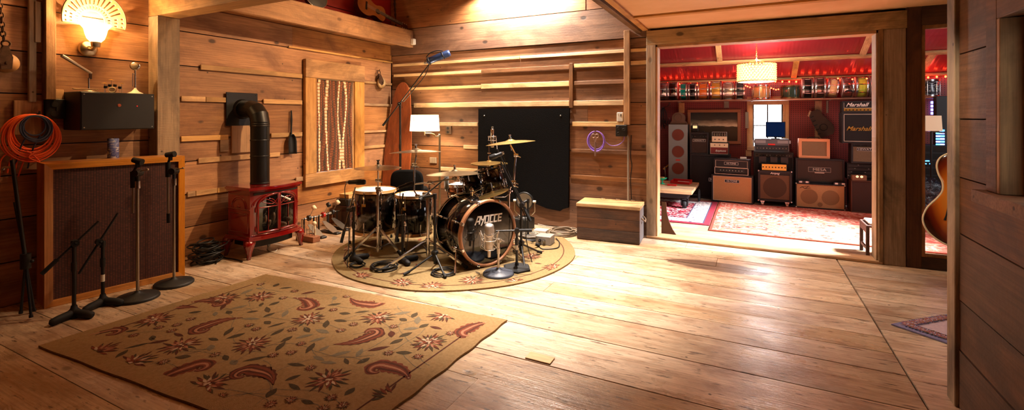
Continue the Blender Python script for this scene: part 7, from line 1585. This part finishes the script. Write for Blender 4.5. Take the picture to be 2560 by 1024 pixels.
b = MB()
for k in range(4): an = k*PI/2; b.cyl((Rc*math.cos(an), Rc*math.sin(an), hh), (0, 0, hh+.05), .004, n=6)
b.build('hanger', M_gold, t); b = MB(); zz = hh+.05; zc_ = cz(yc)-zb0-.012; k = 0
while zz < zc_: ax = X_ if k % 2 else Y_; cc_ = V((0, 0, zz+.014)); b.tube([cc_+V((0, 0, .016*math.sin(q)))+Z_.cross(ax)*.009*math.cos(q) for q in [i*PI/5 for i in range(10)]], .0025, 5, closed=True); zz += .025; k += 1
b.build('chain', M_gold, t); b = MB(); b.cyl((0, 0, zc_-.004), (0, 0, zc_+.012), .05, n=20); b.build('ceiling_cap', M_gold, t); PEND = V((c.x, yc, (zb0+zb1)/2)); PENDUP = V((c.x+.03, yc, zb1+.06))
# ============================================================ SEEN THROUGH THE TALL GLASS
def GX(px, Y): return W2(px, 300, Y).x
Yg = 2.75
t = thing('equipment_rack', 'black rack of recording gear with small blue lights seen through the tall glass', 'audio gear', (6.85, Yg+.2, 0)); b = MB(); x0, x1 = GX(2288, Yg), GX(2420, Yg); zt = W2(2320, 362, Yg).z; b.bx(x0, x1, Yg, Yg+.35, .0015, zt, .004); b.build('rack_body', M_black, t, True)
ML = mat('blue indicator', c8(60, 160, 255), .3, emit=c8(70, 170, 255), es=6); MLv = mat('violet indicator', c8(110, 120, 255), .3, emit=c8(120, 130, 255), es=5)
for k in range(5): b = MB(); z = zt-.05-.10*k; b.bx(x0+.02, x1-.02, Yg-.004, Yg-.0005, z-.04, z+.035, .001); b.build('rack_panel', M_bk, t, True)
for (px, py) in ((2306, 369), (2313, 402), (2320, 402), (2313, 409), (2327, 409)): q = W2(px, py, Yg-.008); b = MB(); b.box(q, (.03, .006, .012), .001); b.build('indicator', ML, t, True)
t = thing('patch_tower', 'narrow black tower with columns of blue lights seen through the tall glass', 'audio gear', (7.1, 3.0, zt)); b = MB(); xa, xb = GX(2341, 2.79), GX(2372, 2.79); z1 = W2(2350, 240, 2.79).z; b.bx(xa, xb, 2.79, 2.915, zt+.001, z1, .003); b.build('tower_body', M_black, t, True)
for k in range(7):
    for j, px in enumerate((2345, 2356)):
        if k < 6: q = W2(px, 326+k*7, 2.784); b = MB(); b.box(q, (.045, .006, .022), .001); b.build('indicator', ML if (k+j) % 2 else MLv, t, True)
for k in range(4): q = W2(2335, 256+k*9, 3.28); b = MB(); b.box(q, (.07, .02, .035), .002); b.build('panel_light', MLv, t, True)
t = thing('cymbal_stand', 'cymbal stand with a golden cymbal behind the tall glass', 'cymbal stand', (GX(2330, 2.58), 2.58, .0135)); q = W2(2328, 324, 2.58); b = MB(); b.cyl(V((q.x, 2.58, .0135)), V((q.x, 2.58, q.z+.02)), .011, n=10); b.build('pole', M_matte, t, True)
for k in range(3): an = k*2.09; b = MB(); b.cyl((q.x, 2.58, .3), (q.x+.25*math.cos(an), 2.58+.12*math.sin(an), .025), .009, n=8); b.build('leg', M_matte, t, True)
cymbal(q, .15, (.15, -.1, 1), M_brass, 'golden cymbal glimpsed through the tall glass', group=None)
b = MB(); q = W2(2331, 308, 2.36); b.box((q.x, 2.36, q.z), (.19, .004, .20), .001, Matrix.Rotation(-.2, 3, 'X')); t2 = thing('music_sheet', 'pale sheet on a black music stand behind the tall glass', 'music stand', (q.x, 2.39, .0135)); b.build('sheet', M_cream, t2, True); b = MB(); b.cyl((q.x, 2.39, .0135), (q.x, 2.39, q.z), .009, n=8); b.lathe([(.07, 0), (.07, .01), (.02, .02)], (q.x, 2.39, .0135), n=20); b.build('stand', M_matte, t2, True)
b = MB(); rr = random.Random(8); q = V((GX(2300, 2.2)-.05, 2.05, 0)); 
g = NT('crumpled dark plastic'); g.b.inputs['Base Color'].default_value = c8(26, 28, 34); g.b.inputs['Roughness'].default_value = .12; g.bump(g.noise(g.coord(), 14, 4, .6, 1.5), .8, .05)
vs = []; n_ = 14
for j in range(n_+1):
    for i in range(n_+1): u, v = i/n_*2-1, j/n_*2-1; hgt = .62*max(0, 1-(abs(u)**4))*max(0, 1-(abs(v)**4))*(.85+.15*rr.random()); vs.append((q.x+u*.34+rr.random()*.02, q.y+v*.20+rr.random()*.02, .014+hgt))
b.add(vs, [(j*(n_+1)+i, j*(n_+1)+i+1, (j+1)*(n_+1)+i+1, (j+1)*(n_+1)+i) for j in range(n_) for i in range(n_)], True); one(b, 'plastic_cover', g.m, 'shiny dark plastic sheet draped over gear behind the tall glass', 'cover')
# ============================================================ SUNBURST GUITAR BEYOND THE NEAR WALL
D = 2.47; c = DP(2438, 520, D); t = thing('hollow_body_guitar', 'sunburst hollow body electric guitar on a stand beyond the near plank wall', 'guitar', c)
nf = (-FW - RT*.72).normalized(); ux = Z_.cross(nf).normalized(); uz = (Z_ + nf*-.06).normalized(); w_ = ux.cross(uz)
k = 1.0; half = [(-.218, 0), (-.217, .06), (-.20, .125), (-.15, .185), (-.085, .208), (-.02, .19), (.035, .150), (.075, .128), (.12, .125), (.17, .142), (.22, .148), (.262, .13), (.288, .085), (.296, .035), (.297, 0)]
hs = spline([V((x, y, 0)) for x, y in half], 5); full = [(p.y, p.x) for p in hs] + [(-p.y, p.x) for p in hs[-2:0:-1]]
b = MB(); b.prism(full, -w_*.06, ux, uz, .058); b.build('body_rim', mat('dark rim', c8(96, 36, 20), .15, coat=1), t)
g = NT('sunburst lacquer'); sp = g.n('ShaderNodeSeparateXYZ'); g.l(g.vmath('DOT_PRODUCT', g.coord(), tuple(ux)) if False else g.coord(), sp.inputs[0])
def dot(ax): nd = g.n('ShaderNodeVectorMath', operation='DOT_PRODUCT'); g.l(g.coord(), nd.inputs[0]); nd.inputs[1].default_value = tuple(ax); return nd.outputs['Value']
du, dz = dot(ux), dot(uz); r2 = g.math('SQRT', g.math('ADD', g.math('POWER', g.math('DIVIDE', du, .20), 2.0), g.math('POWER', g.math('DIVIDE', g.math('SUBTRACT', dz, .03), .28), 2.0)))
g.l(g.ramp(g.math('MULTIPLY', r2, .7), [(.25, c8(232, 160, 62)), (.5, c8(206, 110, 30)), (.62, c8(120, 40, 16)), (.72, c8(50, 14, 8))]), g.b.inputs['Base Color']); g.b.inputs['Roughness'].default_value = .12; g.b.inputs['Coat Weight'].default_value = 1
b = MB(); m_ = len(full); rings = []
for s_, dz_ in ((1, 0), (.97, .006), (.86, .009), (.6, .018), (.25, .024)): rings.append([ux*x*s_+uz*(y*s_+.03*(1-s_))+w_*dz_ for x, y in full])
b.add([p for r_ in rings for p in r_], [(i*m_+j, i*m_+(j+1) % m_, (i+1)*m_+(j+1) % m_, (i+1)*m_+j) for i in range(4) for j in range(m_)] + [tuple(range(4*m_, 5*m_))], True); b.build('soundboard', g.m, t)
b = MB(); b.tube([ux*x+uz*y+w_*.001 for x, y in full], .0045, 8, closed=True); b.build('binding', M_cream, t)
for s in (-1, 1): b = MB(); pts = [ux*(s*x)+uz*y+w_*.0175 for x, y in ((.095, .07), (.10, .05), (.105, .0), (.115, -.05), (.12, -.075))]; b.tube([p + w_*-.001 for p in pts], [.006, .004, .006, .004, .006], 8, smooth=4); b.build('sound_hole', M_black, t)
b = MB(); b.prism([(-.02, .12), (-.035, .10), (-.10, -.02), (-.105, -.07), (-.07, -.08), (-.035, -.03), (-.03, .12)], w_*.03, ux, uz, .004); b.build('pickguard', mat('dark pickguard', c8(20, 14, 12), .15), t)
b = MB(); b.box(uz*-.06+w_*.032, (.14, .012, .014), .003, Matrix((ux, uz, w_)).transposed()); b.build('bridge', M_chrome, t)
for z in (.10, .0): b = MB(); b.box(uz*z+w_*.028, (.07, .036, .012), .003, Matrix((ux, uz, w_)).transposed()); b.build('pickup', M_chrome, t)
for (x, z) in ((-.13, -.10), (-.15, -.06), (-.10, -.14), (-.165, .02)): b = MB(); b.cyl(ux*-x+uz*z+w_*.006, ux*-x+uz*z+w_*.034, .011, n=12); b.build('knob', M_gold, t)
b = MB(); b.box(uz*.45+w_*.022, (.05, .42, .022), .008, Matrix((ux, uz, w_)).transposed()); b.build('neck', mat('dark neck', c8(60, 34, 22), .25), t); b = MB(); b.box(uz*.43+w_*.036, (.048, .44, .006), .002, Matrix((ux, uz, w_)).transposed()); b.build('fretboard', M_bk, t); b = MB(); b.box(uz*.73+w_*.018, (.08, .15, .014), .005, Matrix((ux, uz, w_)).transposed()); b.build('headstock', M_bk, t)
b = MB(); b.tube([uz*-.22+w_*.0, uz*-.227+w_*.02, uz*-.12+w_*.03-uz*.04], .006, 8); b.build('tailpiece', M_chrome, t)
b = MB()
for s in (-1, 1):
    for j in range(3): b.cyl(ux*s*.038+uz*(.69+.04*j)+w_*.018, ux*s*.06+uz*(.69+.04*j)+w_*.018, .007, n=8)
b.build('tuning_peg', M_gold, t)
hk = c+uz*.66+w_*.02; ts = thing('guitar_hanger', 'black ceiling hanger holding the sunburst guitar by its neck', 'hanger', (hk.x, hk.y, 2.31)); b = MB(); L = hk.z-2.31; o = -w_*.06
b.cyl(o+V((0, 0, L)), o, .008, n=10); b.cyl(o+V((0, 0, -.008)), o+V((0, 0, .003)), .04, n=16); b.build('rod', M_matte, ts); b = MB()
for s in (-1, 1): b.tube([o+V((0, 0, L)), o+ux*s*.035+V((0, 0, L)), ux*s*.035+w_*.04+V((0, 0, L)), ux*s*.035+w_*.045+V((0, 0, L+.02))], .007, 8)
b.build('fork', M_rub, ts)
# ============================================================ LIGHT
def lamp(name, typ, loc, energy, col, size=.1, aim=None, spot=None, blend=.5, size_y=None):
    l = bpy.data.lights.new(name, typ); l.energy = energy; l.color = col
    if typ == 'AREA':
        l.size = size
        if size_y: l.shape = 'RECTANGLE'; l.size_y = size_y
    else: l.shadow_soft_size = size
    if typ == 'SPOT': l.spot_size = math.radians(spot); l.spot_blend = blend
    o = bpy.data.objects.new(name, l); C.objects.link(o); o.location = loc
    if aim is not None: o.rotation_euler = (V(aim)-V(loc)).to_track_quat('-Z', 'Y').to_euler()
    return o
lamp("pendant_up", "POINT", PENDUP, 34, (1.0, .95, .85), .03)
lamp("pendant_light", "POINT", PEND, 3, (1.0, .78, .48), .1)
for x in (3.7, 4.5, 6.1, 7.0): lamp("red_glow", "POINT", (x, 3.1, 1.9), .9, (1.0, .06, .03), .05)
lamp("lamp_light", "POINT", LAMP, 40, (1.0, .72, .42), .05)
lamp("sconce_light", "POINT", SCONCE, 55, (1.0, .60, .26), .04)
WARM = (1.0, .74, .46); ORNG = (1.0, .55, .22); NEUT = (1.0, .86, .72)
for i, x in enumerate((1.62, 2.08, 2.55)):
    lamp('wall_wash_spot', 'SPOT', (x, -.20, 2.97), (90, 170, 150)[i], NEUT, .03, (x+.02, -.08, 2.5), 150, .6)
lamp('wall_wash', 'SPOT', (1.9, -.9, 3.6), 260, (1.0, .80, .58), .08, (2.0, -.02, 2.0), 76, 1.0)
lamp('drum_spot', 'SPOT', (2.75, -1.15, 3.4), 800, (1.0, .86, .74), .04, (2.70, -1.45, 0), 66, .8)
lamp('stage_spot', 'SPOT', (3.05, -1.75, 3.2), 800, (1.0, .88, .80), .05, (3.2, -2.0, 0), 52, 1.0)
lamp('stove_spot', 'SPOT', (2.9, -1.15, 3.3), 380, (1.0, .66, .36), .04, (0, -1.75, 1.0), 66, .9)
lamp('left_fill_spot', 'SPOT', (2.5, -2.2, 3.5), 130, (1.0, .72, .44), .08, (.3, -3.45, 1.0), 46, 1.0)  # added soft fill to brighten the pine cabinet and its stands
lamp('rug_spot', 'SPOT', (1.6, -2.1, 3.6), 190, (1.0, .74, .48), .2, (1.8, -2.45, 0), 52, 1.0)
lamp('guitar_fill_spot', 'SPOT', (4.95, -3.1, 2.28), 45, (1.0, .80, .58), .04, (5.75, -2.2, .95), 34, .8)  # added lamp without a fixture, only there to light the sunburst guitar
lamp('low_fill_spot', 'SPOT', (4.45, -.55, 2.29), 130, (1.0, .84, .70), .06, (4.4, -.75, 0), 86, 1.0)  # added under the low ceiling to brighten floor the other spots cannot reach
lamp('door_day', 'SPOT', (7.4, .75, 2.3), 3600, (.97, .94, 1.0), .25, (5.0, .85, 0), 52, .8)
lamp('door_sky', 'AREA', (8.2, 1.4, 1.8), 26, (.92, .94, 1.0), 1.0, (5.2, 1.4, .3), size_y=1.2)
lamp('back_fill', 'AREA', (4.6, .5, 2.9), 4, (1.0, .86, .74), 1.0, (4.8, 2.6, .8), size_y=.6)
w = bpy.data.worlds.new('world'); bpy.context.scene.world = w; w.use_nodes = True
w.node_tree.nodes['Background'].inputs[0].default_value = (1.0, .75, .5, 1); w.node_tree.nodes['Background'].inputs[1].default_value = .006
sc = bpy.context.scene
sc.view_settings.view_transform = 'Standard'; sc.view_settings.look = 'None'; sc.view_settings.gamma = 1; sc.view_settings.use_curve_mapping = False
sc.view_settings.exposure = .4
sc.cycles.max_bounces = 6; sc.cycles.sample_clamp_indirect = 6; sc.cycles.transparent_max_bounces = 12
